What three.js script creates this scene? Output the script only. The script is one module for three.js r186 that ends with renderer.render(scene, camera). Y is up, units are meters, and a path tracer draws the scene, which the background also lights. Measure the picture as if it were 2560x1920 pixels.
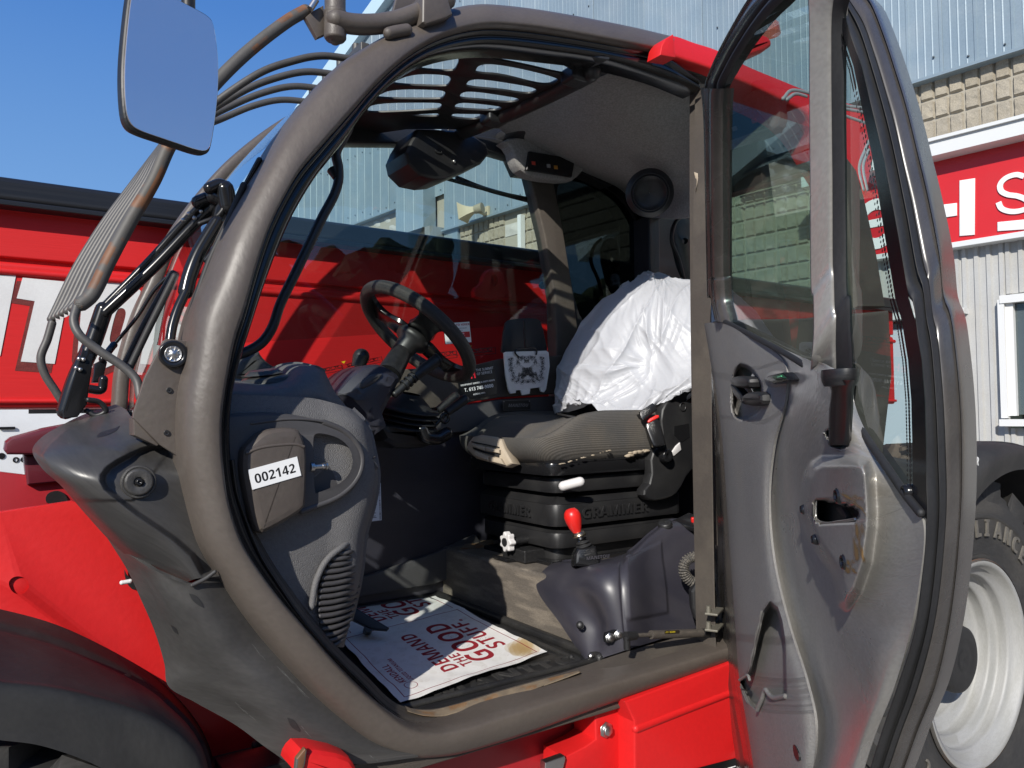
import * as THREE from 'three';
import { RoundedBoxGeometry } from 'three/addons/geometries/RoundedBoxGeometry.js';
import { mergeGeometries, mergeVertices, toCreasedNormals } from 'three/addons/utils/BufferGeometryUtils.js';
import { TextGeometry } from 'three/addons/geometries/TextGeometry.js';
import { FontLoader } from 'three/addons/loaders/FontLoader.js';

// ---------------------------------------------------------------- camera, sky, sun, exposure
const scene = new THREE.Scene();
const EYE = new THREE.Vector3(0, 1.5, 1.3);
const camera = new THREE.PerspectiveCamera(53.06, 4 / 3, 0.03, 400);
{
  const p = THREE.MathUtils.degToRad(2.1), F = new THREE.Vector3(0.5635, 0, -0.8261);
  camera.position.copy(EYE);
  camera.lookAt(EYE.clone().addScaledVector(F, Math.cos(p)).add(new THREE.Vector3(0, Math.sin(p), 0)));
  camera.rotateZ(THREE.MathUtils.degToRad(-0.6));
  camera.updateMatrixWorld(true); camera.updateProjectionMatrix();
}
const SUN = new THREE.Vector3(-0.684, 0.50, 0.528).normalize();
{
  const w = 512, h = 256, d = new Float32Array(w * h * 4), c = new THREE.Color();
  const zen = [0.024, 0.085, 0.30], mid = [0.068, 0.20, 0.53], hor = [0.27, 0.49, 0.77], gnd = [0.2, 0.19, 0.175];
  for (let j = 0; j < h; j++) for (let i = 0; i < w; i++) {
    const el = ((j + 0.5) / h - 0.5) * Math.PI, az = ((i + 0.5) / w - 0.5) * 2 * Math.PI;
    const v = [Math.cos(el) * Math.cos(az), Math.sin(el), Math.cos(el) * Math.sin(az)];
    const s = Math.max(0, v[0] * SUN.x + v[1] * SUN.y + v[2] * SUN.z), k = 4 * (j * w + i);
    const e = Math.max(0, el) / (Math.PI / 2);
    for (let q = 0; q < 3; q++) {
      let a = e < 0.3 ? hor[q] + (mid[q] - hor[q]) * Math.pow(e / 0.3, 0.8) : mid[q] + (zen[q] - mid[q]) * Math.min(1, (e - 0.3) / 0.5);
      a += (0.22 * Math.pow(s, 6) + 0.9 * Math.pow(s, 60)) * [1, 0.95, 0.85][q];
      d[k + q] = el < 0 ? gnd[q] : a;
    }
    d[k + 3] = 1;
  }
  const t = new THREE.DataTexture(d, w, h, THREE.RGBAFormat, THREE.FloatType);
  t.mapping = THREE.EquirectangularReflectionMapping; t.magFilter = t.minFilter = THREE.LinearFilter; t.needsUpdate = true;
  scene.background = t; scene.environment = t;
}
const sun = new THREE.DirectionalLight(new THREE.Color(1, 0.955, 0.88), 4.4);
sun.position.copy(SUN).multiplyScalar(30).add(new THREE.Vector3(2, 1, -2)); sun.target.position.set(2, 1, -2);
sun.castShadow = true; sun.shadow.mapSize.set(2048, 2048);
Object.assign(sun.shadow.camera, { left: -18, right: 18, top: 18, bottom: -18, near: 1, far: 70 });
scene.add(sun, sun.target);
const renderer = new THREE.WebGLRenderer({ antialias: true });
renderer.toneMapping = THREE.LinearToneMapping; renderer.toneMappingExposure = 1.15; renderer.shadowMap.enabled = true;

// ---------------------------------------------------------------- helpers
const V = (x, y, z) => new THREE.Vector3(x, y, z), lerp = (a, b, t) => a + (b - a) * t, clamp = THREE.MathUtils.clamp;
const sstep = (a, b, x) => { const t = clamp((x - a) / (b - a), 0, 1); return t * t * (3 - 2 * t); };
let seed = 7; const rnd = () => { seed = (seed * 1664525 + 1013904223) >>> 0; return seed / 4294967296; };
const hash = (x, y, z) => { let h = (x * 374761393 + y * 668265263 + z * 2147483647) | 0; h = Math.imul(h ^ (h >>> 13), 1274126177); return ((h ^ (h >>> 16)) >>> 0) / 4294967296; };
function vnoise(x, y, p = 0, s = 0) {           // value noise, period p
  const xi = Math.floor(x), yi = Math.floor(y), fx = x - xi, fy = y - yi, u = fx * fx * (3 - 2 * fx), v = fy * fy * (3 - 2 * fy);
  const w = (a) => p ? ((a % p) + p) % p : a;
  const h = (i, j) => hash(w(xi + i), w(yi + j), s);
  return lerp(lerp(h(0, 0), h(1, 0), u), lerp(h(0, 1), h(1, 1), u), v);
}
function fbm(x, y, oct = 4, p = 0, s = 0) { let a = 0, k = 0.5, n = 0; for (let i = 0; i < oct; i++) { a += k * vnoise(x, y, p, s + i); n += k; x *= 2; y *= 2; p *= 2; k *= 0.5; } return a / n; }

const PXW = 2560, PXH = 1920, FWD = camera.getWorldDirection(V(0, 0, 0));
function ray(px, py) { return V(px / PXW * 2 - 1, 1 - py / PXH * 2, 0.5).unproject(camera).sub(EYE).normalize(); }
const PZ = (px, py, z) => { const r = ray(px, py); return EYE.clone().addScaledVector(r, (z - EYE.z) / r.z); };
const PX = (px, py, x) => { const r = ray(px, py); return EYE.clone().addScaledVector(r, (x - EYE.x) / r.x); };
const PY = (px, py, y) => { const r = ray(px, py); return EYE.clone().addScaledVector(r, (y - EYE.y) / r.y); };
const PT = (px, py, t) => { const r = ray(px, py); return EYE.clone().addScaledVector(r, t / r.dot(FWD)); };
const PP = (px, py, o, n) => { const r = ray(px, py); return EYE.clone().addScaledVector(r, o.clone().sub(EYE).dot(n) / r.dot(n)); };
const zs = (y) => y < 1.55 ? 0 : -0.18 * (y - 1.55) * (y - 1.55);             // the cab side leans in towards the roof
const PS = (px, py, off = 0) => { let z = off, p; for (let i = 0; i < 8; i++) { p = PZ(px, py, z); z = off + zs(p.y); } return p; };
// door frame of reference: hinge line, direction along the open door, inner normal
const DTH = THREE.MathUtils.degToRad(50.5), DH = V(1.48, 0, 0.02), DD = V(-Math.cos(DTH), 0, Math.sin(DTH)), DN = V(-Math.sin(DTH), 0, -Math.cos(DTH));
const PD = (px, py, n = 0) => { let m = n, p; for (let i = 0; i < 8; i++) { p = PP(px, py, DH.clone().addScaledVector(DN, m), DN); m = n - zs(p.y); } return p; };
const K = 1000 / 2212;
const zone = (ox, oy) => (a) => a.map(([x, y, ...r]) => [ox + x * K, oy + y * K, ...r]);
const zA = zone(0, 0), zB = zone(800, 0), zC = zone(1560, 0), zD = zone(0, 600), zE = zone(800, 600), zG = zone(1560, 600), zH = zone(0, 1170), zI = zone(800, 1170), zJ = zone(1560, 1170);
const zL = (a) => a.map(([x, y, ...r]) => [1120 + x * 600 / 2212, 850 + y * 600 / 2212, ...r]);   // seat close-up
const zM = (a) => a.map(([x, y, ...r]) => [560 + x * 500 / 2212, 860 + y * 500 / 2212, ...r]);    // dashboard close-up
const zN = (a) => a.map(([x, y, ...r]) => [1980 + x * 400 / 1106, 850 + y * 400 / 1106, ...r]);   // door lock close-up
const zP = (a) => a.map(([x, y, ...r]) => [900 + x * 0.27125, 1550 + y * 0.27125, ...r]);         // sill close-up
const zR = (a) => a.map(([x, y, ...r]) => [60 + x * 0.3014, 980 + y * 0.3014, ...r]);               // cowl close-up
const zO = (a) => a.map(([x, y, ...r]) => [100 + x * 600 / 1531, 400 + y * 600 / 1531, ...r]);    // windscreen close-up
function chaikin(a, k = 2, closed = true) {
  for (let q = 0; q < k; q++) {
    const b = [], n = a.length;
    for (let i = 0; i < (closed ? n : n - 1); i++) { const p = a[i], r = a[(i + 1) % n]; b.push([lerp(p[0], r[0], 0.25), lerp(p[1], r[1], 0.25)], [lerp(p[0], r[0], 0.75), lerp(p[1], r[1], 0.75)]); }
    if (!closed) { b.unshift(a[0]); b.push(a[n - 1]); }
    a = b;
  }
  return a;
}
const spline = (pts, n, closed = false) => new THREE.CatmullRomCurve3(pts, closed, 'centripetal').getSpacedPoints(n);
function gridGeo(P, nu, nv, wrapU = false) {      // P[j][i] Vector3 -> indexed surface with uv in metres
  const pos = [], uv = [], idx = []; let rowLen = 0;
  for (let j = 0; j <= nv; j++) {
    if (j) rowLen += P[j][nu >> 1].distanceTo(P[j - 1][nu >> 1]);
    let l = 0;
    for (let i = 0; i <= nu; i++) { const p = P[j][i]; if (i) l += p.distanceTo(P[j][i - 1]); pos.push(p.x, p.y, p.z); uv.push(l, rowLen); }
  }
  for (let j = 0; j < nv; j++) for (let i = 0; i < nu; i++) { const a = j * (nu + 1) + i, b = a + 1, c = a + nu + 1, d = c + 1; idx.push(a, c, b, b, c, d); }
  const g = new THREE.BufferGeometry();
  g.setAttribute('position', new THREE.Float32BufferAttribute(pos, 3)); g.setAttribute('uv', new THREE.Float32BufferAttribute(uv, 2)); g.setIndex(idx);
  g.computeVertexNormals();
  return g;
}
function patchPts(rows, nu, nv) {                 // smooth surface through rows of points
  const fine = rows.map((r) => { const c = new THREE.CatmullRomCurve3(r, false, 'centripetal'); return Array.from({ length: nu + 1 }, (_, i) => c.getPoint(i / nu)); });
  const P = Array.from({ length: nv + 1 }, () => []);
  for (let i = 0; i <= nu; i++) { const c = new THREE.CatmullRomCurve3(fine.map((r) => r[i]), false, 'centripetal'); for (let j = 0; j <= nv; j++) P[j][i] = c.getPoint(j / nv); }
  return P;
}
function normalsOf(P, nu, nv) {
  return P.map((r, j) => r.map((p, i) => { const a = P[j][Math.min(nu, i + 1)].clone().sub(P[j][Math.max(0, i - 1)]), b = P[Math.min(nv, j + 1)][i].clone().sub(P[Math.max(0, j - 1)][i]); const n = b.cross(a).normalize(); if (n.dot(EYE.clone().sub(p)) < 0) n.negate(); return n; }));
}
function shell(P, nu, nv, th = 0.004) {           // a sheet of real thickness: front, back and rim
  const N = normalsOf(P, nu, nv), B = P.map((r, j) => r.map((p, i) => p.clone().addScaledVector(N[j][i], -th)));
  const rim = [], rimB = [];
  for (let i = 0; i <= nu; i++) { rim.push(P[0][i]); rimB.push(B[0][i]); }
  for (let j = 1; j <= nv; j++) { rim.push(P[j][nu]); rimB.push(B[j][nu]); }
  for (let i = nu - 1; i >= 0; i--) { rim.push(P[nv][i]); rimB.push(B[nv][i]); }
  for (let j = nv - 1; j >= 0; j--) { rim.push(P[j][0]); rimB.push(B[j][0]); }
  return mergeGeometries([gridGeo(P, nu, nv), gridGeo(B, nu, nv), gridGeo([rim, rimB], rim.length - 1, 1)]);
}
function patch(rows, nu = 40, nv = 40, th = 0.004, disp) {
  const P = patchPts(rows, nu, nv);
  if (disp) { const N = normalsOf(P, nu, nv); for (let j = 0; j <= nv; j++) for (let i = 0; i <= nu; i++) { const d = disp(i / nu, j / nv, P[j][i]); P[j][i].addScaledVector(N[j][i], d); } }
  return shell(P, nu, nv, th);
}
function railSweep(o, i, prof, dv, n = 120, closed = false) {   // profile [a, depth] carried along two rails
  const O = spline(o, n, closed), I = spline(i, n, closed), P = [];
  for (let j = 0; j <= n; j++) P.push(prof.map(([a, d]) => O[j].clone().lerp(I[j], a).addScaledVector(dv, d)));
  return gridGeo(P, prof.length - 1, n);
}
const tube = (pts, r, seg = 48, rs = 10, closed = false) => {
  const g = new THREE.TubeGeometry(new THREE.CatmullRomCurve3(pts, closed, 'centripetal'), seg, r, rs, closed); 
  const L = new THREE.CatmullRomCurve3(pts).getLength(), u = g.attributes.uv; for (let i = 0; i < u.count; i++) u.setXY(i, u.getX(i) * L, u.getY(i) * 6.28 * r);
  if (closed) return g;
  const caps = [0, 1].map((e) => { const c = new THREE.SphereGeometry(r, rs, 6); const p = pts[e ? pts.length - 1 : 0]; c.translate(p.x, p.y, p.z); return c; });
  return mergeGeometries([g, ...caps]);
};
function cyl(a, b, r0, r1 = r0, seg = 24) {
  const d = b.clone().sub(a), g = new THREE.CylinderGeometry(r1, r0, d.length(), seg); g.applyQuaternion(new THREE.Quaternion().setFromUnitVectors(V(0, 1, 0), d.clone().normalize()));
  const m = a.clone().add(b).multiplyScalar(0.5); return g.translate(m.x, m.y, m.z);
}
function lathe(prof, base, axis, seg = 32) { const g = new THREE.LatheGeometry(prof.map(([r, h]) => new THREE.Vector2(r, h)), seg); g.applyQuaternion(new THREE.Quaternion().setFromUnitVectors(V(0, 1, 0), axis.clone().normalize())); return g.translate(base.x, base.y, base.z); }
const box = (x0, x1, y0, y1, z0, z1, r = 0.004, s = 2) => { const g = new RoundedBoxGeometry(x1 - x0, y1 - y0, z1 - z0, s, Math.min(r, 0.49 * Math.min(x1 - x0, y1 - y0, z1 - z0))); return g.translate((x0 + x1) / 2, (y0 + y1) / 2, (z0 + z1) / 2); };
// outline (list of points on a plane with origin o and axes ex, ey) extruded back along -ez, with rounded edge
function extr(pts, o, ex, ey, depth, bevel = 0.004, holes = [], bs = 3, cs = 8) {
  const to2 = (p) => { const q = p.clone().sub(o); return new THREE.Vector2(q.dot(ex), q.dot(ey)); };
  const s = new THREE.Shape(pts.map(to2)); for (const h of holes) s.holes.push(new THREE.Path(h.map(to2)));
  const g = new THREE.ExtrudeGeometry(s, { depth: Math.max(0.0005, depth - 2 * bevel), bevelEnabled: bevel > 0, bevelThickness: bevel, bevelSize: bevel, bevelOffset: -bevel, bevelSegments: bs, curveSegments: cs });
  g.translate(0, 0, -(depth - bevel));
  const ez = ex.clone().cross(ey), m = new THREE.Matrix4().makeBasis(ex, ey, ez).setPosition(o);
  return g.applyMatrix4(m);
}
const EX = V(1, 0, 0), EY = V(0, 1, 0), EZ = V(0, 0, 1);
const creased = (g, a = 0.36) => toCreasedNormals(g.index ? g.toNonIndexed() : g, a);
// near face on z = const, going away from the camera
const extrZ = (px, z, depth, bevel = 0.004, k = 0, holes = []) => creased(extr((k ? chaikin(px, k) : px).map(([x, y]) => PZ(x, y, z)), V(0, 0, z), EX, EY, depth, bevel, holes.map((h) => h.map(([x, y]) => PZ(x, y, z)))));
// near face on x = const (looking towards +x)
const extrXf = (px, x, depth, bevel = 0.004, k = 0) => creased(extr((k ? chaikin(px, k) : px).map(([a, b]) => PX(a, b, x)), V(x, 0, 0), EZ, EY, depth, bevel));
// on the door: front at offset n towards the inside
const extrD = (px, n, depth, bevel = 0.003, k = 0, holes = []) => { const m = PD(px[0][0], px[0][1], n).sub(DH).dot(DN), o = DH.clone().addScaledVector(DN, m); const pr = (a) => a.map(([x, y]) => PP(x, y, o, DN)); return creased(extr(pr(k ? chaikin(px, k) : px), o, DD.clone(), EY, depth, bevel, holes.map(pr))); };

// signed distance (in picture units) inside a traced outline, and a height field over a plane with pressed shapes
const ins = (poly) => (x, y) => { let c = false, d = 1e9; for (let i = 0, j = poly.length - 1; i < poly.length; j = i++) { const [xi, yi] = poly[i], [xj, yj] = poly[j]; if ((yi > y) !== (yj > y) && x < (xj - xi) * (y - yi) / (yj - yi) + xi) c = !c; const t = clamp(((x - xi) * (xj - xi) + (y - yi) * (yj - yi)) / ((xj - xi) ** 2 + (yj - yi) ** 2), 0, 1); d = Math.min(d, Math.hypot(x - xi - t * (xj - xi), y - yi - t * (yj - yi))); } return c ? d : -d; };
function hPatch(rows, nu, nv, bumps, map, th) {
  const G2 = patchPts(rows.map((r) => r.map(([x, y, n]) => V(x, y, n * 1000))), nu, nv);
  const P = G2.map((r) => r.map((p) => { let n = p.z / 1000; for (const [f, h, s] of bumps) n += h * sstep(-s, s, f(p.x, p.y)); return map(p.x, p.y, n); }));
  return shell(P, nu, nv, th);
}
// ---------------------------------------------------------------- naming
// point of a built surface seen at a traced position, lifted a little off it
const onto = (mesh, px, py, lift = 0.001) => { mesh.updateWorldMatrix(true, false); const r = ray(px, py), h = new THREE.Raycaster(EYE, r).intersectObject(mesh, false)[0]; return h ? h.point.addScaledVector(r, -lift) : PZ(px, py, -0.04); };
const names = {}, rootPos = new WeakMap();
const numbered = (n) => { names[n] = (names[n] ?? -1) + 1; return names[n] ? n + '_' + String(names[n]).padStart(3, '0') : n; };
function thing(name, label, category, pos = V(0, 0, 0), group) {
  const o = new THREE.Group(); o.name = numbered(name); o.position.copy(pos); o.userData = { label, category }; if (group) o.userData.group = group;
  scene.add(o); rootPos.set(o, pos); return o;
}
function part(name, geo, mat, parent, label) {       // geometry in world coordinates
  const r = rootPos.get(parent), g = Array.isArray(geo) ? mergeGeometries(geo.map((q) => { q = q.index ? q.toNonIndexed() : q; for (const k of Object.keys(q.attributes)) if (!['position', 'normal', 'uv'].includes(k)) q.deleteAttribute(k); return q; })) : geo;
  g.translate(-r.x, -r.y, -r.z);
  const m = new THREE.Mesh(g, mat); m.name = name; m.castShadow = m.receiveShadow = true; rootPos.set(m, r); parent.add(m);
  if (label) m.userData.label = label;
  return m;
}
function lone(name, geo, mat, label, category, pos = V(0, 0, 0)) { // a thing that is a single mesh
  const o = new THREE.Mesh(geo.translate(-pos.x, -pos.y, -pos.z), mat); o.position.copy(pos); o.name = numbered(name); o.castShadow = o.receiveShadow = true; o.userData = { label, category }; scene.add(o); rootPos.set(o, pos); return o;
}
// ---------------------------------------------------------------- materials
function dataTex(n, f, colour = false, rep = 1, m = n) {
  const d = new Uint8Array(n * m * 4);
  for (let j = 0; j < m; j++) for (let i = 0; i < n; i++) { const c = f(i / n, j / m), k = 4 * (j * n + i); for (let q = 0; q < 3; q++) d[k + q] = clamp(Math.round(255 * (c.length ? c[q] : c)), 0, 255); d[k + 3] = c.length > 3 ? clamp(Math.round(255 * c[3]), 0, 255) : 255; }
  const t = new THREE.DataTexture(d, n, m); t.wrapS = t.wrapT = THREE.RepeatWrapping; t.magFilter = THREE.LinearFilter; t.minFilter = THREE.LinearMipmapLinearFilter; t.generateMipmaps = true;
  if (colour) t.colorSpace = THREE.SRGBColorSpace; t.repeat.set(rep, rep); t.needsUpdate = true; return t;
}
const toS = (c) => c <= 0.0031308 ? 12.92 * c : 1.055 * Math.pow(c, 1 / 2.4) - 0.055;
// tone map: multiplies a base colour, dust blotches towards a dust colour
const dustTex = (base, dust, amt, per = 1, sd = 0, grain = 0.06) => dataTex(256, (u, v) => { const a = clamp((fbm(u * 5, v * 5, 5, 5, sd) - 0.42) * 3, 0, 1) * amt + amt * 0.15, g = 1 + grain * (vnoise(u * 128, v * 128, 128, sd + 9) - 0.5) * 2 + 0.10 * (fbm(u * 3, v * 3, 3, 3, sd + 20) - 0.5); return base.map((b, q) => toS(lerp(b, dust[q], a) * g)); }, true, 1 / per);
const leather = dataTex(256, (u, v) => { let m = 1; const s = 40, x = u * s, y = v * s; for (let i = -1; i <= 1; i++) for (let j = -1; j <= 1; j++) { const cx = Math.floor(x) + i, cy = Math.floor(y) + j, wx = ((cx % s) + s) % s, wy = ((cy % s) + s) % s; m = Math.min(m, Math.hypot(cx + hash(wx, wy, 3) - x, cy + hash(wx, wy, 4) - y)); } return clamp(1 - m, 0, 1); }, false, 12);
const orange = dataTex(256, (u, v) => fbm(u * 24, v * 24, 3, 24, 5), false, 5);
const coarse = dataTex(256, (u, v) => fbm(u * 8, v * 8, 6, 8, 15), false, 3);
const roughT = dataTex(256, (u, v) => { const a = 0.55 + 0.45 * fbm(u * 6, v * 6, 5, 6, 31); return [a, a, a]; }, false, 2);
const scuff = dataTex(512, (u, v) => { const a = fbm(u * 4, v * 60, 4, 4, 41) * fbm(u * 3, v * 3, 3, 3, 44); return clamp(0.6 + a * 1.3, 0, 1); }, false, 1.3);
const M = {};
const mat = (n, o) => (M[n] = new THREE.MeshPhysicalMaterial({ side: THREE.DoubleSide, ...o }));
const rgb = (r, g, b) => new THREE.Color().setRGB(r, g, b);
mat('taupe', { map: dustTex([0.084, 0.069, 0.058], [0.19, 0.165, 0.135], 0.12, 0.7, 1), roughness: 0.62, roughnessMap: roughT, clearcoat: 0.16, clearcoatRoughness: 0.35, bumpMap: orange, bumpScale: 0.0004 });
mat('taupeDull', { map: dustTex([0.060, 0.050, 0.042], [0.17, 0.145, 0.11], 0.25, 0.5, 2), roughness: 0.7, bumpMap: orange, bumpScale: 0.0004 });
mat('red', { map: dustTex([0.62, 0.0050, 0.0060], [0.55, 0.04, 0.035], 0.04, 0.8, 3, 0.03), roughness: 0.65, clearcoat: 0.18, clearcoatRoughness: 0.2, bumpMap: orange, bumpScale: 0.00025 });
mat('redShaded', { map: dustTex([0.36, 0.008, 0.014], [0.3, 0.06, 0.06], 0.1, 0.8, 4, 0.03), roughness: 0.5, clearcoat: 0.4, clearcoatRoughness: 0.25 });  // the body red again, darkened in colour for plates lying in shade
mat('boomBlack', { map: dustTex([0.012, 0.013, 0.016], [0.06, 0.06, 0.06], 0.15, 0.9, 5), roughness: 0.45, roughnessMap: roughT });
mat('cowl', { map: dustTex([0.043, 0.0415, 0.040], [0.16, 0.15, 0.14], 0.25, 0.6, 6, 0.1), roughness: 0.52, roughnessMap: roughT, bumpMap: coarse, bumpScale: 0.0006 });
mat('fender', { map: dustTex([0.015, 0.0145, 0.014], [0.075, 0.072, 0.065], 0.2, 0.5, 7, 0.12), roughness: 0.7, bumpMap: coarse, bumpScale: 0.001 });
mat('dash', { map: dustTex([0.125, 0.122, 0.122], [0.19, 0.18, 0.17], 0.1, 0.4, 8, 0.1), roughness: 0.68, bumpMap: leather, bumpScale: 0.0009 });
mat('dashSmooth', { map: dustTex([0.06, 0.057, 0.058], [0.08, 0.08, 0.08], 0.1, 0.4, 9, 0.05), roughness: 0.55 });
mat('navy', { map: dustTex([0.03, 0.029, 0.040], [0.11, 0.1, 0.1], 0.14, 0.5, 10, 0.05), roughness: 0.42, clearcoat: 0.25, clearcoatRoughness: 0.35 });
mat('black', { map: dustTex([0.014, 0.014, 0.015], [0.06, 0.058, 0.055], 0.16, 0.4, 11, 0.1), roughness: 0.55, roughnessMap: roughT });
mat('rubber', { map: dustTex([0.016, 0.016, 0.017], [0.05, 0.05, 0.048], 0.25, 0.4, 12, 0.15), roughness: 0.62 });
mat('mat', { map: dustTex([0.015, 0.015, 0.016], [0.06, 0.057, 0.05], 0.3, 0.3, 13, 0.15), roughness: 0.4, bumpMap: coarse, bumpScale: 0.0012 });
mat('gloss', { color: rgb(0.011, 0.011, 0.012), roughness: 0.25, roughnessMap: roughT });
mat('bar', { map: dustTex([0.075, 0.072, 0.068], [0.16, 0.15, 0.14], 0.15, 0.3, 14, 0.1), roughness: 0.5, metalness: 0.2 });
const rustF = (base, thr, sd) => dataTex(512, (u, v) => { const a = sstep(thr, thr + 0.07, fbm(u * 10, v * 4, 6, 10, sd)), b = fbm(u * 40, v * 40, 3, 40, sd + 4), r = [0.11 + 0.1 * b, 0.05 + 0.045 * b, 0.024 + 0.02 * b]; return base.map((x, q) => toS(lerp(x * (0.9 + 0.2 * b), r[q], a))); }, true, 1.6);
mat('rustTube', { map: rustF([0.082, 0.077, 0.07], 0.56, 51), roughness: 0.6, bumpMap: coarse, bumpScale: 0.001 });
mat('dirt', { map: dataTex(256, (u, v) => { const a = fbm(u * 12, v * 12, 5, 12, 61), b = sstep(0.45, 0.62, fbm(u * 6, v * 6, 4, 6, 66)); return [toS(lerp(0.13, 0.26, a) + 0.02 * b), toS(lerp(0.10, 0.2, a) - 0.03 * b), toS(lerp(0.07, 0.13, a) - 0.045 * b)]; }, true, 4), roughness: 0.95, bumpMap: coarse, bumpScale: 0.003 });
mat('silver', { map: dustTex([0.36, 0.35, 0.33], [0.27, 0.24, 0.19], 0.25, 0.4, 16, 0.08), roughness: 0.40, metalness: 0.45, roughnessMap: roughT, bumpMap: orange, bumpScale: 0.0003 });
mat('postPaint', { map: dustTex([0.60, 0.585, 0.55], [0.42, 0.38, 0.31], 0.25, 0.4, 25, 0.08), roughness: 0.42, metalness: 0.3, bumpMap: orange, bumpScale: 0.0003 });
mat('doorTrim', { map: dustTex([0.22, 0.213, 0.203], [0.29, 0.26, 0.21], 0.18, 0.35, 17, 0.1), roughness: 0.6, bumpMap: leather, bumpScale: 0.0006 });
mat('doorFrame', { map: dustTex([0.052, 0.047, 0.043], [0.12, 0.11, 0.1], 0.25, 0.3, 18, 0.08), roughness: 0.35, clearcoat: 0.5, clearcoatRoughness: 0.25, roughnessMap: roughT });
mat('metal', { color: rgb(0.55, 0.54, 0.52), metalness: 1, roughness: 0.35 });
mat('hinge', { map: dustTex([0.2, 0.19, 0.16], [0.3, 0.26, 0.18], 0.4, 0.1, 26, 0.2), metalness: 0.5, roughness: 0.5 });
mat('chrome', { color: rgb(0.75, 0.75, 0.75), metalness: 1, roughness: 0.12 });
mat('mirror', { color: rgb(0.80, 0.75, 0.74), metalness: 0.9, roughness: 0.03 });
mat('white', { map: dustTex([0.72, 0.72, 0.7], [0.5, 0.47, 0.42], 0.12, 0.5, 19, 0.03), roughness: 0.5 });
mat('rim', { map: dustTex([0.36, 0.36, 0.352], [0.24, 0.235, 0.2], 0.35, 0.4, 20, 0.08), roughness: 0.58, metalness: 0.1 });
mat('tyre', { map: dustTex([0.026, 0.026, 0.027], [0.09, 0.082, 0.07], 0.4, 0.5, 21, 0.15), roughness: 0.85, bumpMap: coarse, bumpScale: 0.003 });
mat('liner', { map: dustTex([0.27, 0.262, 0.248], [0.33, 0.32, 0.30], 0.1, 0.4, 22, 0.2), roughness: 0.95, sheen: 0.3, bumpMap: leather, bumpScale: 0.0015 });
mat('beige', { map: dustTex([0.42, 0.35, 0.26], [0.22, 0.17, 0.11], 0.35, 0.3, 23, 0.05), roughness: 0.6 });
mat('redPlastic', { color: rgb(0.7, 0.018, 0.014), roughness: 0.35, clearcoat: 0.3 });
mat('offwhite', { color: rgb(0.66, 0.64, 0.63), roughness: 0.5 });
mat('cover', { map: dustTex([0.52, 0.53, 0.56], [0.48, 0.49, 0.52], 0.2, 0.5, 24, 0.02), roughness: 0.42, transmission: 0.12, thickness: 0, sheen: 0.2, bumpMap: coarse, bumpScale: 0.0008 });
const glass = (n, r, g, b, extra = {}) => mat(n, { color: rgb(r, g, b), transmission: 1, thickness: 0, roughness: 0, ior: 1.5, ...extra });
glass('glass', 0.83, 0.90, 0.875); glass('glassDoor', 0.64, 0.76, 0.72); glass('tint', 0.10, 0.115, 0.115); glass('lens', 0.95, 0.95, 0.95); glass('frost', 0.97, 0.99, 0.98, { roughness: 0.14 });
// seat cloth: fine cords
{ const f = (u, v) => { const c = Math.abs(Math.sin(Math.PI * u * 52)); return c; };
  mat('cloth', { map: dataTex(512, (u, v) => { const c = Math.pow(f(u, v), 1.5), g = 0.85 + 0.3 * vnoise(u * 256, v * 256, 256, 71), d = clamp((fbm(u * 4, v * 4, 4, 4, 73) - 0.4) * 2.5, 0, 1); const b = lerp(0.058, 0.088, c) * g; return [toS(b * (1.02 + 0.35 * d)), toS(b * (0.97 + 0.24 * d)), toS(b * (0.91 + 0.1 * d))]; }, true, 3.2), roughness: 0.95, bumpMap: dataTex(256, (u, v) => f(u, v), false, 3.2), bumpScale: 0.0006, sheen: 0.25 }); }
// canvases for flat print
function canvasMat(n, w, h, draw, o = {}) {
  const c = document.createElement('canvas'); c.width = w; c.height = h; const g = c.getContext('2d'); draw(g, w, h);
  const t = new THREE.CanvasTexture(c); t.colorSpace = THREE.SRGBColorSpace; return mat(n, { map: t, roughness: 0.5, ...o });
}
// a thin plate carrying print: corners (bottom-left, bottom-right, top-left) in world space
function plate(bl, br, tl, th = 0.0012) {
  const ex = br.clone().sub(bl), ey = tl.clone().sub(bl), w = ex.length(), h = ey.length(); ex.normalize(); const ez = ex.clone().cross(ey).normalize(); ey.copy(ez).cross(ex);
  const g = new THREE.BoxGeometry(w, h, th); const u = g.attributes.uv; for (let i = 0; i < u.count; i++) { const f = i >> 2; if (f !== 4 && f !== 5) u.setXY(i, 0.01, 0.01); }
  g.translate(w / 2, h / 2, th / 2); return g.applyMatrix4(new THREE.Matrix4().makeBasis(ex, ey, ez).setPosition(bl));
}
const font = await new FontLoader().loadAsync('fonts/droid/droid_sans_bold.typeface.json');
function text3(s, size, depth, o, ex, ey, sx = 1, shear = 0) {   // raised letters standing on a surface
  const g = new TextGeometry(s, { font, size, depth, curveSegments: 3, bevelEnabled: false }); g.scale(sx, 1, 1);
  g.applyMatrix4(new THREE.Matrix4().set(1, shear, 0, 0, 0, 1, 0, 0, 0, 0, 1, 0, 0, 0, 0, 1));
  return g.applyMatrix4(new THREE.Matrix4().makeBasis(ex, ey, ex.clone().cross(ey)).setPosition(o));
}
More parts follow.
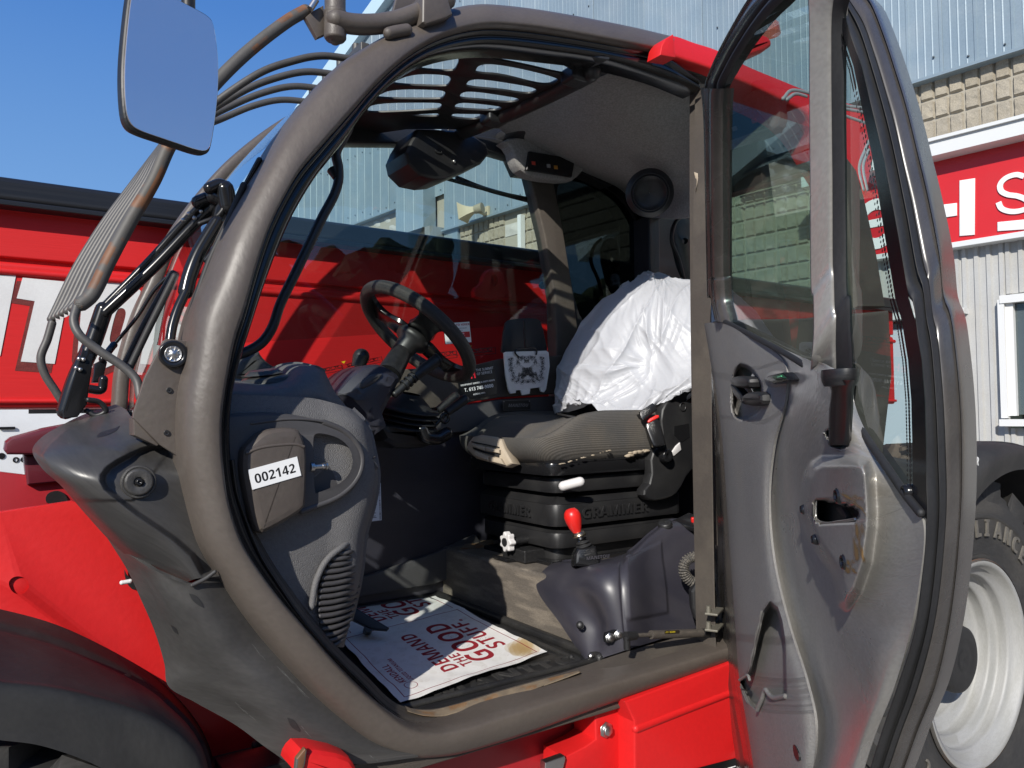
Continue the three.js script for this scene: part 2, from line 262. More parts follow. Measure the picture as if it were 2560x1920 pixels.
// ---------------------------------------------------------------- ground
{
  const yard = mat('gravelGround', { map: dustTex([0.24, 0.225, 0.20], [0.34, 0.32, 0.28], 0.3, 1, 80, 0.3), roughness: 0.9, bumpMap: coarse, bumpScale: 0.004 });
  const g = new THREE.PlaneGeometry(300, 300).rotateX(-Math.PI / 2); const u = g.attributes.uv; for (let i = 0; i < u.count; i++) u.setXY(i, u.getX(i) * 300, u.getY(i) * 300);
  const o = lone('ground', g, yard, 'pale grey yard surface under the telehandler', 'ground'); o.userData = { kind: 'structure', label: 'pale grey yard surface under the telehandler' };
}
// ---------------------------------------------------------------- warehouse
const W0 = V(7.7, 0, -2.4), WD = V(-0.116, 0, -0.993).normalize(), WN = V(-0.993, 0, 0.116).normalize();
const BW = (s, y, n) => W0.clone().addScaledVector(WD, s).addScaledVector(WN, n).setY(y);
const onWall = (px, py, n) => PP(px, py, BW(0, 0, n), WN);
const WR = WD.clone().negate();                         // towards the right of the picture
const gable = (s) => 10.15 - 0.32 * Math.abs(s - 8.66);
const warehouse = thing('warehouse', 'large warehouse with pale blue ribbed metal cladding over split-faced tan block', 'warehouse', BW(4, 0, -2));
{
  const blue = [[0.22, 0.287, 0.335], [0.238, 0.31, 0.36], [0.205, 0.272, 0.32]].map((c, i) => mat('siding' + i, { map: dustTex(c, [0.33, 0.37, 0.39], 0.25, 1.3, 81 + i, 0.05), roughness: 0.5, metalness: 0.15, roughnessMap: scuff }));
  const trimB = mat('blueTrim', { color: rgb(0.45, 0.6, 0.68), roughness: 0.5 });
  const screw = mat('screw', { color: rgb(0.08, 0.1, 0.12), roughness: 0.5 });
  // cladding, one sheet at a time: ribs every 0.305 m
  const sheetW = 0.915;
  function sheet(s0, s1, yb, n, topY) {
    const pr = [];
    for (let s = s0; s < s1 - 0.01; s += 0.305) { pr.push([s, 0], [s + 0.008, 0.011], [s + 0.030, 0.011], [s + 0.038, 0]); for (const q of [0.10, 0.17, 0.24]) pr.push([s + q - 0.010, 0], [s + q, 0.003], [s + q + 0.010, 0]); }
    pr.push([s1 - 0.001, 0]);
    const P = [pr.map(([s, d]) => BW(s, yb, n + d)), pr.map(([s, d]) => BW(s, topY ?? gable(s), n + d))];
    return creased(gridGeo(P, pr.length - 1, 1), 0.2);
  }
  let q = 0;
  for (let s = -9.15; s < 20; s += sheetW) {
    let yb = 4.74; if (s > 9.3) yb = 5.46; else if (s > 8.2) yb = 5.4;
    part('siding_panel', sheet(s, s + sheetW, yb, 0.07 + 0.004 * (q % 2)), blue[q++ % 3], warehouse);
    const sc = []; for (let k = 0; k < 3; k++) for (let y = yb + 0.09 + 0.1 * (q % 2); y < gable(s) - 0.1; y += 1.25) { const c = new THREE.SphereGeometry(0.011, 6, 4); const p = BW(s + 0.305 * k + 0.085, y, 0.085); c.translate(p.x, p.y, p.z); sc.push(c); }
    if (s > -1.5) part('panel_screw', sc, screw, warehouse).userData.kind = 'stuff';
  }
  part('siding_panel', sheet(8.52, 9.43, 4.82, 0.32, 6.9), blue[1], warehouse);     // panel on the step in the wall
  part('siding_return', [extr([BW(8.52, 4.82, 0.06), BW(8.52, 4.82, 0.33), BW(8.52, 6.9, 0.33), BW(8.52, 6.9, 0.06)], BW(8.52, 4.82, 0.06), WN, EY, 0.01, 0)], blue[2], warehouse);
  // trims: rake flashing, base flashing
  const bar = (s0, y0, s1, y1, n, h, d) => { const a = BW(s0, y0, n), b = BW(s1, y1, n); const g = new THREE.BoxGeometry(a.distanceTo(b), h, d); const ex = b.clone().sub(a).normalize(), ez = WN.clone(), ey = ez.clone().cross(ex); return g.applyMatrix4(new THREE.Matrix4().makeBasis(ex, ey, ez).setPosition(a.add(b).multiplyScalar(0.5))); };
  part('roof_edge', [bar(8.66, 10.15, 20.4, gable(20.4), 0.14, 0.34, 0.2), bar(8.66, 10.15, -9.6, gable(-9.6), 0.14, 0.34, 0.2)], trimB, warehouse);
  part('base_flashing', [bar(-9.2, 4.725, 8.25, 4.725, 0.075, 0.03, 0.13), bar(9.43, 5.445, 20, 5.445, 0.075, 0.03, 0.13)], blue[2], warehouse);
  part('roof', [extr([BW(20.4, gable(20.4) + 0.12, -0.05), BW(8.66, 10.27, -0.05), BW(-9.6, gable(-9.6) + 0.12, -0.05), BW(-9.6, gable(-9.6), -0.05), BW(8.66, 10.15, -0.05), BW(20.4, gable(20.4), -0.05)], BW(0, 0, -0.05), WR, EY, 14, 0)], trimB, warehouse);
  // blocks
  const tan = [[0.33, 0.292, 0.228], [0.36, 0.32, 0.25], [0.305, 0.268, 0.207], [0.345, 0.308, 0.245]].map((c, i) => mat('block' + i, { map: dustTex(c, [0.3, 0.26, 0.19], 0.3, 0.5, 90 + i, 0.25), roughness: 0.95, bumpMap: coarse, bumpScale: 0.006 }));
  const plain = [[0.50, 0.49, 0.45], [0.46, 0.45, 0.42], [0.53, 0.51, 0.47]].map((c, i) => mat('plainBlock' + i, { map: dustTex(c, [0.38, 0.36, 0.32], 0.3, 0.5, 95 + i, 0.12), roughness: 0.95, bumpMap: coarse, bumpScale: 0.002 }));
  const mortar = mat('mortar', { color: rgb(0.36, 0.33, 0.27), roughness: 1 });
  function blockGeo(w, h, split, sd) {                  // split face: three rough faces divided by two scores
    const nx = split ? 24 : 2, ny = split ? 10 : 2, P = [];
    for (let j = 0; j <= ny; j++) { P[j] = []; for (let i = 0; i <= nx; i++) {
      const x = i / nx, y = j / ny, e = Math.min(x * w, (1 - x) * w, y * h, (1 - y) * h);
      let d = split ? 0.012 + 0.024 * fbm(x * 7 + sd * 9, y * 3.5, 3, 0, sd) : 0.012;
      if (split) { const k = i % 8; if (k === 0) d = -0.012; }
      if (e < 1e-6) d = -0.015;
      P[j][i] = V((x - 0.5) * w, (y - 0.5) * h, d);
    } }
    return toCreasedNormals(gridGeo(P, nx, ny), 0.35);
  }
  const splitG = [0, 1, 2, 3].map((i) => blockGeo(0.392, 0.193, true, i + 1)), flatG = [blockGeo(0.393, 0.194, false, 1)], rp = rootPos.get(warehouse);
  const rot = new THREE.Matrix4().makeBasis(WR, EY, WN), qq = new THREE.Quaternion().setFromRotationMatrix(rot);
  function block(s, y, n, split) {
    const m = new THREE.Mesh(split ? splitG[Math.floor(rnd() * 4)] : flatG[0], split ? tan[Math.floor(rnd() * 4)] : plain[Math.floor(rnd() * 3)]);
    m.name = 'block'; m.position.copy(BW(s, y, n + (rnd() - 0.5) * 0.004)).sub(rp); m.quaternion.copy(qq); m.castShadow = m.receiveShadow = true; warehouse.add(m);
  }
  const blocks = (s0, s1, y0, y1, n, split) => { let r = 0; for (let y = y0 + 0.1; y < y1; y += 0.2, r++) for (let s = s0 + (r % 2 && !split ? 0.2 : 0) + 0.2; s < s1; s += 0.4) block(s, y, n, split); };
  blocks(-0.95, 1.05, 3.74, 4.7, 0.0, true);
  blocks(1.05, 3.05, 1.34, 4.7, 0.0, true);
  blocks(3.05, 6.25, 2.74, 4.7, 0.0, true);
  blocks(6.65, 7.85, 3.14, 4.7, 0.0, true);
  blocks(6.25, 6.65, 3.14, 4.7, 0.02, false);
  blocks(8.45, 9.45, 3.94, 4.82, 0.18, true);
  blocks(9.45, 14.25, 4.24, 5.4, 0.0, false);
  part('wall', [extr([BW(20, 0, -0.004), BW(-9, 0, -0.004), BW(-9, 4.8, -0.004), BW(8.2, 4.8, -0.004), BW(8.2, 5.5, -0.004), BW(20, 5.5, -0.004)], BW(0, 0, -0.004), WR, EY, 0.25, 0), bar(8.45, 2.4, 9.45, 2.4, 0.09, 4.8, 0.16)], mortar, warehouse);
  const grey = mat('steelGrey', { map: dustTex([0.27, 0.29, 0.29], [0.2, 0.2, 0.19], 0.3, 0.6, 99), roughness: 0.6, metalness: 0.2 });
  part('column', [bar(8.28, 2.4, 8.44, 2.4, 0.2, 4.8, 0.3).scale(1, 1, 1)], grey, warehouse);
  part('reflection_panel', [bar(7.86, 2.4, 8.26, 2.4, 0.03, 4.8, 0.06)], blue[2], warehouse);  // grey-blue panel standing in for a reflection in the cab window
  part('downpipe', [bar(6.13, 2.3, 6.21, 2.3, 0.08, 4.6, 0.09)], mat('pipeWhite', { color: rgb(0.7, 0.7, 0.68), roughness: 0.5 }), warehouse);
  // side walls and back so that the building closes
  part('side_wall', [extr([BW(-9, 0, -0.1), BW(-9, 0, -14), BW(-9, 4.4, -14), BW(-9, 4.4, -0.1)], BW(-9, 0, -0.1), WN, EY, 0.2, 0), extr([BW(20, 0, -0.1), BW(20, 0, -14), BW(20, 6.4, -14), BW(20, 6.4, -0.1)], BW(20, 0, -0.1), WN, EY, 0.2, 0)], plain[0], warehouse);

  // white ribbed annex front below the sign
  const AN = 0.3, white = [0, 1].map((i) => mat('annex' + i, { map: dustTex([0.44 - 0.025 * i, 0.44 - 0.025 * i, 0.425 - 0.025 * i], [0.4, 0.38, 0.34], 0.3, 0.8, 101 + i), roughness: 0.6 }));
  const wp = [onWall(2516, 750, AN), onWall(2516, 1045, AN)], sOf = (p) => p.clone().sub(W0).dot(WD);
  const wy1 = wp[0].y, wy0 = wp[1].y, ws = sOf(wp[0]), dr = sOf(onWall(2405, 800, AN)), dl = dr + 0.95;
  const aSheet = (s0, s1, y0, y1) => { const pr = []; for (let s = s0; s < s1 - 0.02; s += 0.1) pr.push([s, 0], [s + 0.012, 0.022], [s + 0.042, 0.022], [s + 0.054, 0]); pr.push([s1, 0]); const P = [y0, y1].map((y) => pr.map(([s, d]) => BW(s, y, AN + d))); return creased(gridGeo(P, pr.length - 1, 1), 0.2); };
  const Y1 = 2.99; let w = 0;
  for (const [s0, s1, y0, y1] of [[-6, -3.2, 0, Y1], [-3.2, ws - 1.25, 0, Y1], [ws - 1.25, ws, 0, wy0 - 0.09], [ws - 1.25, ws, wy1 + 0.05, Y1], [ws, dr, 0, Y1], [dr, dl, 2.35, Y1], [dl, 1.12, 0, Y1]]) if (s1 > s0) part('annex_panel', aSheet(s0, s1, y0, y1), white[w++ % 2], warehouse);
  part('annex_side', [extr([BW(1.125, 0, 0), BW(1.125, 0, AN), BW(1.125, Y1 + 0.9, AN), BW(1.125, Y1 + 0.9, 0)], BW(1.125, 0, 0), WN, EY, 0.02, 0)], white[0], warehouse);
  const wf = mat('frameWhite', { color: rgb(0.68, 0.68, 0.66), roughness: 0.45 });
  const wn = part('window', [bar(ws - 1.25, wy1, ws + 0.03, wy1, AN + 0.04, 0.07, 0.09), bar(ws, (wy0 + wy1) / 2, ws + 0.05, (wy0 + wy1) / 2, AN + 0.03, wy1 - wy0, 0.09), bar(ws - 0.06, (wy0 + wy1) / 2, ws, (wy0 + wy1) / 2, AN + 0.01, wy1 - wy0 - 0.04, 0.06)], wf, warehouse);
  part('sill', [bar(ws - 1.3, wy0 - 0.04, ws + 0.05, wy0 - 0.04, AN + 0.06, 0.06, 0.14)], wf, wn);
  part('pane', [bar(ws - 1.22, (wy0 + wy1) / 2, ws - 0.06, (wy0 + wy1) / 2, AN - 0.02, wy1 - wy0 - 0.06, 0.006)], mat('paneGlass', { color: rgb(0.35, 0.42, 0.44), transmission: 0.8, roughness: 0.02, thickness: 0 }), wn);
  part('blind', [bar(ws - 1.2, (wy0 + wy1) / 2 - 0.1, ws - 0.12, (wy0 + wy1) / 2 - 0.1, AN - 0.12, wy1 - wy0 - 0.25, 0.01)], mat('blind', { color: rgb(0.45, 0.5, 0.42), roughness: 0.8 }), wn);
  const ad = part('door', [bar(dr + 0.05, 1.15, dl - 0.05, 1.15, AN - 0.03, 2.25, 0.05)], mat('annexDoor', { color: rgb(0.5, 0.54, 0.6), roughness: 0.5 }), warehouse);
  part('door_frame', [bar(dr, 1.17, dr + 0.045, 1.17, AN + 0.02, 2.34, 0.12), bar(dl - 0.045, 1.17, dl, 1.17, AN + 0.02, 2.34, 0.12), bar(dr - 0.06, 2.38, dl + 0.06, 2.38, AN + 0.05, 0.05, 0.16)], wf, ad);
  part('hinge', [1.95, 1.1, 0.3].map((y) => bar(dr + 0.02, y, dr + 0.06, y, AN + 0.085, 0.16, 0.02)), grey, ad);
  part('gutter', [bar(-6, 3.86, 1.2, 3.86, 0.44, 0.13, 0.36), bar(-6, 3.94, 1.2, 3.94, 0.4, 0.03, 0.5)], mat('gutter', { color: rgb(0.66, 0.67, 0.66), roughness: 0.5 }), warehouse);
  // cables on the ledge above the sign
  const ca = [-6, -3, -1.2, -0.55, 0.1, 0.6, 1.1, 2.2];
  part('cable', [tube(ca.map((s, i) => BW(s, 4.06 + 0.015 * Math.sin(i * 2), 0.12)), 0.028, 60, 8), tube(ca.map((s, i) => BW(s, 4.0 + 0.02 * Math.sin(i * 3 + 1), 0.16)), 0.014, 60, 6)], M.black, warehouse);
  part('conduit', [tube([BW(-6, 4.02, 0.2), BW(-0.4, 4.02, 0.2), BW(0.3, 3.97, 0.22), BW(1.1, 3.96, 0.2)], 0.014, 30, 6), ...[-0.42, 0.2].map((s) => bar(s, 4.03, s + 0.03, 4.03, 0.2, 0.07, 0.05))], wf, warehouse);
}
// ---------------------------------------------------------------- shop sign
{
  const SN = 0.42, y0 = 2.98, y1 = 3.80, sgn = thing('shop_sign', 'long red fascia sign with white lettering above the white ribbed wall', 'sign', BW(-1, 2.98, SN));
  const rb = (a, b, c, d, n0, n1) => extr([BW(a, c, n1), BW(b, c, n1), BW(b, d, n1), BW(a, d, n1)], BW(a, c, n1), WR, EY, n1 - n0, 0.003);
  part('board', [rb(1.1, -6, y0 + 0.03, y1, 0.28, SN)], mat('signRed', { map: dustTex([0.56, 0.016, 0.02], [0.45, 0.05, 0.05], 0.1, 0.8, 111, 0.02), roughness: 0.4 }), sgn);
  part('trim', [rb(1.12, -6, y0 - 0.02, y0 + 0.03, 0.27, SN + 0.03), rb(1.14, 1.1, y0 - 0.02, y1, 0.27, SN + 0.03)], M.gutter, sgn);
  const P = (a) => zC(a).map(([x, y]) => onWall(x, y, SN + 0.014)), L = (a) => creased(extr(P(a), BW(0, 0, SN + 0.014), WR, EY, 0.014, 0.002));
  const wl = mat('letterWhite', { color: rgb(0.78, 0.78, 0.77), roughness: 0.45 });
  part('letter', [L([[1855, 998], [1940, 985], [1938, 1298], [1855, 1305]]), L([[1690, 1042], [1732, 1030], [1734, 1135], [1840, 1122], [1840, 1192], [1734, 1208], [1730, 1305], [1690, 1310]])], wl, sgn);
  // S drawn as a stroke, with the bar of the line below
  const sp = P([[2212, 975], [2170, 965], [2110, 985], [2080, 1020], [2085, 1055], [2120, 1075], [2180, 1085], [2230, 1110], [2235, 1145], [2190, 1165], [2130, 1168], [2085, 1150], [2070, 1118]]);
  { const O = spline(sp, 60), q = []; for (let i = 0; i <= 60; i++) { const t = O[Math.min(60, i + 1)].clone().sub(O[Math.max(0, i - 1)]).normalize(), nn = t.clone().cross(WN).normalize().multiplyScalar(0.022); q.push([O[i].clone().add(nn), O[i].clone().sub(nn)]); }
    const out = q.map((a) => a[0]).concat(q.map((a) => a[1]).reverse()); part('letter', [extr(out, BW(0, 0, SN + 0.014), WR, EY, 0.012, 0)], wl, sgn); }
  part('letter', [L([[2065, 1228], [2300, 1205], [2300, 1262], [2065, 1278]])], wl, sgn);
  const e0 = onWall(2112, 655, SN); const ec = onWall(2192, 560, SN);
  for (const dx of [-0.02, 0.62]) { const p = ec.clone().addScaledVector(WR, dx - 0.62); 
    const ring = []; for (let k = 0; k <= 30; k++) { const a = -0.35 - k / 30 * (2 * Math.PI - 0.75); ring.push(p.clone().addScaledVector(WR, 0.22 * Math.cos(a)).addScaledVector(EY, 0.25 * Math.sin(a))); } for (let k = 30; k >= 0; k--) { const a = -0.35 - k / 30 * (2 * Math.PI - 0.75); ring.push(p.clone().addScaledVector(WR, 0.12 * Math.cos(a)).addScaledVector(EY, 0.14 * Math.sin(a))); }
    if (dx > 0) part('letter', [extr(ring, p, WR, EY, 0.012, 0).translate(WN.x * 0.014, 0, WN.z * 0.014), rb(sgnS(p, -0.12), sgnS(p, 0.2), p.y - 0.03, p.y + 0.05, SN, SN + 0.012)], wl, sgn); }
}
function sgnS(p, d) { return p.clone().addScaledVector(WR, d).sub(W0).dot(WD); }
// ---------------------------------------------------------------- horn loudspeaker on the wall
{
  const c = onWall(1216, 530, 0.1), o = thing('horn_loudspeaker', 'beige square horn loudspeaker bracketed to the wall below the blue cladding', 'loudspeaker', c.clone());
  const ax = WD.clone().multiplyScalar(0.9).addScaledVector(WN, 0.42).addScaledVector(EY, -0.12).normalize(), sd = ax.clone().cross(EY).normalize(), up = sd.clone().cross(ax);
  const c0 = c.clone().addScaledVector(WN, 0.24), hb = mat('hornBeige', { color: rgb(0.5, 0.43, 0.3), roughness: 0.6 }), rows = [];
  for (const [d, w] of [[0, 0.05], [0.06, 0.06], [0.12, 0.085], [0.18, 0.12], [0.23, 0.165], [0.235, 0.17], [0.23, 0.158], [0.17, 0.105], [0.1, 0.065]]) rows.push([0, 1, 2, 3, 4, 5, 6, 7, 8].map((k) => { const s = [[-1, -1], [0, -1], [1, -1], [1, 0], [1, 1], [0, 1], [-1, 1], [-1, 0], [-1, -1]][k]; return c0.clone().addScaledVector(ax, d).addScaledVector(sd, s[0] * w).addScaledVector(up, s[1] * w * 0.85); }));
  part('horn', [creased(gridGeo(rows, 8, rows.length - 1), 0.5)], hb, o);
  part('driver', [cyl(c0.clone().addScaledVector(ax, -0.14), c0.clone().addScaledVector(ax, 0.0), 0.085, 0.07), cyl(c0.clone().addScaledVector(ax, 0.06), c0.clone().addScaledVector(ax, 0.15), 0.05, 0.04)], mat('hornDark', { color: rgb(0.3, 0.27, 0.2), roughness: 0.7 }), o);
  part('bracket', [cyl(c.clone().addScaledVector(WN, -0.03).addScaledVector(EY, -0.05), c0.clone().addScaledVector(ax, -0.08).addScaledVector(EY, -0.06), 0.025), box(-0.07, 0.07, -0.09, 0.09, -0.02, 0.02).applyMatrix4(new THREE.Matrix4().makeBasis(WR, EY, WN).setPosition(c.clone().addScaledVector(WN, 0.0)))], hb, o);
}
// ---------------------------------------------------------------- white van far behind the boom
{
  const zv = -13.4, o = thing('white_van', 'white van standing behind the telehandler under its red boom', 'van', V(0.6, 0, zv - 0.9));
  const body = mat('vanWhite', { map: dustTex([0.68, 0.69, 0.7], [0.5, 0.5, 0.5], 0.1, 1, 121, 0.02), roughness: 0.3, clearcoat: 0.6 });
  const prof = [[-2.4, 0.42], [3.1, 0.42], [3.25, 0.8], [3.2, 1.08], [2.4, 1.22], [1.7, 1.98], [1.2, 2.08], [-2.1, 2.1], [-2.45, 1.9], [-2.5, 0.8]].map(([x, y]) => V(x, y, zv));
  part('body', [creased(extr(prof, V(0, 0, zv), EX, EY, 1.85, 0.09, [], 4))], body, o);
  const wn = (a, n) => part(n, [creased(extr(a.map(([x, y]) => V(x, y, zv + 0.006)), V(0, 0, zv + 0.006), EX, EY, 0.03, 0.004))], M.gloss, o);
  wn([[0.55, 1.56], [1.85, 1.56], [1.5, 1.94], [0.55, 1.96]], 'window');
  part('sill_trim', [box(-1.6, 2.0, 0.3, 0.44, zv - 0.05, zv + 0.02)], mat('vanTrim', { color: rgb(0.1, 0.105, 0.11), roughness: 0.6 }), o);
  const door = part('door', [creased(extr([[0.5, 0.5], [1.98, 0.5], [1.98, 1.25], [0.5, 1.25]].map(([x, y]) => V(x, y, zv + 0.008)), V(0, 0, zv + 0.008), EX, EY, 0.03, 0.006))], body, o);
  const h = PZ(18, 1070, zv + 0.03); part('handle', [box(h.x - 0.11, h.x + 0.11, h.y - 0.025, h.y + 0.02, zv + 0.012, zv + 0.05, 0.012)], M.gloss, door);
  const tp = PZ(30, 1157, zv + 0.012); part('lettering', [text3('oe', 0.115, 0.004, V(tp.x, tp.y, zv + 0.01), EX, EY, 1.1)], M.gloss, o);
  const cp = PZ(4, 1140, zv + 0.01); part('filler_cap', [cyl(V(cp.x, cp.y, zv), V(cp.x, cp.y, zv + 0.015), 0.05)], M.gloss, o);
  for (const x of [-1.55, 2.15]) { const w = part('wheel', [lathe([[0.2, -0.1], [0.3, -0.11], [0.34, -0.06], [0.34, 0.06], [0.3, 0.11], [0.2, 0.1], [0.2, -0.1]], V(x, 0.34, zv - 0.08), EZ)], M.tyre, o); part('hubcap', [lathe([[0.001, 0.04], [0.1, 0.05], [0.2, 0.02], [0.2, -0.05]], V(x, 0.34, zv - 0.04), EZ)], M.silver, w); }
}
// ---------------------------------------------------------------- unseen trees across the yard, added to darken reflections in the glass
{
  const leaf = mat('added_trees', { color: rgb(0.035, 0.05, 0.02), roughness: 0.9 }), g = new THREE.IcosahedronGeometry(1, 1), q = g.attributes.position;
  for (let i = 0; i < q.count; i++) { const k = 0.75 + 0.5 * hash(Math.round(q.getX(i) * 50), Math.round(q.getY(i) * 50), Math.round(q.getZ(i) * 50)); q.setXYZ(i, q.getX(i) * k, q.getY(i) * k, q.getZ(i) * k); } g.computeVertexNormals();
  const n = 1500, im = new THREE.InstancedMesh(g, leaf, n), m4 = new THREE.Matrix4();
  for (let i = 0; i < n; i++) { const x = lerp(-45, 60, rnd()), h = 7 + 4 * vnoise(x * 0.25, 2, 0, 77), y = h * Math.pow(rnd(), 0.8), s = 0.5 + 0.9 * rnd(); m4.compose(V(x, y, 32 + 6 * rnd()), new THREE.Quaternion().setFromEuler(new THREE.Euler(rnd() * 6, rnd() * 6, rnd() * 6)), V(s, s * 0.8, s)); im.setMatrixAt(i, m4); }
  im.name = 'added_trees'; im.castShadow = im.receiveShadow = true; im.userData = { kind: 'stuff', label: 'unseen dark trees added across the yard to darken glass reflections' }; scene.add(im);
}
// ---------------------------------------------------------------- telehandler, outside
const tele = thing('telehandler', 'red and taupe telehandler with its cab door swung open and boom lowered', 'telehandler', V(1, 0, -0.6));
const pts = (a, f) => a.map(([x, y, ...r]) => f(x, y, ...r));
{ // boom along the far side of the cab
  const zb = -1.272, top = PZ(0, 450, zb).y, capB = PZ(0, 512, zb).y, gr = PZ(0, 646, zb).y, bot = PZ(0, 1021, zb).y;
  const boom = part('boom', [box(-2.6, 4.6, bot, gr - 0.006, zb - 0.42, zb, 0.014, 3), box(-2.6, 4.6, gr + 0.005, capB, zb - 0.4, zb - 0.001, 0.006), box(-2.6, 4.6, gr - 0.01, gr + 0.01, zb - 0.4, zb - 0.02, 0.004)], M.red, tele);
  part('boom_cap', [box(-2.6, 4.6, capB, top, zb - 0.44, zb + 0.05, 0.016, 3), box(-2.6, 4.6, capB - 0.012, capB + 0.004, zb - 0.1, zb + 0.056, 0.004)], M.boomBlack, boom);
  part('boom_rib', [tube([V(-2.6, gr - 0.035, zb + 0.001), V(1.2, gr - 0.035, zb + 0.001), V(4.6, gr - 0.035, zb + 0.001)], 0.011, 20, 8), tube([V(-2.6, bot + 0.02, zb), V(4.6, bot + 0.02, zb)], 0.008, 4, 8)], M.red, boom);
  const wl = mat('boomLetter', { map: dustTex([0.74, 0.74, 0.72], [0.55, 0.5, 0.48], 0.15, 0.4, 131, 0.03), roughness: 0.35 });
  const dl = mat('boomShade', { map: dustTex([0.14, 0.018, 0.016], [0.2, 0.05, 0.035], 0.5, 0.2, 132, 0.35), roughness: 0.5 });
  const sc = (a, k, dx = 0, dy = 0) => { const n = a.length, c = a.reduce((s, p) => [s[0] + p[0] / n, s[1] + p[1] / n], [0, 0]); return a.map(([x, y]) => [c[0] + (x - c[0]) * k + dx, c[1] + (y - c[1]) * k + dy]); };
  const I = zD([[-150, 190], [88, 197], [2, 640], [-240, 640]]), T = zD([[125, 208], [470, 240], [452, 355], [368, 346], [302, 685], [115, 672], [192, 338], [92, 322]]);
  const O = zO([[300, 800], [430, 770], [600, 790], [642, 835], [600, 1020], [500, 1290], [400, 1335], [270, 1312], [240, 1230], [262, 960]]), Oh = zO([[485, 962], [515, 940], [548, 955], [546, 1005], [497, 1158], [470, 1176], [444, 1160], [446, 1120]]);
  const U = zO([[700, 880], [800, 900], [745, 1180], [800, 1190], [860, 925], [980, 945], [900, 1320], [640, 1300]]);
  for (const [a, h] of [[I], [T], [O, Oh], [U]]) {
    const l = part('letter', [extrZ(a, zb + 0.0022, 0.0012, 0, 0, h ? [chaikin(h, 2)] : [])], wl, boom);
    part('letter_shadow', [extrZ(sc(a, 1.07, -10, 14), zb + 0.0008, 0.0008, 0)], dl, l);
  }
  // lower box seen through the cab window, lifting eye, hydraulic pipe
  part('lifting_eye', [extrZ(zE([[850, 268], [898, 238], [906, 190], [935, 158], [990, 158], [1018, 192], [1026, 245], [1070, 300], [1060, 330], [860, 330]]), -1.15, 0.03, 0.006, 1, [chaikin(zE([[935, 205], [950, 182], [975, 182], [990, 205], [988, 250], [965, 268], [940, 255]]), 2)])], M.red, tele);
  part('hydraulic_pipe', [tube([PZ(...zE([[1230, 250]])[0], -1.16), PZ(...zE([[1450, 262]])[0], -1.16), PZ(...zE([[1700, 280]])[0], -1.16)], 0.016, 20), cyl(PZ(...zE([[1390, 268]])[0], -1.14), PZ(...zE([[1500, 280]])[0], -1.14), 0.026)], M.boomBlack, tele);
  part('rear_frame', [box(2.3, 4.3, 0.45, 0.95, -1.2, -0.5, 0.03, 3)], M.boomBlack, tele);
}
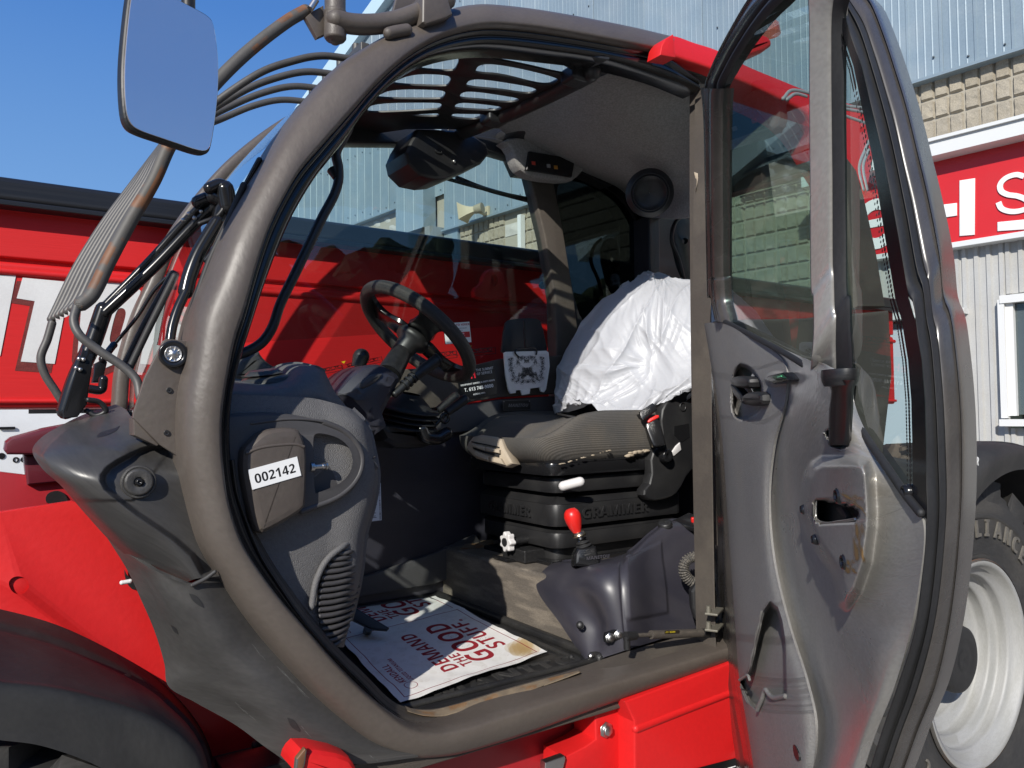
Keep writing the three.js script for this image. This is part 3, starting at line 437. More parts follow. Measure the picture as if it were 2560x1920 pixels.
{ // chassis
  const ch = part('chassis', [extrZ([[-250, 1330], [0, 1280], [181, 1253], [330, 1290], [520, 1480], [640, 1660], [820, 1790], [1100, 1930], [1100, 2300], [-250, 2300]], -0.2, 0.02, 0.003, 0, [chaikin(zH([[30, 640], [55, 600], [100, 585], [150, 600], [175, 640], [165, 680], [120, 712], [60, 700]]), 2)])], M.red, tele);
  part('punched_disc', [extrZ(chaikin(zH([[36, 640], [60, 604], [100, 590], [146, 604], [168, 640], [160, 676], [120, 706], [64, 696]]), 2), -0.205, 0.014, 0.002)], M.red, ch);
  part('inner_plate', [extrZ([[-250, 1150], [80, 1190], [200, 1190], [330, 1260], [420, 1500], [-250, 1500]], -0.55, 0.03, 0.004)], M.redShaded, ch);
  part('access_hole', [extrZ(chaikin(zD([[250, 1430], [265, 1400], [310, 1385], [350, 1395], [375, 1430], [370, 1460], [260, 1460]]), 1), -0.545, 0.006, 0)], M.black, ch);
  part('bracket', [extrZ(zD([[22, 1165], [30, 1120], [60, 1095], [250, 1042], [420, 1010], [420, 1190], [40, 1187]]), -0.5, 0.12, 0.008), extrZ(zD([[132, 1188], [420, 1188], [420, 1330], [150, 1356]]), -0.53, 0.1, 0.006)], mat('maroon', { color: rgb(0.10, 0.006, 0.014), roughness: 0.5, clearcoat: 0.3 }), ch);  // red bracket whose shadow is put into its dark colour
  part('grommet', [extrZ(chaikin(zH([[690, 560], [700, 590], [735, 620], [755, 680], [720, 665], [695, 620]]), 1), -0.185, 0.01, 0)], M.black, ch);
  part('cable_tie', [tube([PZ(...zH([[675, 634]])[0], -0.16), PZ(...zH([[720, 626]])[0], -0.16)], 0.004, 4, 6)], M.white, ch);
  // body under the sill: recessed back plate, boxed tank on the right, mudguard corner
  part('side_plate', [extrZ([[880, 1872], [1003, 1880], [1116, 1868], [1433, 1768], [1900, 1630], [1980, 2100], [880, 2300]], -0.13, 0.03, 0.004)], M.redShaded, tele);
  const tank = part('side_box', [extrZ(zI([[1688, 1292], [2212, 1098], [2330, 1052], [2440, 1560], [2480, 1900], [1740, 1900], [1738, 1405]]), 0.012, 0.12, 0.008)], M.red, tele, 'red side box below the cab sill');
  part('panel_crease', [tube(pts(zI([[1745, 1440], [2000, 1340], [2330, 1215]]), (x, y) => PZ(x, y, 0.006)), 0.011, 20, 8)], M.red, tank);
  part('bolted_plate', [extrZ(zI([[1520, 1345], [1690, 1290], [1740, 1410], [1742, 1720], [1350, 1720], [1352, 1600], [1470, 1540], [1525, 1500]]), -0.04, 0.08, 0.006)], M.red, tele);
  const b = PZ(...zI([[1580, 1447]])[0], -0.035); part('bolt', [lathe([[0.001, 0.012], [0.011, 0.012], [0.012, 0.008], [0.012, 0.003], [0.018, 0.003], [0.018, 0]], b, EZ, 6)], M.metal, tele);
  part('latch', [extrZ(zI([[1245, 1660], [1248, 1630], [1355, 1592], [1360, 1610], [1340, 1690], [1245, 1720]]), -0.03, 0.02, 0.003)], M.metal, tele);
  for (const [x, y] of zI([[1340, 1555], [1270, 1582], [1390, 1345]])) { const p = PZ(x, y, -0.127); part('plug', [cyl(p, p.clone().add(V(0, 0, 0.008)), 0.007)], M.black, tele); }
  part('mudguard_corner', [extrZ(zH([[1630, 1700], [1640, 1620], [1690, 1550], [1930, 1590], [1980, 1660], [2010, 1760]]), 0.05, 0.1, 0.014, 1)], M.red, tele);
  part('torn_strip', [extrZ(zH([[1632, 1690], [1640, 1610], [1688, 1552], [1700, 1560], [1690, 1640], [1670, 1690]]), 0.056, 0.012, 0.003)], M.rustTube, tele);
  const dc = canvasMat('decalRents', 512, 160, (g, w, h) => { g.fillStyle = '#0a0a0b'; g.fillRect(0, 0, w, h); g.fillStyle = '#f4f4f2'; g.font = '84px sans-serif'; g.textBaseline = 'middle'; g.fillText('RENTS', 225, h * 0.5); });
  const dp = zJ([[500, 1668], [706, 1610], [500, 1668]]), z1 = 0.0135; const q0 = PZ(1560 + 120 * K, 1170 + 1880 * K, z1), q1 = PZ(1560 + 705 * K, 1170 + 1712 * K, z1), q2 = PZ(1560 + 128 * K, 1170 + 1710 * K, z1);
  part('decal', [plate(q0, q1, q0.clone().add(V(0, 0.058, 0)))], dc, tele);
}
{ // front cowl of grey plastic, with its recess, cap and lower skirt
  const C0 = [[289, 1011, -.36], [217, 1033, -.34], [154, 1063, -.29], [102, 1095, -.22], [81, 1127, -.17], [106, 1172, -.12], [152, 1214, -.10], [212, 1283, -.10], [285, 1362, -.10], [345, 1410, -.10], [400, 1440, -.09], [452, 1460, -.07]];
  const C1 = [[312, 1022, -.30], [245, 1048, -.26], [185, 1078, -.21], [130, 1112, -.14], [110, 1140, -.105], [140, 1180, -.075], [192, 1228, -.06], [250, 1290, -.058], [318, 1358, -.06], [375, 1402, -.062], [425, 1432, -.06], [468, 1455, -.05]];
  const C2 = [[348, 1060, -.16], [320, 1085, -.14], [296, 1105, -.11], [275, 1125, -.075], [256, 1160, -.05], [246, 1192, -.035], [266, 1228, -.03], [302, 1258, -.028], [350, 1300, -.028], [402, 1342, -.03], [448, 1392, -.03], [490, 1447, -.03]];
  const C5 = [[500, 1150, -.05], [490, 1165, -.05], [480, 1180, -.045], [470, 1192, -.042], [462, 1202, -.042], [460, 1212, -.042], [468, 1235, -.042], [480, 1262, -.042], [505, 1300, -.042], [530, 1340, -.042], [552, 1380, -.042], [575, 1440, -.042]];
  const cowl = part('front_cowl', [hPatch([C0, C1, C2, C5], 150, 120, [[ins(zR([[1180, 440], [1135, 437], [1000, 470], [900, 512], [780, 575], [700, 630], [655, 690], [652, 740], [680, 800], [800, 900], [950, 1015], [1100, 1115], [1250, 1220], [1400, 1350], [1480, 1500], [1700, 1500], [1600, 900]])), -0.024, 8], [ins(zR([[160, 560], [150, 520], [200, 440], [340, 310], [500, 245], [680, 170], [760, 110], [900, 150], [1200, 500], [900, 900], [400, 900]])), 0.004, 4]], PZ, 0.006)], M.cowl, tele);
  const capP = PZ(...zD([[757, 1337]])[0], -0.052);
  part('round_cap', [lathe([[0.0004, 0.0022], [0.0043, 0.0029], [0.0058, 0.0014], [0.0072, 0.0014], [0.0086, 0.0043], [0.018, 0.005], [0.0209, 0.0036], [0.0216, 0], [0.023, -0.0022]], capP.clone().add(V(0.002, 0, 0.006)), V(0, 0.05, 1), 40)], M.cowl, cowl);
  part('screw', [lathe([[0.0004, 0.0036], [0.0022, 0.0036], [0.0026, 0.0058], [0.0043, 0.0058], [0.005, 0.0036], [0.0065, 0.0022], [0.0065, 0]], capP.clone().add(V(0.002, 0, 0.009)), V(0, 0.05, 1), 24)], M.gloss, cowl);
  part('cap_rim', [lathe([[0.0219, 0.0014], [0.0238, 0.0029], [0.0259, 0.0014], [0.0266, -0.0014]], capP.clone().add(V(0.002, 0, 0.004)), V(0, 0.05, 1), 40)], M.cowl, cowl);
  const on = (m, a, l) => a.map(([x, y]) => onto(m, x, y, l));
  part('slot', [railSweep(on(cowl, zD([[534, 1084], [560, 1062], [640, 1038], [662, 1026]]), 0.0015), on(cowl, zD([[540, 1092], [570, 1086], [640, 1056], [660, 1034]]), 0.0015), [[0, 0], [1, 0]], EZ, 16)], M.black, cowl);
  part('seam', [tube(pts(zH([[1062, 648], [1130, 615], [1188, 574]]), (x, y) => PZ(x, y, -0.024)), 0.0035, 12, 6)], M.cowl, cowl);
  // skirt below
  const S0 = [[268, 1345, -.12], [318, 1425, -.12], [352, 1498, -.11], [386, 1577, -.11], [411, 1660, -.1], [420, 1714, -.09], [488, 1756, -.07], [588, 1812, -.05], [678, 1878, -.03], [748, 1918, -.02], [800, 1902, -.01], [900, 1910, 0], [1046, 1893, 0]];
  const S1 = [[320, 1384, -.09], [356, 1428, -.085], [384, 1500, -.085], [415, 1575, -.085], [440, 1650, -.08], [462, 1700, -.07], [530, 1742, -.055], [620, 1792, -.04], [700, 1850, -.02], [755, 1880, -.012], [820, 1880, -.004], [910, 1900, 0], [1046, 1890, 0]];
  const S2 = [[395, 1430, -.055], [415, 1452, -.05], [432, 1510, -.05], [465, 1580, -.05], [500, 1650, -.05], [535, 1690, -.045], [590, 1732, -.035], [660, 1775, -.022], [725, 1825, -.012], [775, 1850, -.006], [840, 1862, 0], [920, 1888, 0], [1046, 1887, 0]];
  const S3 = [[476, 1458, -.03], [486, 1468, -.03], [508, 1520, -.03], [540, 1575, -.03], [578, 1630, -.03], [618, 1668, -.026], [660, 1706, -.02], [712, 1748, -.014], [768, 1792, -.008], [815, 1820, -.004], [862, 1845, -.002], [935, 1874, 0], [1046, 1883, 0]];
  const S4 = [[575, 1420, -.06], [590, 1445, -.06], [620, 1485, -.06], [650, 1522, -.06], [690, 1572, -.06], [728, 1610, -.055], [766, 1650, -.05], [812, 1690, -.045], [860, 1732, -.04], [898, 1764, -.035], [936, 1800, -.03], [985, 1838, -.03], [1050, 1868, -.03]];
  const skirt = part('skirt', [patch([S0, S1, S2, S3, S4].map((r) => pts(r, PZ)), 90, 50, 0.006)], M.cowl, tele);
  for (const [a, b] of [[[[1045, 694], [1080, 704], [1110, 735], [1128, 770]], [[1048, 702], [1062, 728], [1095, 758], [1124, 773]]], [[[945, 868], [972, 886], [986, 918]], [[947, 876], [962, 904], [984, 920]]], [[[1588, 1380], [1625, 1395], [1662, 1450]], [[1590, 1388], [1612, 1432], [1656, 1460]]]]) part('hole', [railSweep(on(skirt, zH(a), 0.0012), on(skirt, zH(b), 0.0012), [[0, 0], [1, 0]], EZ, 12)], M.black, skirt);
  // scratches rubbed into the plastic
  const sm2 = mat('scratch', { color: rgb(0.13, 0.13, 0.125), roughness: 0.9 }), sc2 = [];
  for (const [x0, y0, x1, y1, n] of [[1385, 960, 1470, 1070, 5], [1520, 1080, 1740, 1310, 8], [1640, 1400, 1720, 1490, 4], [2040, 1580, 2110, 1640, 4], [1290, 1290, 1420, 1400, 4]]) for (let i = 0; i < n; i++) { const t = rnd() * 0.7, l = 0.12 + 0.2 * rnd(), dx = 10 * (rnd() - .5), q = [0, .33, .66, 1].map((k) => { const u = Math.min(1, t + l * k); return [lerp(x0, x1, u) + dx + 3 * rnd(), lerp(y0, y1, u) + 3 * rnd()]; }); const A = on(skirt, zH(q), 0.0008), B = on(skirt, zH(q.map(([x, y]) => [x - 0.6 - 1.4 * rnd(), y + 0.6 + 1.4 * rnd()])), 0.0008); sc2.push(railSweep(A, B, [[0, 0], [1, 0]], EZ, 5)); }
  part('scratches', sc2, sm2, skirt).userData.kind = 'stuff';
  // front mudguard and wheel
  const F0 = zH([[-500, 760], [-200, 740], [0, 780], [300, 862], [600, 1000], [850, 1150], [1000, 1290], [1100, 1420], [1165, 1560], [1195, 1700], [1210, 1800]]).map((p) => [...p, -.2]);
  const F1 = zH([[-500, 850], [-200, 835], [0, 880], [300, 960], [600, 1085], [830, 1210], [970, 1330], [1060, 1430], [1130, 1560], [1165, 1700], [1180, 1800]]).map((p) => [...p, -.12]);
  const F2 = zH([[-500, 1130], [-200, 1120], [0, 1160], [300, 1195], [600, 1265], [800, 1335], [930, 1405], [1030, 1480], [1110, 1580], [1145, 1700], [1160, 1800]]).map((p) => [...p, .06]);
  const F3 = zH([[-500, 1180], [-200, 1170], [0, 1200], [300, 1235], [600, 1310], [800, 1385], [920, 1450], [1010, 1520], [1080, 1600], [1120, 1700], [1140, 1800]]).map((p) => [...p, .085]);
  const F4 = zH([[-500, 1500], [-200, 1480], [0, 1505], [200, 1530], [400, 1590], [560, 1660], [640, 1720], [700, 1780], [740, 1840], [760, 1900], [770, 1960]]).map((p) => [...p, .10]);
  const fen = part('front_mudguard', [patch([F0, F1, F2, F3, F4].map((r) => pts(r, PZ)), 70, 50, 0.006, (u, v) => -0.006 * Math.exp(-Math.pow((v - 0.24) / 0.03, 2)))], M.fender, tele);
  wheel('front_wheel', V(-0.15, 0.55, 0.04), 0.55, 0.3);
}
function wheel(name, c, R, rr) {      // tyre with bar lugs, dished rim, hub
  const k = R / 0.62, T = [[rr, -0.34], [rr + 0.03, -0.36], [R * 0.78, -0.375], [R * 0.9, -0.36], [R * 0.965, -0.31], [R * 0.972, -0.18], [R * 0.965, -0.05], [R * 0.93, 0.005], [R * 0.86, 0.03], [R * 0.80, 0.032], [R * 0.795, 0.038], [R * 0.775, 0.038], [R * 0.77, 0.032], [rr + 0.1, 0.03], [rr + 0.045, 0.012], [rr + 0.03, 0.016], [rr + 0.012, 0.01], [rr, -0.02]];
  const w = part(name, [lathe(T, c, EZ, 96)], M.tyre, tele);
  const lug = [];
  for (let i = 0; i < 18; i++) for (const s of [0, 1]) {
    const a0 = (i + s * 0.5) / 18 * 6.2832, rows = [];
    for (let q = 0; q <= 6; q++) { const t = q / 6, z = s ? lerp(-0.17, -0.385, t) : lerp(-0.17, 0.02, t), a = a0 + (s ? 1 : 1) * t * 0.3, hw = lerp(0.035, 0.062, t) / R, rT = R * (t > 0.8 ? 0.985 : 1), rb = R * lerp(0.95, 0.9, t); rows.push([[a - hw * 1.3, rb], [a - hw, rT], [a + hw, rT], [a + hw * 1.3, rb]].map(([q2, r]) => V(c.x + r * Math.cos(q2), c.y + r * Math.sin(q2), c.z + z))); }
    const last = rows[6]; rows.push(last.map((p, j) => { const a = a0 + 0.3 + [-1, -0.9, 0.9, 1][j] * 0.075, r = R * (j % 3 ? 0.86 : 0.84); return V(c.x + r * Math.cos(a), c.y + r * Math.sin(a), c.z + (s ? -0.39 : 0.03)); }));
    lug.push(creased(gridGeo(rows, 3, 7), 0.5));
  }
  part('tread_lugs', lug, M.tyre, w).userData.kind = 'stuff';
  const rim = part('rim', [lathe([[rr + 0.012, 0.012], [rr + 0.02, 0.02], [rr + 0.012, 0.028], [rr - 0.005, 0.022], [rr - 0.012, -0.004], [rr - 0.034, -0.010], [rr - 0.040, -0.022], [rr - 0.036, -0.045], [rr - 0.044, -0.055], [rr - 0.066, -0.060], [rr - 0.072, -0.072], [rr - 0.068, -0.10], [rr - 0.078, -0.112], [rr - 0.105, -0.116], [rr - 0.112, -0.13], [rr - 0.115, -0.16], [rr - 0.14, -0.178], [0.16, -0.188], [0.001, -0.19]], c, EZ, 80)], M.rim, w);
  part('rim_rust', [lathe([[rr + 0.0195, 0.0165], [rr + 0.0225, 0.021], [rr + 0.016, 0.028]], c, EZ, 80)], M.rustTube, w);
  part('hub', [lathe([[0.001, -0.01], [0.035, -0.007], [0.04, -0.011], [0.07, -0.008], [0.1, -0.01], [0.112, -0.016], [0.116, -0.03], [0.118, -0.19]], c.clone().add(V(0, 0, -0.02)), EZ, 40)], M.rubber, w);
  const nuts = []; for (let i = 0; i < 8; i++) { const a = i / 8 * 6.2832 + 0.2; nuts.push(cyl(c.clone().add(V(0.165 * Math.cos(a), 0.165 * Math.sin(a), -0.19)), c.clone().add(V(0.165 * Math.cos(a), 0.165 * Math.sin(a), -0.145)), 0.02, 0.018, 6)); }
  part('wheel_nuts', nuts, M.rim, w);
  return w;
}
{ // rear wheel and its mudguard
  const c = PZ(2432, 1656, -0.03), w = wheel('rear_wheel', c, 0.645, 0.335);
  const tx = []; const s = 'ALLIANCE'; const nose = 1.02;
  for (let i = 0; i < s.length; i++) { const a = 1.95 - i * 0.155, r = 0.435; const up = V(Math.cos(a), Math.sin(a), 0), rt = V(Math.sin(a), -Math.cos(a), 0); tx.push(text3(s[i], 0.058, 0.006, c.clone().addScaledVector(up, r).add(V(0, 0, 0.0325)), rt, up)); }
  for (let i = 0; i < 4; i++) { const a = 3.75 + i * 0.15, r = 0.435; const up = V(Math.cos(a), Math.sin(a), 0), rt = V(Math.sin(a), -Math.cos(a), 0); tx.push(text3('CE53'[i], 0.05, 0.005, c.clone().addScaledVector(up, r).add(V(0, 0, 0.0325)), rt, up)); }
  part('lettering', tx, mat('tyreText', { map: dustTex([0.09, 0.085, 0.075], [0.2, 0.18, 0.15], 0.4, 0.2, 141, 0.2), roughness: 0.9 }), w);
  const vp = PZ(...zJ([[2005, 1285]])[0], -0.14); part('valve', [cyl(vp, vp.clone().add(V(0, 0, 0.05)), 0.014, 0.01), ], M.metal, w);
  part('valve_guard', [new THREE.TorusGeometry(0.042, 0.012, 8, 20, 4.4).applyMatrix4(new THREE.Matrix4().makeTranslation(vp.x + 0.01, vp.y, vp.z + 0.01))], M.rim, w);
  // arch
  const rows = [[0.70, -0.42], [0.72, -0.1], [0.715, 0.03], [0.69, 0.065], [0.63, 0.07]].map(([r, z]) => { const q = []; for (let k = 0; k <= 16; k++) { const a = lerp(0.2, 2.35, k / 16); q.push(V(c.x + 0.16 + r * Math.cos(a) * 1.0, c.y + 0.03 + r * Math.sin(a), z)); } return q; });
  const f = part('rear_mudguard', [patch(rows, 48, 24, 0.006)], M.fender, tele);
  const o = PZ(...zG([[1895, 1218]])[0], 0.075); const tp = text3('5 BAR', 0.026, 0.001, o, V(0.96, -0.26, 0).normalize(), V(0.26, 0.96, 0).normalize(), 0.8); part('lettering', [tp], M.white, f);
}
{ // windscreen guard: rusty tube, thinner bars, two lower stays
  const prof = [[.128, 1.68], [.165, 1.77], [.21, 1.87], [.28, 2.0], [.35, 2.10], [.438, 2.184], [.513, 2.232], [.577, 2.26], [.66, 2.272]];
  const near = [[764, 27], [723, 50], [633, 118], [556, 190], [480, 278], [425, 362], [384, 452], [326, 552], [271, 655], [228, 740], [204, 760]];
  const g = part('windscreen_guard', [tube(near.map(([x, y]) => PZ(x, y, -0.15)), 0.012, 90, 14)], M.rustTube, tele, 'grey tube guard in front of the windscreen, its nearest tube rusty');
  const nl = [[425, 362], [384, 452], [326, 552], [271, 655], [228, 740], [206, 758]].map(([x, y]) => PZ(x, y, -0.17)), fl = [[409, 358], [328, 465], [256, 562], [190, 668], [138, 775], [127, 798]].map(([x, y]) => PZ(x, y, -0.57));
  for (let i = 0; i < 6; i++) { const f = (i + 1) / 7, z = lerp(-0.15, -0.57, f), low = nl.map((p, q) => p.clone().lerp(fl[q], f)).reverse(), up = prof.slice(5).map(([x, y]) => V(x, y, [0, -0.25, -0.341, -0.432, -0.524][Math.min(4, i)] || z)); part('bar', [tube(i > 0 && i < 5 ? [...low, ...up] : low, 0.0075, 80, 10)], M.bar, g); }
  part('bar', [tube([...fl].reverse(), 0.0075, 40, 10)], M.bar, g);
  part('cross_strip', [railSweep([PZ(202, 752, -.15), PZ(165, 778, -.36), PZ(126, 800, -.58)], [PZ(206, 766, -.15), PZ(168, 791, -.36), PZ(128, 806, -.58)], [[0, -.004], [0, .004], [1, .004], [1, -.004]], EZ, 8)], M.white, g);
  part('mounting_strip', [box(.645, .665, 2.24, 2.29, -0.56, -0.2, 0.003), ...[0, 1, 2, 3].map((i) => cyl(V(.655, 2.285, -0.25 - 0.091 * i), V(.655, 2.305, -0.25 - 0.091 * i), 0.009, 0.009, 6))], M.bar, g);
  part('stay', [tube(zD([[425, 372], [408, 450], [440, 525], [560, 620], [680, 700], [755, 775], [775, 870]]).map(([x, y], i) => PZ(x, y, -0.15 + 0.008 * i)), 0.0072, 50, 12)], M.bar, g);
  part('stay', [tube(zD([[288, 460], [262, 550], [226, 650], [245, 735], [310, 840], [380, 950]]).map(([x, y]) => PZ(x, y, -0.52)), 0.008, 50, 12)], M.bar, g);
}
{ // mirror on its arm
  const n = V(0.372, 0.05, 0.926).normalize(), o = PT(430, 170, 1.2);
  const q = (a) => a.map(([x, y]) => PP(x, y, o, n)), ex = V(0, 1, 0).cross(n).normalize(), ey = n.clone().cross(ex);
  const outl = zA([[716, -60], [735, -110], [790, -110], [1080, 40], [1160, 85], [1190, 130], [1212, 300], [1216, 460], [1200, 640], [1172, 820], [1150, 852], [1100, 852], [920, 790], [760, 738], [705, 700], [680, 620], [670, 400], [690, 150]]);
  const inn = outl.map(([x, y]) => [lerp(425, x, 0.955), lerp(168, y, 0.965)]);
  const mir = part('mirror', [extr(q(chaikin(outl, 2)), o, ex, ey, 0.016, 0.005)], M.black, tele);
  part('mirror_glass', [extr(q(chaikin(inn, 2)), o.clone(), ex, ey, 0.004, 0.0005).translate(n.x * 0.0025, n.y * 0.0025, n.z * 0.0025)], M.mirror, mir);
  part('mirror_arm', [tube([PT(430, 330, 1.24), PT(470, 120, 1.27), PT(480, -60, 1.27), PT(560, -160, 1.25)], 0.011, 40, 10)], M.black, mir);
  // hinge knuckle with its arm at the roof front, brackets
  const k0 = PZ(838, 100, -0.12), k1 = PZ(835, -10, -0.12);
  const kn = part('mirror_knuckle', [lathe([[0.0006, -0.0132], [0.0072, -0.012], [0.0084, -0.0072], [0.018, -0.0048], [0.0216, 0], [0.0216, 0.045], [0.0228, 0.0462], [0.0228, 0.0516], [0.0204, 0.054], [0.0204, 0.084]], k0.clone().add(V(0, 0.004, 0)), EY, 32)], M.taupe, tele);
  part('arm', [tube(pts(zB([[90, 110], [160, 130], [290, 135], [420, 115], [520, 80], [620, 40], [700, 0]]), (x, y) => PZ(x, y, -0.11)), 0.020, 40, 16), tube(pts(zB([[380, 185], [420, 175], [480, 165]]), (x, y) => PZ(x, y, -0.085)), 0.012, 10, 10)], M.taupe, kn);
  part('gusset', [extrZ(zA([[1690, 95], [1730, 60], [1790, 28], [1800, 190], [1755, 210]]), -0.14, 0.014, 0.002)], M.taupe, kn);
  part('plate', [extrZ(zB([[395, 95], [430, -40], [566, -40], [566, 40], [480, 75]]), -0.16, 0.012, 0.002), extrZ(zB([[570, -40], [700, -40], [738, 78], [700, 100], [590, 136], [568, 120]]), -0.075, 0.06, 0.006)], M.taupe, kn);
  part('nut', [cyl(PZ(790, 0, -0.13), PZ(776, 22, -0.13), 0.007, 0.007, 6)], M.metal, kn);
}
// ---------------------------------------------------------------- cab shell
const ringO = [[1662, 98], [1569, 76], [1478, 58], [1365, 38], [1252, 23], [1170, 19], [1090, 36], [1000, 70], [904, 122], [850, 158], [805, 199], [759, 253], [692, 344], [651, 416], [597, 511], [556, 597], [520, 690], [479, 790], [457, 916], [443, 984], [438, 1052], [441, 1133], [452, 1192], [466, 1255], [497, 1364], [542, 1441], [597, 1527], [678, 1631], [769, 1735], [859, 1821], [927, 1866], [1003, 1889], [1053, 1889], [1116, 1882], [1252, 1844], [1433, 1780], [1569, 1731], [1720, 1678], [1835, 1638]];
const ringI = [[1650, 140], [1523, 116], [1388, 93], [1297, 81], [1207, 77], [1139, 88], [1071, 113], [1003, 156], [936, 217], [868, 294], [800, 371], [741, 440], [698, 512], [665, 582], [633, 680], [606, 781], [583, 853], [565, 939], [554, 1007], [549, 1075], [554, 1165], [567, 1255], [597, 1346], [628, 1400], [687, 1481], [769, 1576], [836, 1652], [904, 1720], [1000, 1796], [1040, 1812], [1089, 1815], [1144, 1805], [1252, 1771], [1478, 1703], [1660, 1652], [1830, 1600]];
const sealI = [[1740, 232], [1650, 195], [1505, 156], [1365, 136], [1252, 124], [1193, 124], [1116, 136], [1053, 158], [981, 208], [913, 280], [859, 357], [790, 445], [732, 543], [690, 640], [655, 735], [624, 830], [600, 906], [582, 985], [576, 1050], [576, 1120], [580, 1180], [590, 1232], [606, 1280], [630, 1345], [655, 1400], [690, 1455], [753, 1548], [793, 1596], [829, 1636], [900, 1706], [956, 1764]];
const ringS = ringI.slice(0, ringI.findIndex((p) => p[0] === 1000 && p[1] === 1796));
{
  const cab = part('cab_frame', [railSweep(pts(ringO, (x, y) => PS(x, y, -0.05)), pts(ringI, (x, y) => PS(x, y, -0.02)), [[0.03, -.09], [0, -.03], [0.01, 0], [.06, .022], [.16, .036], [.32, .043], [.6, .042], [.85, .036], [.95, .026], [1, 0], [1, -.06]], EZ, 220)], M.taupe, tele);
  part('door_seal', [railSweep(pts([[1745, 205], ...ringS, [958, 1768]], (x, y) => PS(x, y, -0.022)), pts(sealI, (x, y) => PS(x, y, -0.05)), [[-.12, -.05], [-.1, 0.004], [.15, 0.012], [.3, 0.004], [.38, 0.004], [.5, .012], [.75, .012], [.9, .004], [1, -.012], [1, -.05]], EZ, 200)], M.gloss, cab);
  // inner lip low on the opening and the dirty sill groove
  const lipO = [[578, 1150], [590, 1232], [606, 1280], [630, 1345], [655, 1400], [690, 1455], [753, 1548], [793, 1596], [829, 1636], [900, 1706], [956, 1764], [1003, 1797], [1040, 1811], [1090, 1815], [1144, 1805], [1252, 1772], [1388, 1736], [1500, 1700], [1660, 1652], [1830, 1600]];
  const lipI = [[592, 1150], [600, 1232], [623, 1302], [645, 1339], [685, 1407], [742, 1490], [793, 1556], [847, 1621], [920, 1693], [968, 1742], [998, 1762], [1036, 1772], [1090, 1772], [1144, 1759], [1253, 1726], [1415, 1680], [1560, 1632], [1700, 1592], [1830, 1552]];
  part('sill_lip', [railSweep(pts(lipO, (x, y) => PS(x, y, -0.03)), pts(lipI, (x, y) => PS(x, y, -0.10)), [[0, -.03], [0, .003], [.08, .008], [.14, -.002], [.22, .004], [.5, .004], [.55, .001], [.6, .004], [.9, .003], [1, -.002]], EZ, 140)], M.taupeDull, cab);
  const rO = zP([[425, 838], [500, 862], [600, 884], [750, 888], [900, 855], [1200, 775], [1500, 672], [1900, 528], [2020, 480]]), rI = zP([[408, 788], [500, 822], [600, 830], [700, 822], [900, 775], [1300, 655], [1600, 572], [1900, 495], [2010, 466]]);
  part('sill_dirt', [railSweep(pts(rO, (x, y) => PS(x, y, -0.062)), pts(rI, (x, y) => PS(x, y, -0.090)), [[0, -.002], [.1, .005], [.35, .008], [.6, .006], [.85, .008], [1, 0]], EZ, 110)], M.dirt, cab);
  part('pillar', [railSweep(pts([[1737, 222], [1738, 500], [1742, 900], [1748, 1250], [1753, 1480], [1757, 1660]], (x, y) => PS(x, y, -0.085)), pts([[1778, 226], [1777, 500], [1776, 900], [1780, 1250], [1784, 1480], [1788, 1660]], (x, y) => PS(x, y, -0.015)), [[0, -.02], [0, 0], [.06, .006], [.3, .008], [.34, .002], [.4, .002], [.44, .010], [.7, .010], [.78, .004], [.84, .010], [.95, .006], [1, 0], [1, -.06]], EZ, 60)], M.taupeDull, cab);
  part('pillar_wear', [railSweep(pts([[1731, 430], [1735, 450], [1736, 478]], (x, y) => PS(x + 4, y, -0.07)), pts([[1746, 434], [1744, 455], [1738, 480]], (x, y) => PS(x, y, -0.06)), [[0, 0], [.5, .0004], [1, 0]], EZ, 8)], M.beige, cab);
  // bracket plate with sensor at the front post
  part('bracket_plate', [extrZ(zD([[905, 556], [925, 545], [1052, 560], [1065, 650], [1010, 1185], [980, 1195], [880, 1130], [735, 985], [738, 950], [768, 860], [800, 760]]), -0.055, 0.012, 0.002, 0), extrZ(zD([[738, 985], [880, 1130], [870, 1140], [740, 1080]]), -0.06, 0.05, 0.002)], M.taupe, cab);
  const c = PZ(...zD([[958, 632]])[0], -0.05);
  const s = part('sensor', [lathe([[0.0006, 0.0048], [0.0132, 0.0048], [0.0156, 0.0072], [0.0204, 0.0084], [0.0222, 0.006], [0.0228, 0], [0.0228, -0.006]], c, V(-0.1, 0, 1), 36)], M.gloss, cab);
  part('sensor_insert', [lathe([[0.0006, 0.0036], [0.0054, 0.003], [0.0066, 0.0006], [0.0108, 0.0006], [0.012, 0.0024], [0.0132, 0.0024], [0.0132, 0]], c.clone().add(V(-0.001, 0, 0.005)), V(-0.1, 0, 1), 24), ...Array.from({ length: 9 }, (_, i) => { const a = i / 9 * 6.283; return cyl(c.clone().add(V(0.006 * Math.cos(a), 0.006 * Math.sin(a), 0.007)), c.clone().add(V(0.012 * Math.cos(a), 0.012 * Math.sin(a), 0.007)), 0.0011, 0.0011, 6); })], M.metal, s);
  for (const [x, y] of zD([[936, 831], [922, 1067]])) { const p = PZ(x, y, -0.0535); part('hole', [lathe([[0.001, 0.0004], [0.0032, 0.0004], [0.0042, 0.0012], [0.0048, 0]], p, EZ, 20)], M.black, cab); }
  // far front post and windscreen
  const farA = [[760, 262], [669, 319], [600, 372], [543, 425], [461, 525], [407, 610], [371, 700], [338, 770], [310, 850], [290, 930], [283, 1015]];
  const fw = pts(farA, (x, y) => PZ(x, y, -0.93)), fi2 = pts(farA.map(([x, y], i) => [x + lerp(24, 38, i / 10), y + lerp(28, 10, i / 10)]), (x, y) => PZ(x, y, -0.93));
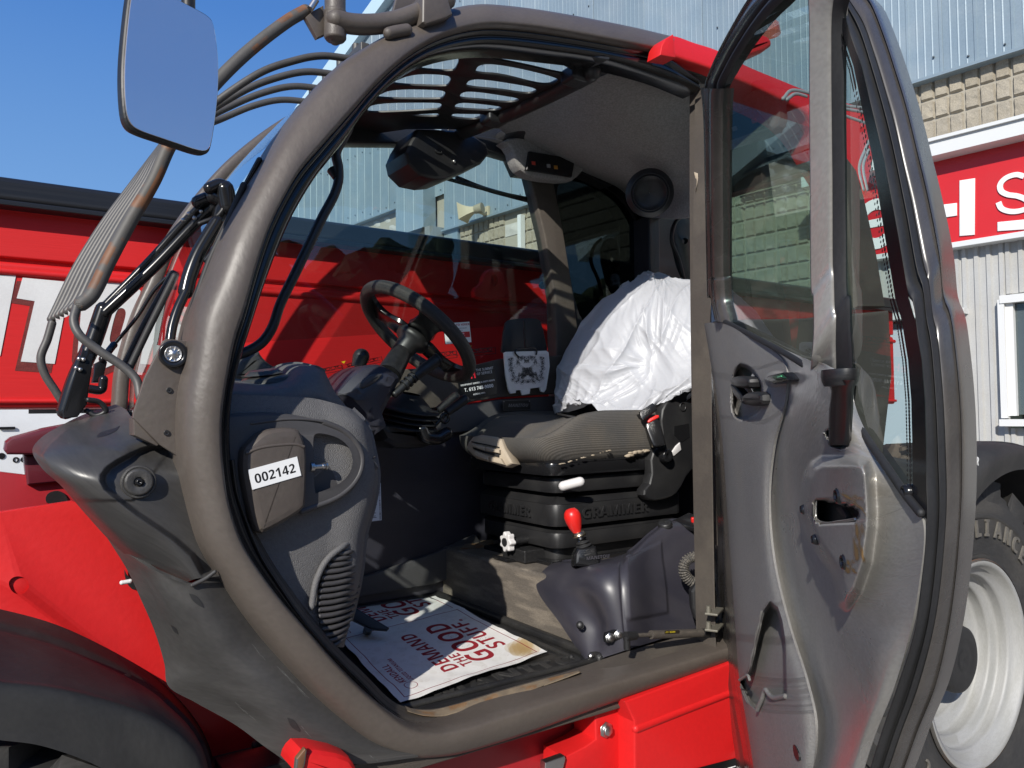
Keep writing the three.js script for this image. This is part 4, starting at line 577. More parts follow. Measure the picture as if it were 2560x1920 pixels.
  part('far_post', [railSweep(fw, fi2, [[0, -.05], [0, -.01], [.2, .004], [.8, .004], [1, -.01], [1, -.05]], EZ, 60)], M.taupe, cab);
  const nr = pts([[905, 150], [850, 182], [805, 222], [762, 275], [700, 362], [655, 438], [604, 530], [560, 620], [525, 710], [490, 800], [466, 915], [452, 984], [446, 1050]], (x, y) => PS(x, y, -0.06));
  const A = spline(nr, 30), B = spline(fi2, 30), G = A.map((p, i) => { const q = []; for (let k = 0; k <= 12; k++) { const t = k / 12; q.push(p.clone().lerp(B[i], t).add(V(-0.02 * 4 * t * (1 - t), 0, 0))); } return q; });
  part('windscreen', [gridGeo(G, 12, 30)], M.glass, cab);
  const frit = A.map((p, i) => [0, 0.03, 0.06].map((t) => p.clone().lerp(B[i], t).add(V(-0.02 * 4 * t * (1 - t) - 0.003, 0, 0))));
  part('windscreen_edge', [gridGeo(frit, 2, 30)], M.gloss, cab);
  // roof: slotted plate, frosted pane above, cross bar, skin
  const yR = 2.40, yp = (a) => a.map(([x, y]) => PY(x, y, yR)), o = V(0, yR, 0);
  const outline = yp(zB([[1600, 330], [1250, 280], [1000, 252], [870, 252], [690, 278], [540, 328], [380, 440], [230, 600], [100, 770], [480, 716], [800, 716]]));
  const slots = [[[530, 370], [640, 325], [740, 315], [772, 330], [750, 385], [725, 398], [560, 388]], [[400, 455], [520, 410], [690, 415], [728, 432], [710, 472], [690, 482], [420, 472]], [[320, 530], [400, 495], [660, 498], [698, 512], [680, 545], [655, 552], [320, 548]], [[255, 612], [300, 572], [650, 568], [676, 580], [665, 602], [640, 610], [280, 628]], [[505, 637], [600, 630], [655, 628], [660, 640], [640, 648], [540, 645]],
    [[925, 310], [945, 285], [1150, 300], [1240, 310], [1400, 390], [1390, 408], [1340, 412], [1130, 362], [960, 330]], [[858, 395], [880, 360], [960, 355], [1130, 385], [1310, 432], [1318, 450], [1270, 470], [1200, 468], [1000, 415], [870, 408]], [[806, 470], [830, 442], [900, 440], [1100, 470], [1200, 492], [1190, 515], [1130, 522], [1000, 500], [820, 485]], [[770, 535], [790, 510], [860, 508], [1040, 535], [1105, 548], [1090, 565], [1020, 570], [900, 555], [780, 548]], [[740, 595], [760, 572], [820, 570], [960, 585], [1010, 595], [990, 610], [940, 615], [760, 605]], [[725, 645], [735, 630], [800, 632], [900, 632], [915, 640], [890, 655], [850, 665], [740, 655]], [[1265, 320], [1330, 328], [1440, 370], [1425, 385], [1360, 366]]].map((a) => yp(chaikin(zB(a), 2)));
  const roof = part('roof_grille', [creased(extr(outline, o, EX, EZ, 0.007, 0.002, slots))], M.black, cab);
  part('roof_pane', [extr(yp(zB([[1590, 335], [1250, 290], [1000, 262], [870, 262], [690, 288], [545, 338], [390, 450], [240, 608], [110, 770], [480, 718], [800, 718]])), o, EX, EZ, 0.005, 0).translate(0, 0.012, 0)], M.frost, roof);
  part('roof_gap_filler', [railSweep(pts(zB([[1600, 330], [1250, 280], [1000, 252], [870, 252], [690, 278], [540, 328], [380, 440], [230, 600], [100, 770]]), (x, y) => PS(x, y, -0.06)), pts(zB([[1600, 330], [1250, 280], [1000, 252], [870, 252], [690, 278], [540, 328], [380, 440], [230, 600], [100, 770]]), (x, y) => PY(x, y, yR + 0.03)), [[0, 0], [1, 0]], EZ, 60)], M.black, roof);  // unseen strip added to keep sun from leaking in over the frame
  part('roof_bar', [tube(pts(zB([[1500, 398], [1480, 408], [1440, 430], [1200, 550], [960, 660], [790, 725]]), (x, y, ) => PY(x, y, 2.40)), 0.026, 40, 10), ...zB([[1420, 425], [960, 655]]).map(([x, y]) => { const p = PY(x, y, 2.395); return box(p.x - 0.035, p.x + 0.035, p.y - 0.02, p.y + 0.02, p.z - 0.03, p.z + 0.03, 0.01); })], M.black, roof);
  const H = [[[1600, 150, -.22], [1455, 212, -.4], [1345, 264, -.65], [1238, 312, -.9]], [[1700, 185, -.22], [1560, 288, -.4], [1440, 345, -.65], [1290, 350, -.93]], [[1790, 232, -.22], [1685, 365, -.4], [1560, 425, -.65], [1450, 425, -.93]], [[1810, 330, -.22], [1735, 440, -.4], [1650, 490, -.65], [1560, 480, -.95]], [[1815, 460, -.22], [1745, 535, -.4], [1640, 545, -.68], [1590, 525, -.95]]];
  const hl = part('headliner', [patch(H.map((r) => pts(r, PZ)), 50, 50, 0.012, (u, v) => 0.004 * fbm(u * 5, v * 5, 3, 0, 151))], M.liner, cab);
  part('roof_skin', [extr(pts([[1.5, -.18], [2.3, -.18], [2.3, -1.02], [1.5, -1.02]], (x, z) => V(x, 2.46, z)), V(0, 2.46, 0), EX, EZ, 0.05, 0.02)], M.black, cab);
  part('liner_lip', [railSweep(pts([[1590, 158, -.22], [1500, 178, -.32], [1390, 225, -.5], [1290, 268, -.7], [1180, 312, -.92]], PZ), pts(H[0], PZ), [[0, 0], [.5, -.004], [1, -.003]], EZ, 30)], M.black, hl);
  part('switch_lobe', [extrZ(zB([[1000, 770], [1062, 815], [1085, 900], [1120, 950], [1200, 985], [1390, 1004], [1445, 965], [1500, 880], [1420, 780], [1200, 740]]), -0.88, 0.06, 0.014, 1)], M.liner, hl);
  const sp = part('switch_panel', [extrZ(zB([[1160, 835], [1412, 878], [1395, 978], [1143, 938]]), -0.868, 0.02, 0.004, 0)], M.gloss, hl);
  [[1182, 902, 'iconRed', [0.5, 0.05, 0.03]], [1265, 917, 'iconWhite', [0.25, 0.25, 0.25]], [1305, 925, 'iconAmber', [0.45, 0.2, 0.03]]].forEach(([x, y, n, c]) => { const [[a, b]] = zB([[x, y]]); part('switch_icon', [extrZ([[a - 5, b - 5], [a + 4, b - 4], [a + 5, b + 5], [a - 4, b + 4]], -0.8665, 0.003, 0.0005)], mat(n, { color: rgb(...c), roughness: 0.4 }), sp); });
  const lp = PZ(...zB([[1825, 1068]])[0], -0.52);
  part('loudspeaker', [lathe([[0.001, -0.018], [0.036, -0.012], [0.051, -0.005], [0.054, 0.003], [0.058, 0.003], [0.06, -0.01]], lp, V(-0.62, -0.3, 0.72), 40)], M.black, hl);
  part('speaker_rim', [lathe([[0.059, -0.004], [0.061, 0.002], [0.065, 0.0], [0.08, -0.018]], lp, V(-0.62, -0.3, 0.72), 40)], M.black, hl);
  // red roof fairing with grey stripes
  const rf = part('roof_fairing', [railSweep(pts([[1655, 112], [1662, 96], [1684, 84], [1740, 102], [1800, 122], [1870, 160], [1960, 198], [2030, 226], [2110, 250], [2170, 275], [2192, 330], [2190, 400], [2165, 488]], (x, y) => PS(x, y, 0.0)), pts([[1650, 138], [1680, 142], [1720, 155], [1772, 172], [1822, 192], [1880, 216], [1950, 250], [2012, 285], [2055, 330], [2085, 378], [2110, 420], [2135, 460], [2155, 492]], (x, y) => PS(x, y, 0.0)), [[0, -.09], [0, -.03], [.06, -.006], [.18, .003], [.85, .003], [1, -.01], [1, -.14]], EZ, 80)], M.red, tele, 'red roof fairing along the cab edge with grey stripes');
  part('fairing_end', [extrZ([[1650, 138], [1655, 112], [1664, 97], [1684, 85], [1690, 145]], -0.1, 0.05, 0.004)], M.red, rf);
  const gs = mat('stripeGrey', { color: rgb(0.3, 0.3, 0.31), roughness: 0.5 });
  for (const a of [[[880, 545], [920, 503], [1000, 512], [1190, 580], [1330, 600]], [[900, 550], [945, 522], [1005, 535]], [[1195, 600], [1335, 625]], [[1195, 635], [1340, 685]], [[1320, 1050], [1296, 940], [1330, 830], [1375, 740]], [[1340, 1050], [1318, 930], [1350, 830]]]) part('stripe', [tube(pts(zC(a), (x, y) => PS(x, y, 0.001)), 0.0065, 30, 6)], gs, rf);
  part('far_fairing', [extrZ(zC([[560, 290], [740, 170], [820, 200], [828, 268], [640, 330], [520, 340]]), -0.32, 0.12, 0.02, 1)], M.red, rf);
  const bp = PZ(...zC([[805, 190]])[0], -0.38); part('beacon', [lathe([[0.001, 0.05], [0.02, 0.047], [0.034, 0.034], [0.038, 0.0]], bp, EY, 24)], mat('beaconDome', { color: rgb(0.85, 0.3, 0.2), transmission: 0.8, roughness: 0.05, thickness: 0 }), rf);
  // rear corner post, rear quarter lower panel, quarter glass
  part('rear_post', [extrZ(zC([[1205, 830], [1290, 940], [1330, 1080], [1400, 1400], [1450, 1700], [1290, 1700], [1265, 1450], [1225, 1000]]), -0.06, 0.07, 0.01)], M.taupeDull, cab);
  part('rear_panel', [extrZ(zG([[575, 440], [1020, 430], [1470, 388], [1488, 740], [1430, 1250], [1300, 1700], [575, 1700]]), -0.05, 0.06, 0.012)], M.taupeDull, cab);
  part('rear_glass', [extrZ([[1795, 240], [2030, 320], [2130, 520], [2140, 790], [1795, 800]], -0.075, 0.005, 0)], M.glass, cab);
}
{ // wiper with parallel arms, and the small far wiper
  const P = (a, z) => pts(zO(a), (x, y) => PZ(x, y, z));
  const ar = (a, z0, z1, r) => { const q = zO(a); return tube(q.map(([x, y], i) => PZ(x, y, lerp(z0, z1, i / (q.length - 1)))), r, 40, 8); };
  const w = part('wiper', [ar([[395, 950], [700, 640], [900, 420], [1020, 300]], -.3, -.22, 0.0075), ar([[420, 970], [740, 670], [960, 440], [1110, 290]], -.29, -.21, 0.0105), ar([[408, 955], [330, 1180], [230, 1400], [165, 1600]], -.3, -.3, 0.0155), extrZ(zO([[270, 1200], [345, 1240], [300, 1560], [240, 1640], [150, 1650], [140, 1610]]), -.285, 0.03, 0.004)], M.gloss, tele, 'black parallel-arm wiper on the windscreen');
  part('wiper_head', [ar([[1010, 270], [1060, 250]], -.215, -.21, 0.013), ar([[1100, 235], [1150, 260]], -.2, -.2, 0.014), ar([[1180, 190], [1200, 300]], -.19, -.19, 0.018), ar([[1080, 180], [1150, 155], [1185, 170]], -.19, -.19, 0.011), extrZ(zO([[1120, 300], [1160, 240], [1250, 200], [1240, 290], [1200, 370], [1150, 420], [1100, 400]]), -.185, 0.03, 0.006)], M.gloss, w);
  part('washer_hose', [ar([[1160, 160], [1195, 190], [1180, 290], [1130, 360], [1060, 390], [1020, 405]], -.18, -.19, 0.0045)], M.black, w);
  for (const [x, y] of [[950, 343], [912, 383], [1028, 328], [985, 370], [250, 1268], [278, 1272], [232, 1326], [257, 1336]]) { const p = PZ(...zO([[x, y]])[0], x > 500 ? -.212 : -.282); part('rivet', [new THREE.SphereGeometry(0.0042, 10, 6).translate(p.x, p.y, p.z)], M.metal, w); }
  const bl = part('wiper_blade', [ar([[1400, 0], [1320, 150], [1230, 330], [1150, 510], [1060, 640]], -.1, -.15, 0.0055), ar([[1130, 400], [1010, 600], [955, 740], [930, 840]], -.17, -.16, 0.0135), ar([[930, 840], [880, 950], [845, 1060], [830, 1150]], -.155, -.14, 0.0085)], M.gloss, w);
  part('blade_rubber', [ar([[1180, 440], [1085, 640], [1020, 820], [960, 1000], [920, 1150]], -.1, -.1, 0.006), ar([[1300, 160], [1180, 440]], -.09, -.1, 0.006)], M.rubber, bl);
  const f = part('far_wiper', [ar([[470, 1180], [620, 1000], [730, 830], [830, 730]], -.55, -.5, 0.004), extrZ(zO([[345, 1300], [420, 1260], [430, 1290], [400, 1420], [330, 1420], [340, 1360]]), -.5, 0.03, 0.005), ar([[400, 1270], [470, 1180]], -.5, -.54, 0.008), ar([[310, 1460], [390, 1465], [405, 1400]], -.48, -.48, 0.009)], M.gloss, tele);
  part('blade_rubber', [ar([[850, 725], [760, 880], [650, 1080], [550, 1290]], -.5, -.5, 0.008), ar([[860, 740], [780, 900], [690, 1080], [570, 1330]], -.47, -.47, 0.0075)], M.rubber, f);
  part('wiper_cable', [ar([[310, 1530], [380, 1545], [420, 1600], [360, 1630], [300, 1600]], -.28, -.3, 0.005)], M.black, w);
}
// ---------------------------------------------------------------- inside the cab
const FL = 0.88;
// outline on a plane through o facing n
function extrN(px, o, n, depth, bevel = 0.003, k = 0, holes = []) { n = n.clone().normalize(); const ex = V(0, 1, 0).cross(n).normalize(), ey = n.clone().cross(ex), f = (a) => a.map(([x, y]) => PP(x, y, o, n)); return creased(extr(f(k ? chaikin(px, k) : px), o, ex, ey, depth, bevel, holes.map(f))); }
const z1 = (a, x, y) => a([[x, y]])[0];
{
  const it = part('cab_floor', [box(0.3, 2.2, FL - 0.05, FL - 0.006, -1.03, -0.02, 0.004)], M.taupeDull, tele);
  part('sill_wall', [box(0.34, 1.5, FL - 0.06, FL + 0.012, -0.15, -0.06, 0.003)], M.black, it);
  part('far_wall', [box(0.3, 2.3, FL - 0.05, 1.53, -1.06, -0.995, 0.006)], M.navy, it);
  part('front_wall', [box(0.28, 0.36, FL - 0.05, 1.5, -1.03, -0.26, 0.006)], M.navy, it);
  part('rear_wall', [box(2.2, 2.26, FL - 0.05, 1.62, -1.03, -0.06, 0.006), box(2.2, 2.26, 1.6, 2.52, -1.05, -0.93, 0.006), box(2.2, 2.26, 2.28, 2.52, -1.03, -0.1, 0.006)], M.navy, it);
  part('rear_window', [box(2.22, 2.226, 1.6, 2.3, -0.95, -0.1, 0.001)], M.glass, it);
  part('wall_trim', [extrZ(zE([[380, 720], [870, 690], [1010, 655], [1340, 638], [1320, 850], [1000, 870], [530, 945], [380, 970]]), -0.955, 0.03, 0.005)], M.taupeDull, it);
  part('wall_trim', [extrZ(zE([[380, 985], [530, 955], [1000, 880], [1310, 862], [1290, 1000], [900, 1050], [380, 1110]]), -0.965, 0.03, 0.005)], M.dashSmooth, it);
  part('wall_ledge', [extrZ(zI([[200, 620], [640, 470], [860, 370], [900, 420], [880, 560], [640, 640], [180, 720]]), -0.97, 0.02, 0.004)], M.dashSmooth, it);
  // seat box with scuffed front
  part('seat_box', [box(1.275, 2.2, FL - 0.01, 1.05, -1.02, -0.30, 0.012, 3)], mat('seatBox', { map: dustTex([0.105, 0.09, 0.075], [0.27, 0.23, 0.18], 0.5, 0.5, 161, 0.25), roughness: 0.75, bumpMap: coarse, bumpScale: 0.001 }), it);
  part('box_top_patch', [patch([[[820, 400], [880, 392], [950, 395]], [[800, 425], [870, 430], [960, 412]], [[770, 450], [850, 445], [950, 440]]].map((r) => pts(zI(r), (x, y) => PY(x, y, 1.0515))), 16, 16, 0.0008, (u, v) => 0.003 * fbm(u * 8, v * 8, 4, 0, 165))], M.dirt, it);  // thin mottled tan patch on the seat box top
  // far side: header, motor housing, post, tinted quarter window, panel
  const zf = -0.99;
  part('far_header', [extrZ([[1120, 296], [1262, 296], [1290, 352], [1120, 352]], -0.985, 0.05, 0.004), extrZ(zB([[-60, 690], [480, 690], [960, 760], [1100, 800], [1300, 900], [1480, 930], [1640, 1010], [1600, 1030], [1450, 958], [1290, 985], [1160, 968], [1100, 960], [1060, 870], [930, 832], [470, 792], [100, 788], [-60, 960], [-160, 960]]), -0.95, 0.06, 0.006)], M.black, tele);
  part('far_window', [extrZ(zB([[-500, 1500], [-100, 960], [60, 740], [480, 740], [960, 800], [1120, 900], [1300, 960], [1400, 1780], [-500, 1900]]), -1.0, 0.005, 0)], M.glass, tele);
  const mh = part('motor_housing', [extrZ(zB([[476, 840], [500, 780], [545, 708], [800, 716], [925, 790], [942, 850], [900, 902], [705, 985], [640, 990], [555, 972], [490, 905]]), -0.80, 0.16, 0.016, 0)], M.black, tele);
  { const p = PZ(...z1(zB, 741, 893), -0.797); part('screw', [new THREE.SphereGeometry(0.006, 12, 8).translate(p.x, p.y, p.z)], M.metal, mh); part('tab', [tube(pts(zB([[638, 832], [645, 842], [670, 845], [674, 836]]), (x, y) => PZ(x, y, -0.797)), 0.002, 10, 6)], M.black, mh); }
  part('far_wiper_arm', [tube(pts(zB([[690, 985], [870, 1035], [1010, 1070], [1180, 1105]]), (x, y) => PZ(x, y, -1.03)), 0.007, 20, 8), tube(pts(zB([[760, 985], [900, 1040], [1060, 1085], [1180, 1116]]), (x, y) => PZ(x, y, -1.045)), 0.009, 20, 8)], M.gloss, tele);
  part('far_post', [extrZ([[1322, 425], [1382, 440], [1406, 560], [1436, 746], [1446, 830], [1430, 1000], [1392, 1030], [1394, 985], [1388, 746], [1362, 590]], -0.975, 0.06, 0.008)], M.taupeDull, tele);
  const qw = chaikin([...zB([[1290, 990], [1450, 965], [1600, 1032], [1715, 1130], [1785, 1280], [1826, 1450]]), [1640, 840], [1560, 850], [1448, 840], [1400, 560]], 2);
  part('far_quarter_panel', [extrZ([[1376, 430], [1480, 425], [1745, 520], [1770, 1000], [1442, 1000], [1440, 800]], -1.0, 0.05, 0.006, 0, [qw])], M.black, tele);
  part('far_quarter_window', [extrZ(qw, -1.02, 0.005, 0)], M.tint, tele);
  part('rear_bracket', [extrZ(zB([[1945, 1290], [1985, 1190], [2058, 1225], [2062, 1560], [2000, 1530]]), -0.80, 0.02, 0.004, 1, [chaikin(zB([[1995, 1330], [2005, 1310], [2030, 1310], [2042, 1330], [2030, 1355], [2005, 1355]]), 2)]), tube(pts(zB([[2000, 1195], [1960, 1240], [1945, 1330], [1985, 1440], [2010, 1540]]), (x, y) => PZ(x, y, -0.78)), 0.008, 20, 8)], M.black, tele);
  // print on the far wall
  const ez = canvasMat('decalDealer', 512, 380, (g, w, h) => { g.fillStyle = '#0c0c0d'; g.fillRect(0, 0, w, h); g.fillStyle = '#e32636'; g.font = 'bold 118px sans-serif'; g.fillText('eeH', 34, 150); g.fillStyle = '#efefef'; g.font = '42px sans-serif'; g.fillText('THE SUMMIT', 262, 78); g.fillText('OF SERVICE', 266, 122); g.font = 'bold 27px sans-serif'; g.fillText('EQUIPMENT SERVICE & PARTS RENTS', 30, 218); g.font = 'bold 56px sans-serif'; g.fillText('T. 613 748-9000', 70, 290); g.font = 'bold 30px sans-serif'; g.fillText('eehinc.com', 180, 346); }, { roughness: 0.35 });
  const pl = (n, a, z, mt, lab) => part(n, [plate(...zE(a).map(([x, y]) => PZ(x, y, z)))], mt, it, lab);
  pl('decal', [[776, 888], [980, 852], [766, 706]], -0.953, ez, 'black dealer decal with phone number');
  pl('notice_label', [[692, 578], [838, 566], [684, 460]], -0.99, canvasMat('notice', 384, 330, (g, w, h) => { g.fillStyle = '#e9e9e6'; g.fillRect(0, 0, w, h); g.strokeStyle = '#222'; g.lineWidth = 4; g.strokeRect(2, 2, w - 4, h - 4); g.fillStyle = '#a01a1a'; g.font = 'bold 44px sans-serif'; g.fillText('NOTICE TO HIRER', 8, 56); g.fillStyle = '#333'; g.font = '25px sans-serif'; g.fillText('UNDERMENTIONED MUST', 40, 106); g.fillText('BE CHECKED DAILY', 60, 138); g.fillStyle = '#c01c1c'; g.fillRect(60, 156, 310, 88); g.fillStyle = '#fff'; g.font = 'bold 30px sans-serif'; g.fillText('ENGINE OIL', 120, 192); g.fillText('TYRES GREASE', 90, 232); g.fillStyle = '#444'; g.font = '22px sans-serif'; g.fillText('RESPONSIBILITY OF THE', 60, 276); g.fillText('HIRER OR HIS AGENT', 80, 306); }), 'white notice label on the far window');
  const warn = canvasMat('pictograms', 512, 160, (g, w, h) => { g.clearRect(0, 0, w, h); g.strokeStyle = '#0a0505'; g.lineWidth = 4; g.strokeRect(14, 60, 180, 60); for (const x of [60, 130, 250, 330, 420]) { g.beginPath(); g.arc(x, 76, 16, 0, 7); g.moveTo(x - 26, 100); g.lineTo(x + 26, 92); g.moveTo(x + 16, 76); g.lineTo(x + 40, 60); g.stroke(); } g.fillStyle = '#d8b40c'; g.beginPath(); g.moveTo(212, 52); g.lineTo(196, 24); g.lineTo(228, 24); g.closePath(); g.fill(); g.strokeStyle = '#b01212'; g.lineWidth = 6; g.beginPath(); g.moveTo(370, 120); g.lineTo(394, 150); g.moveTo(394, 120); g.lineTo(370, 150); g.stroke(); }, { transparent: true, alphaTest: 0.3 });
  pl('warning_label', [[615, 690], [985, 650], [612, 590]], -0.992, warn); pl('warning_label', [[-20, 770], [360, 690], [-22, 690]], -0.992, warn);
  pl('name_plate', [[1010, 944], [1165, 940], [1008, 886]], -0.948, canvasMat('plateMan', 384, 140, (g, w, h) => { g.fillStyle = '#101011'; g.fillRect(0, 0, w, h); g.strokeStyle = '#555'; g.lineWidth = 5; g.strokeRect(5, 5, w - 10, h - 10); g.fillStyle = '#77777a'; g.font = 'italic bold 58px sans-serif'; g.fillText('MANITOU', 70, 92); g.fillStyle = '#888'; for (const [x, y] of [[18, 18], [w - 18, 18]]) { g.beginPath(); g.arc(x, y, 8, 0, 7); g.fill(); } }, { metalness: 0.3 }));
  pl('data_label', [[275, 1557], [340, 1549], [314, 1350]], -0.42, canvasMat('dataLab', 128, 384, (g, w, h) => { g.fillStyle = '#cfd2d6'; g.fillRect(0, 0, w, h); g.fillStyle = '#333'; for (let i = 0; i < 40; i++) g.fillRect(104, 6 + i * 9.4, 18, 2 + 4 * rnd()); for (const y of [150, 200, 215, 300, 330, 345]) g.fillRect(14, y, 40 + 30 * rnd(), 6); }));
  part('manual_holder', [extrZ(zE([[1000, 665], [1020, 465], [1050, 436], [1195, 430], [1228, 452], [1268, 650], [1262, 660]]), -0.968, 0.012, 0.004, 1)], M.black, it);
}
{ // instrument pod left of the wheel
  const B0 = [[[556,984,-0.1],[628,988,-0.103],[730,992,-0.108],[790,997,-0.118],[868,1018,-0.135],[881,1027,-0.27]],[[552,1035,-0.085],[628,1040,-0.088],[720,1045,-0.094],[805,1050,-0.103],[902,1060,-0.118],[915,1064,-0.27]],[[550,1110,-0.085],[628,1112,-0.088],[720,1115,-0.094],[812,1120,-0.103],[921,1129,-0.118],[934,1132,-0.27]],[[553,1180,-0.085],[630,1182,-0.088],[722,1184,-0.094],[816,1186,-0.103],[930,1188,-0.118],[943,1190,-0.27]],[[565,1260,-0.085],[640,1262,-0.088],[730,1262,-0.094],[810,1262,-0.103],[921,1258,-0.118],[934,1256,-0.27]],[[590,1345,-0.085],[660,1345,-0.088],[740,1345,-0.094],[812,1343,-0.103],[899,1339,-0.118],[912,1338,-0.27]],[[630,1425,-0.085],[690,1425,-0.088],[755,1425,-0.094],[812,1425,-0.103],[890,1425,-0.118],[903,1425,-0.27]],[[680,1515,-0.085],[722,1515,-0.088],[768,1515,-0.094],[812,1515,-0.103],[872,1515,-0.118],[885,1515,-0.27]],[[740,1615,-0.085],[768,1615,-0.088],[796,1615,-0.094],[820,1615,-0.103],[847,1618,-0.118],[860,1618,-0.203]]];
  const d = part('dashboard', [hPatch(B0, 80, 110, [], PZ, 0.006)], M.dash, tele);
  const T0 = [[[583, 957, -.24], [655, 963, -.26], [712, 950, -.28], [742, 922, -.30], [786, 917, -.31], [812, 928, -.32]], [[576, 968, -.17], [650, 971, -.18], [715, 960, -.19], [758, 940, -.20], [796, 936, -.21], [822, 950, -.27]], [[568, 982, -.12], [636, 984, -.125], [712, 982, -.135], [768, 976, -.145], [816, 980, -.165], [842, 987, -.25]], [[556, 1000, -.112], [628, 1004, -.116], [732, 1010, -.126], [790, 1014, -.146], [850, 1026, -.175], [883, 1034, -.30]]];
  part('dash_top', [hPatch(T0, 60, 30, [], PZ, 0.006), patch([pts(T0[0], PZ), pts(T0[0], PZ).map((q) => q.clone().add(V(0, 0.012, -0.12))), pts(T0[0], PZ).map((q) => q.clone().add(V(0, -0.02, -0.35)))], 40, 20, 0.004)], M.dash, d);
  const fd = PZ(...z1(zM, 480, 392), -0.33);
  part('dash_vent', [lathe([[0.0008, 0.009], [0.0225, 0.0105], [0.0375, 0.0075], [0.051, 0.0045], [0.0555, -0.003]], fd, V(-0.15, 1, 0.1), 40), lathe([[0.001, 0.016], [0.03, 0.02], [0.04, 0.012]], fd.clone().add(V(-0.005, 0, -0.005)), V(-0.15, 1, 0.1), 30)], M.cowl, d);
  part('dash_far', [extrZ(zM([[40, 420], [60, 300], [150, 190], [240, 130], [400, 60], [425, 120], [520, 220], [680, 300], [760, 330], [600, 440], [200, 440]]), -0.62, 0.2, 0.02, 1)], M.cowl, d);
  // fittings on the side of the pod
  const qn = V(0.1, 0.04, 0.99).normalize(), qo = V(0.43, 1.38, -0.092), QO = (k) => qo.clone().addScaledVector(qn, k), PQ = (x, y, k = 0) => PP(x, y, QO(k), qn), onQ = (px, k, dep, bev = 0.004, ch = 0, holes = []) => extrN(px, QO(k), qn, dep, bev, ch, holes);
  const rec = chaikin(zM([[925, 1290], [915, 1040], [950, 950], [1010, 915], [1120, 918], [1300, 972], [1425, 1080], [1488, 1230], [1478, 1400], [1400, 1530], [1290, 1620], [1100, 1700], [960, 1740], [930, 1600]]), 2);
  const bez = part('dash_bezel', [onQ(zM([[-60, 780], [300, 758], [520, 750], [850, 780], [1200, 882], [1400, 985], [1520, 1110], [1580, 1280], [1555, 1430], [1470, 1600], [1350, 1700], [1120, 1800], [800, 1900], [480, 2040], [300, 2060], [100, 1700]]), 0.022, 0.04, 0.012, 1, [rec])], M.dashSmooth, d);
  part('bezel_ridge', [tube(pts(zM([[300, 880], [480, 855], [700, 832], [920, 835], [1120, 865], [1240, 910]]), (x, y) => PQ(x, y, 0.021)), 0.003, 30, 6)], M.dashSmooth, bez);
  part('bezel_rim', [tube(pts(zM([[1100, 868], [1300, 950], [1440, 1070], [1520, 1230], [1512, 1390], [1440, 1530], [1330, 1640], [1200, 1720], [1020, 1790], [860, 1850]]), (x, y, ) => PQ(x, y, 0.018)), 0.006, 50, 8)], M.dashSmooth, bez);
  part('recess_floor', [onQ(rec, 0.0, 0.006, 0)], M.dashSmooth, d);
  const cap = part('fuse_cover', [onQ(zM([[214, 1400], [222, 1190], [262, 1118], [440, 960], [560, 930], [720, 918], [830, 930], [872, 965], [930, 1110], [945, 1300]]).concat(zD([[1704, 1460], [1690, 1490], [1640, 1530], [1520, 1600], [1440, 1635], [1405, 1560], [1368, 1400]])), 0.05, 0.05, 0.016, 1)], M.taupe, d, 'taupe fuse cover with a white number sticker');
  part('cover_crease', [tube(pts(zM([[250, 1205], [400, 1150], [620, 1118], [800, 1112], [880, 1135]]), (x, y) => PQ(x, y, 0.0485)), 0.003, 30, 6)], M.taupe, cap);
  part('number_sticker', [plate(...zM([[312, 1612], [851, 1455], [262, 1393]]).map(([x, y]) => PQ(x, y, 0.0505)))], canvasMat('num', 512, 200, (g, w, h) => { g.fillStyle = '#f3f3f1'; g.fillRect(0, 0, w, h); g.fillStyle = '#1c1c1e'; g.font = 'bold 130px sans-serif'; g.textAlign = 'center'; g.textBaseline = 'middle'; g.fillText('002142', w / 2, h / 2 + 6, 450); }, { roughness: 0.3 }), cap, 'white sticker reading 002142');
  const ka = PQ(...z1(zM, 950, 1362), 0.02), kb = PQ(...z1(zM, 1135, 1350), 0.02); part('key_lock', [cyl(ka, ka.clone().lerp(kb, 0.2), 0.009), cyl(ka.clone().lerp(kb, 0.2), ka.clone().lerp(kb, 0.75), 0.005), cyl(ka.clone().lerp(kb, 0.72), ka.clone().lerp(kb, 0.86), 0.006), cyl(ka.clone().lerp(kb, 0.9), kb, 0.0075)], M.metal, d);
  part('dash_clip', [extrZ(zM([[1560, 1300], [1665, 1272], [1718, 1360], [1705, 1395], [1560, 1440], [1548, 1380]]), -0.13, 0.05, 0.006)], M.cowl, d);
  part('dash_gap', [tube(pts(zM([[1560, 1282], [1620, 1270], [1670, 1248]]), (x, y) => PZ(x, y, -0.13)), 0.002, 10, 6)], M.black, d);
  // louvred vent
  const L = [[440, 1880, 2015], [470, 1850, 2015], [505, 1825, 2012], [540, 1805, 2006], [575, 1792, 2000], [610, 1783, 1992], [645, 1775, 1986], [680, 1770, 1980], [715, 1766, 1972], [750, 1766, 1966], [785, 1770, 1956], [820, 1778, 1946], [855, 1790, 1936], [890, 1806, 1924], [920, 1822, 1912], [948, 1840, 1902]];
  const vz = (x) => lerp(-0.094, -0.122, Math.pow(clamp((x - 780) / 100, 0, 1), 1)) - 0.12 * sstep(0, 1, (x - 875) / 40);
  const VO = chaikin(zH([[2012, 390], [1900, 450], [1810, 520], [1750, 640], [1735, 760], [1760, 850], [1850, 985], [1895, 985], [1960, 790], [2000, 560]]), 1);
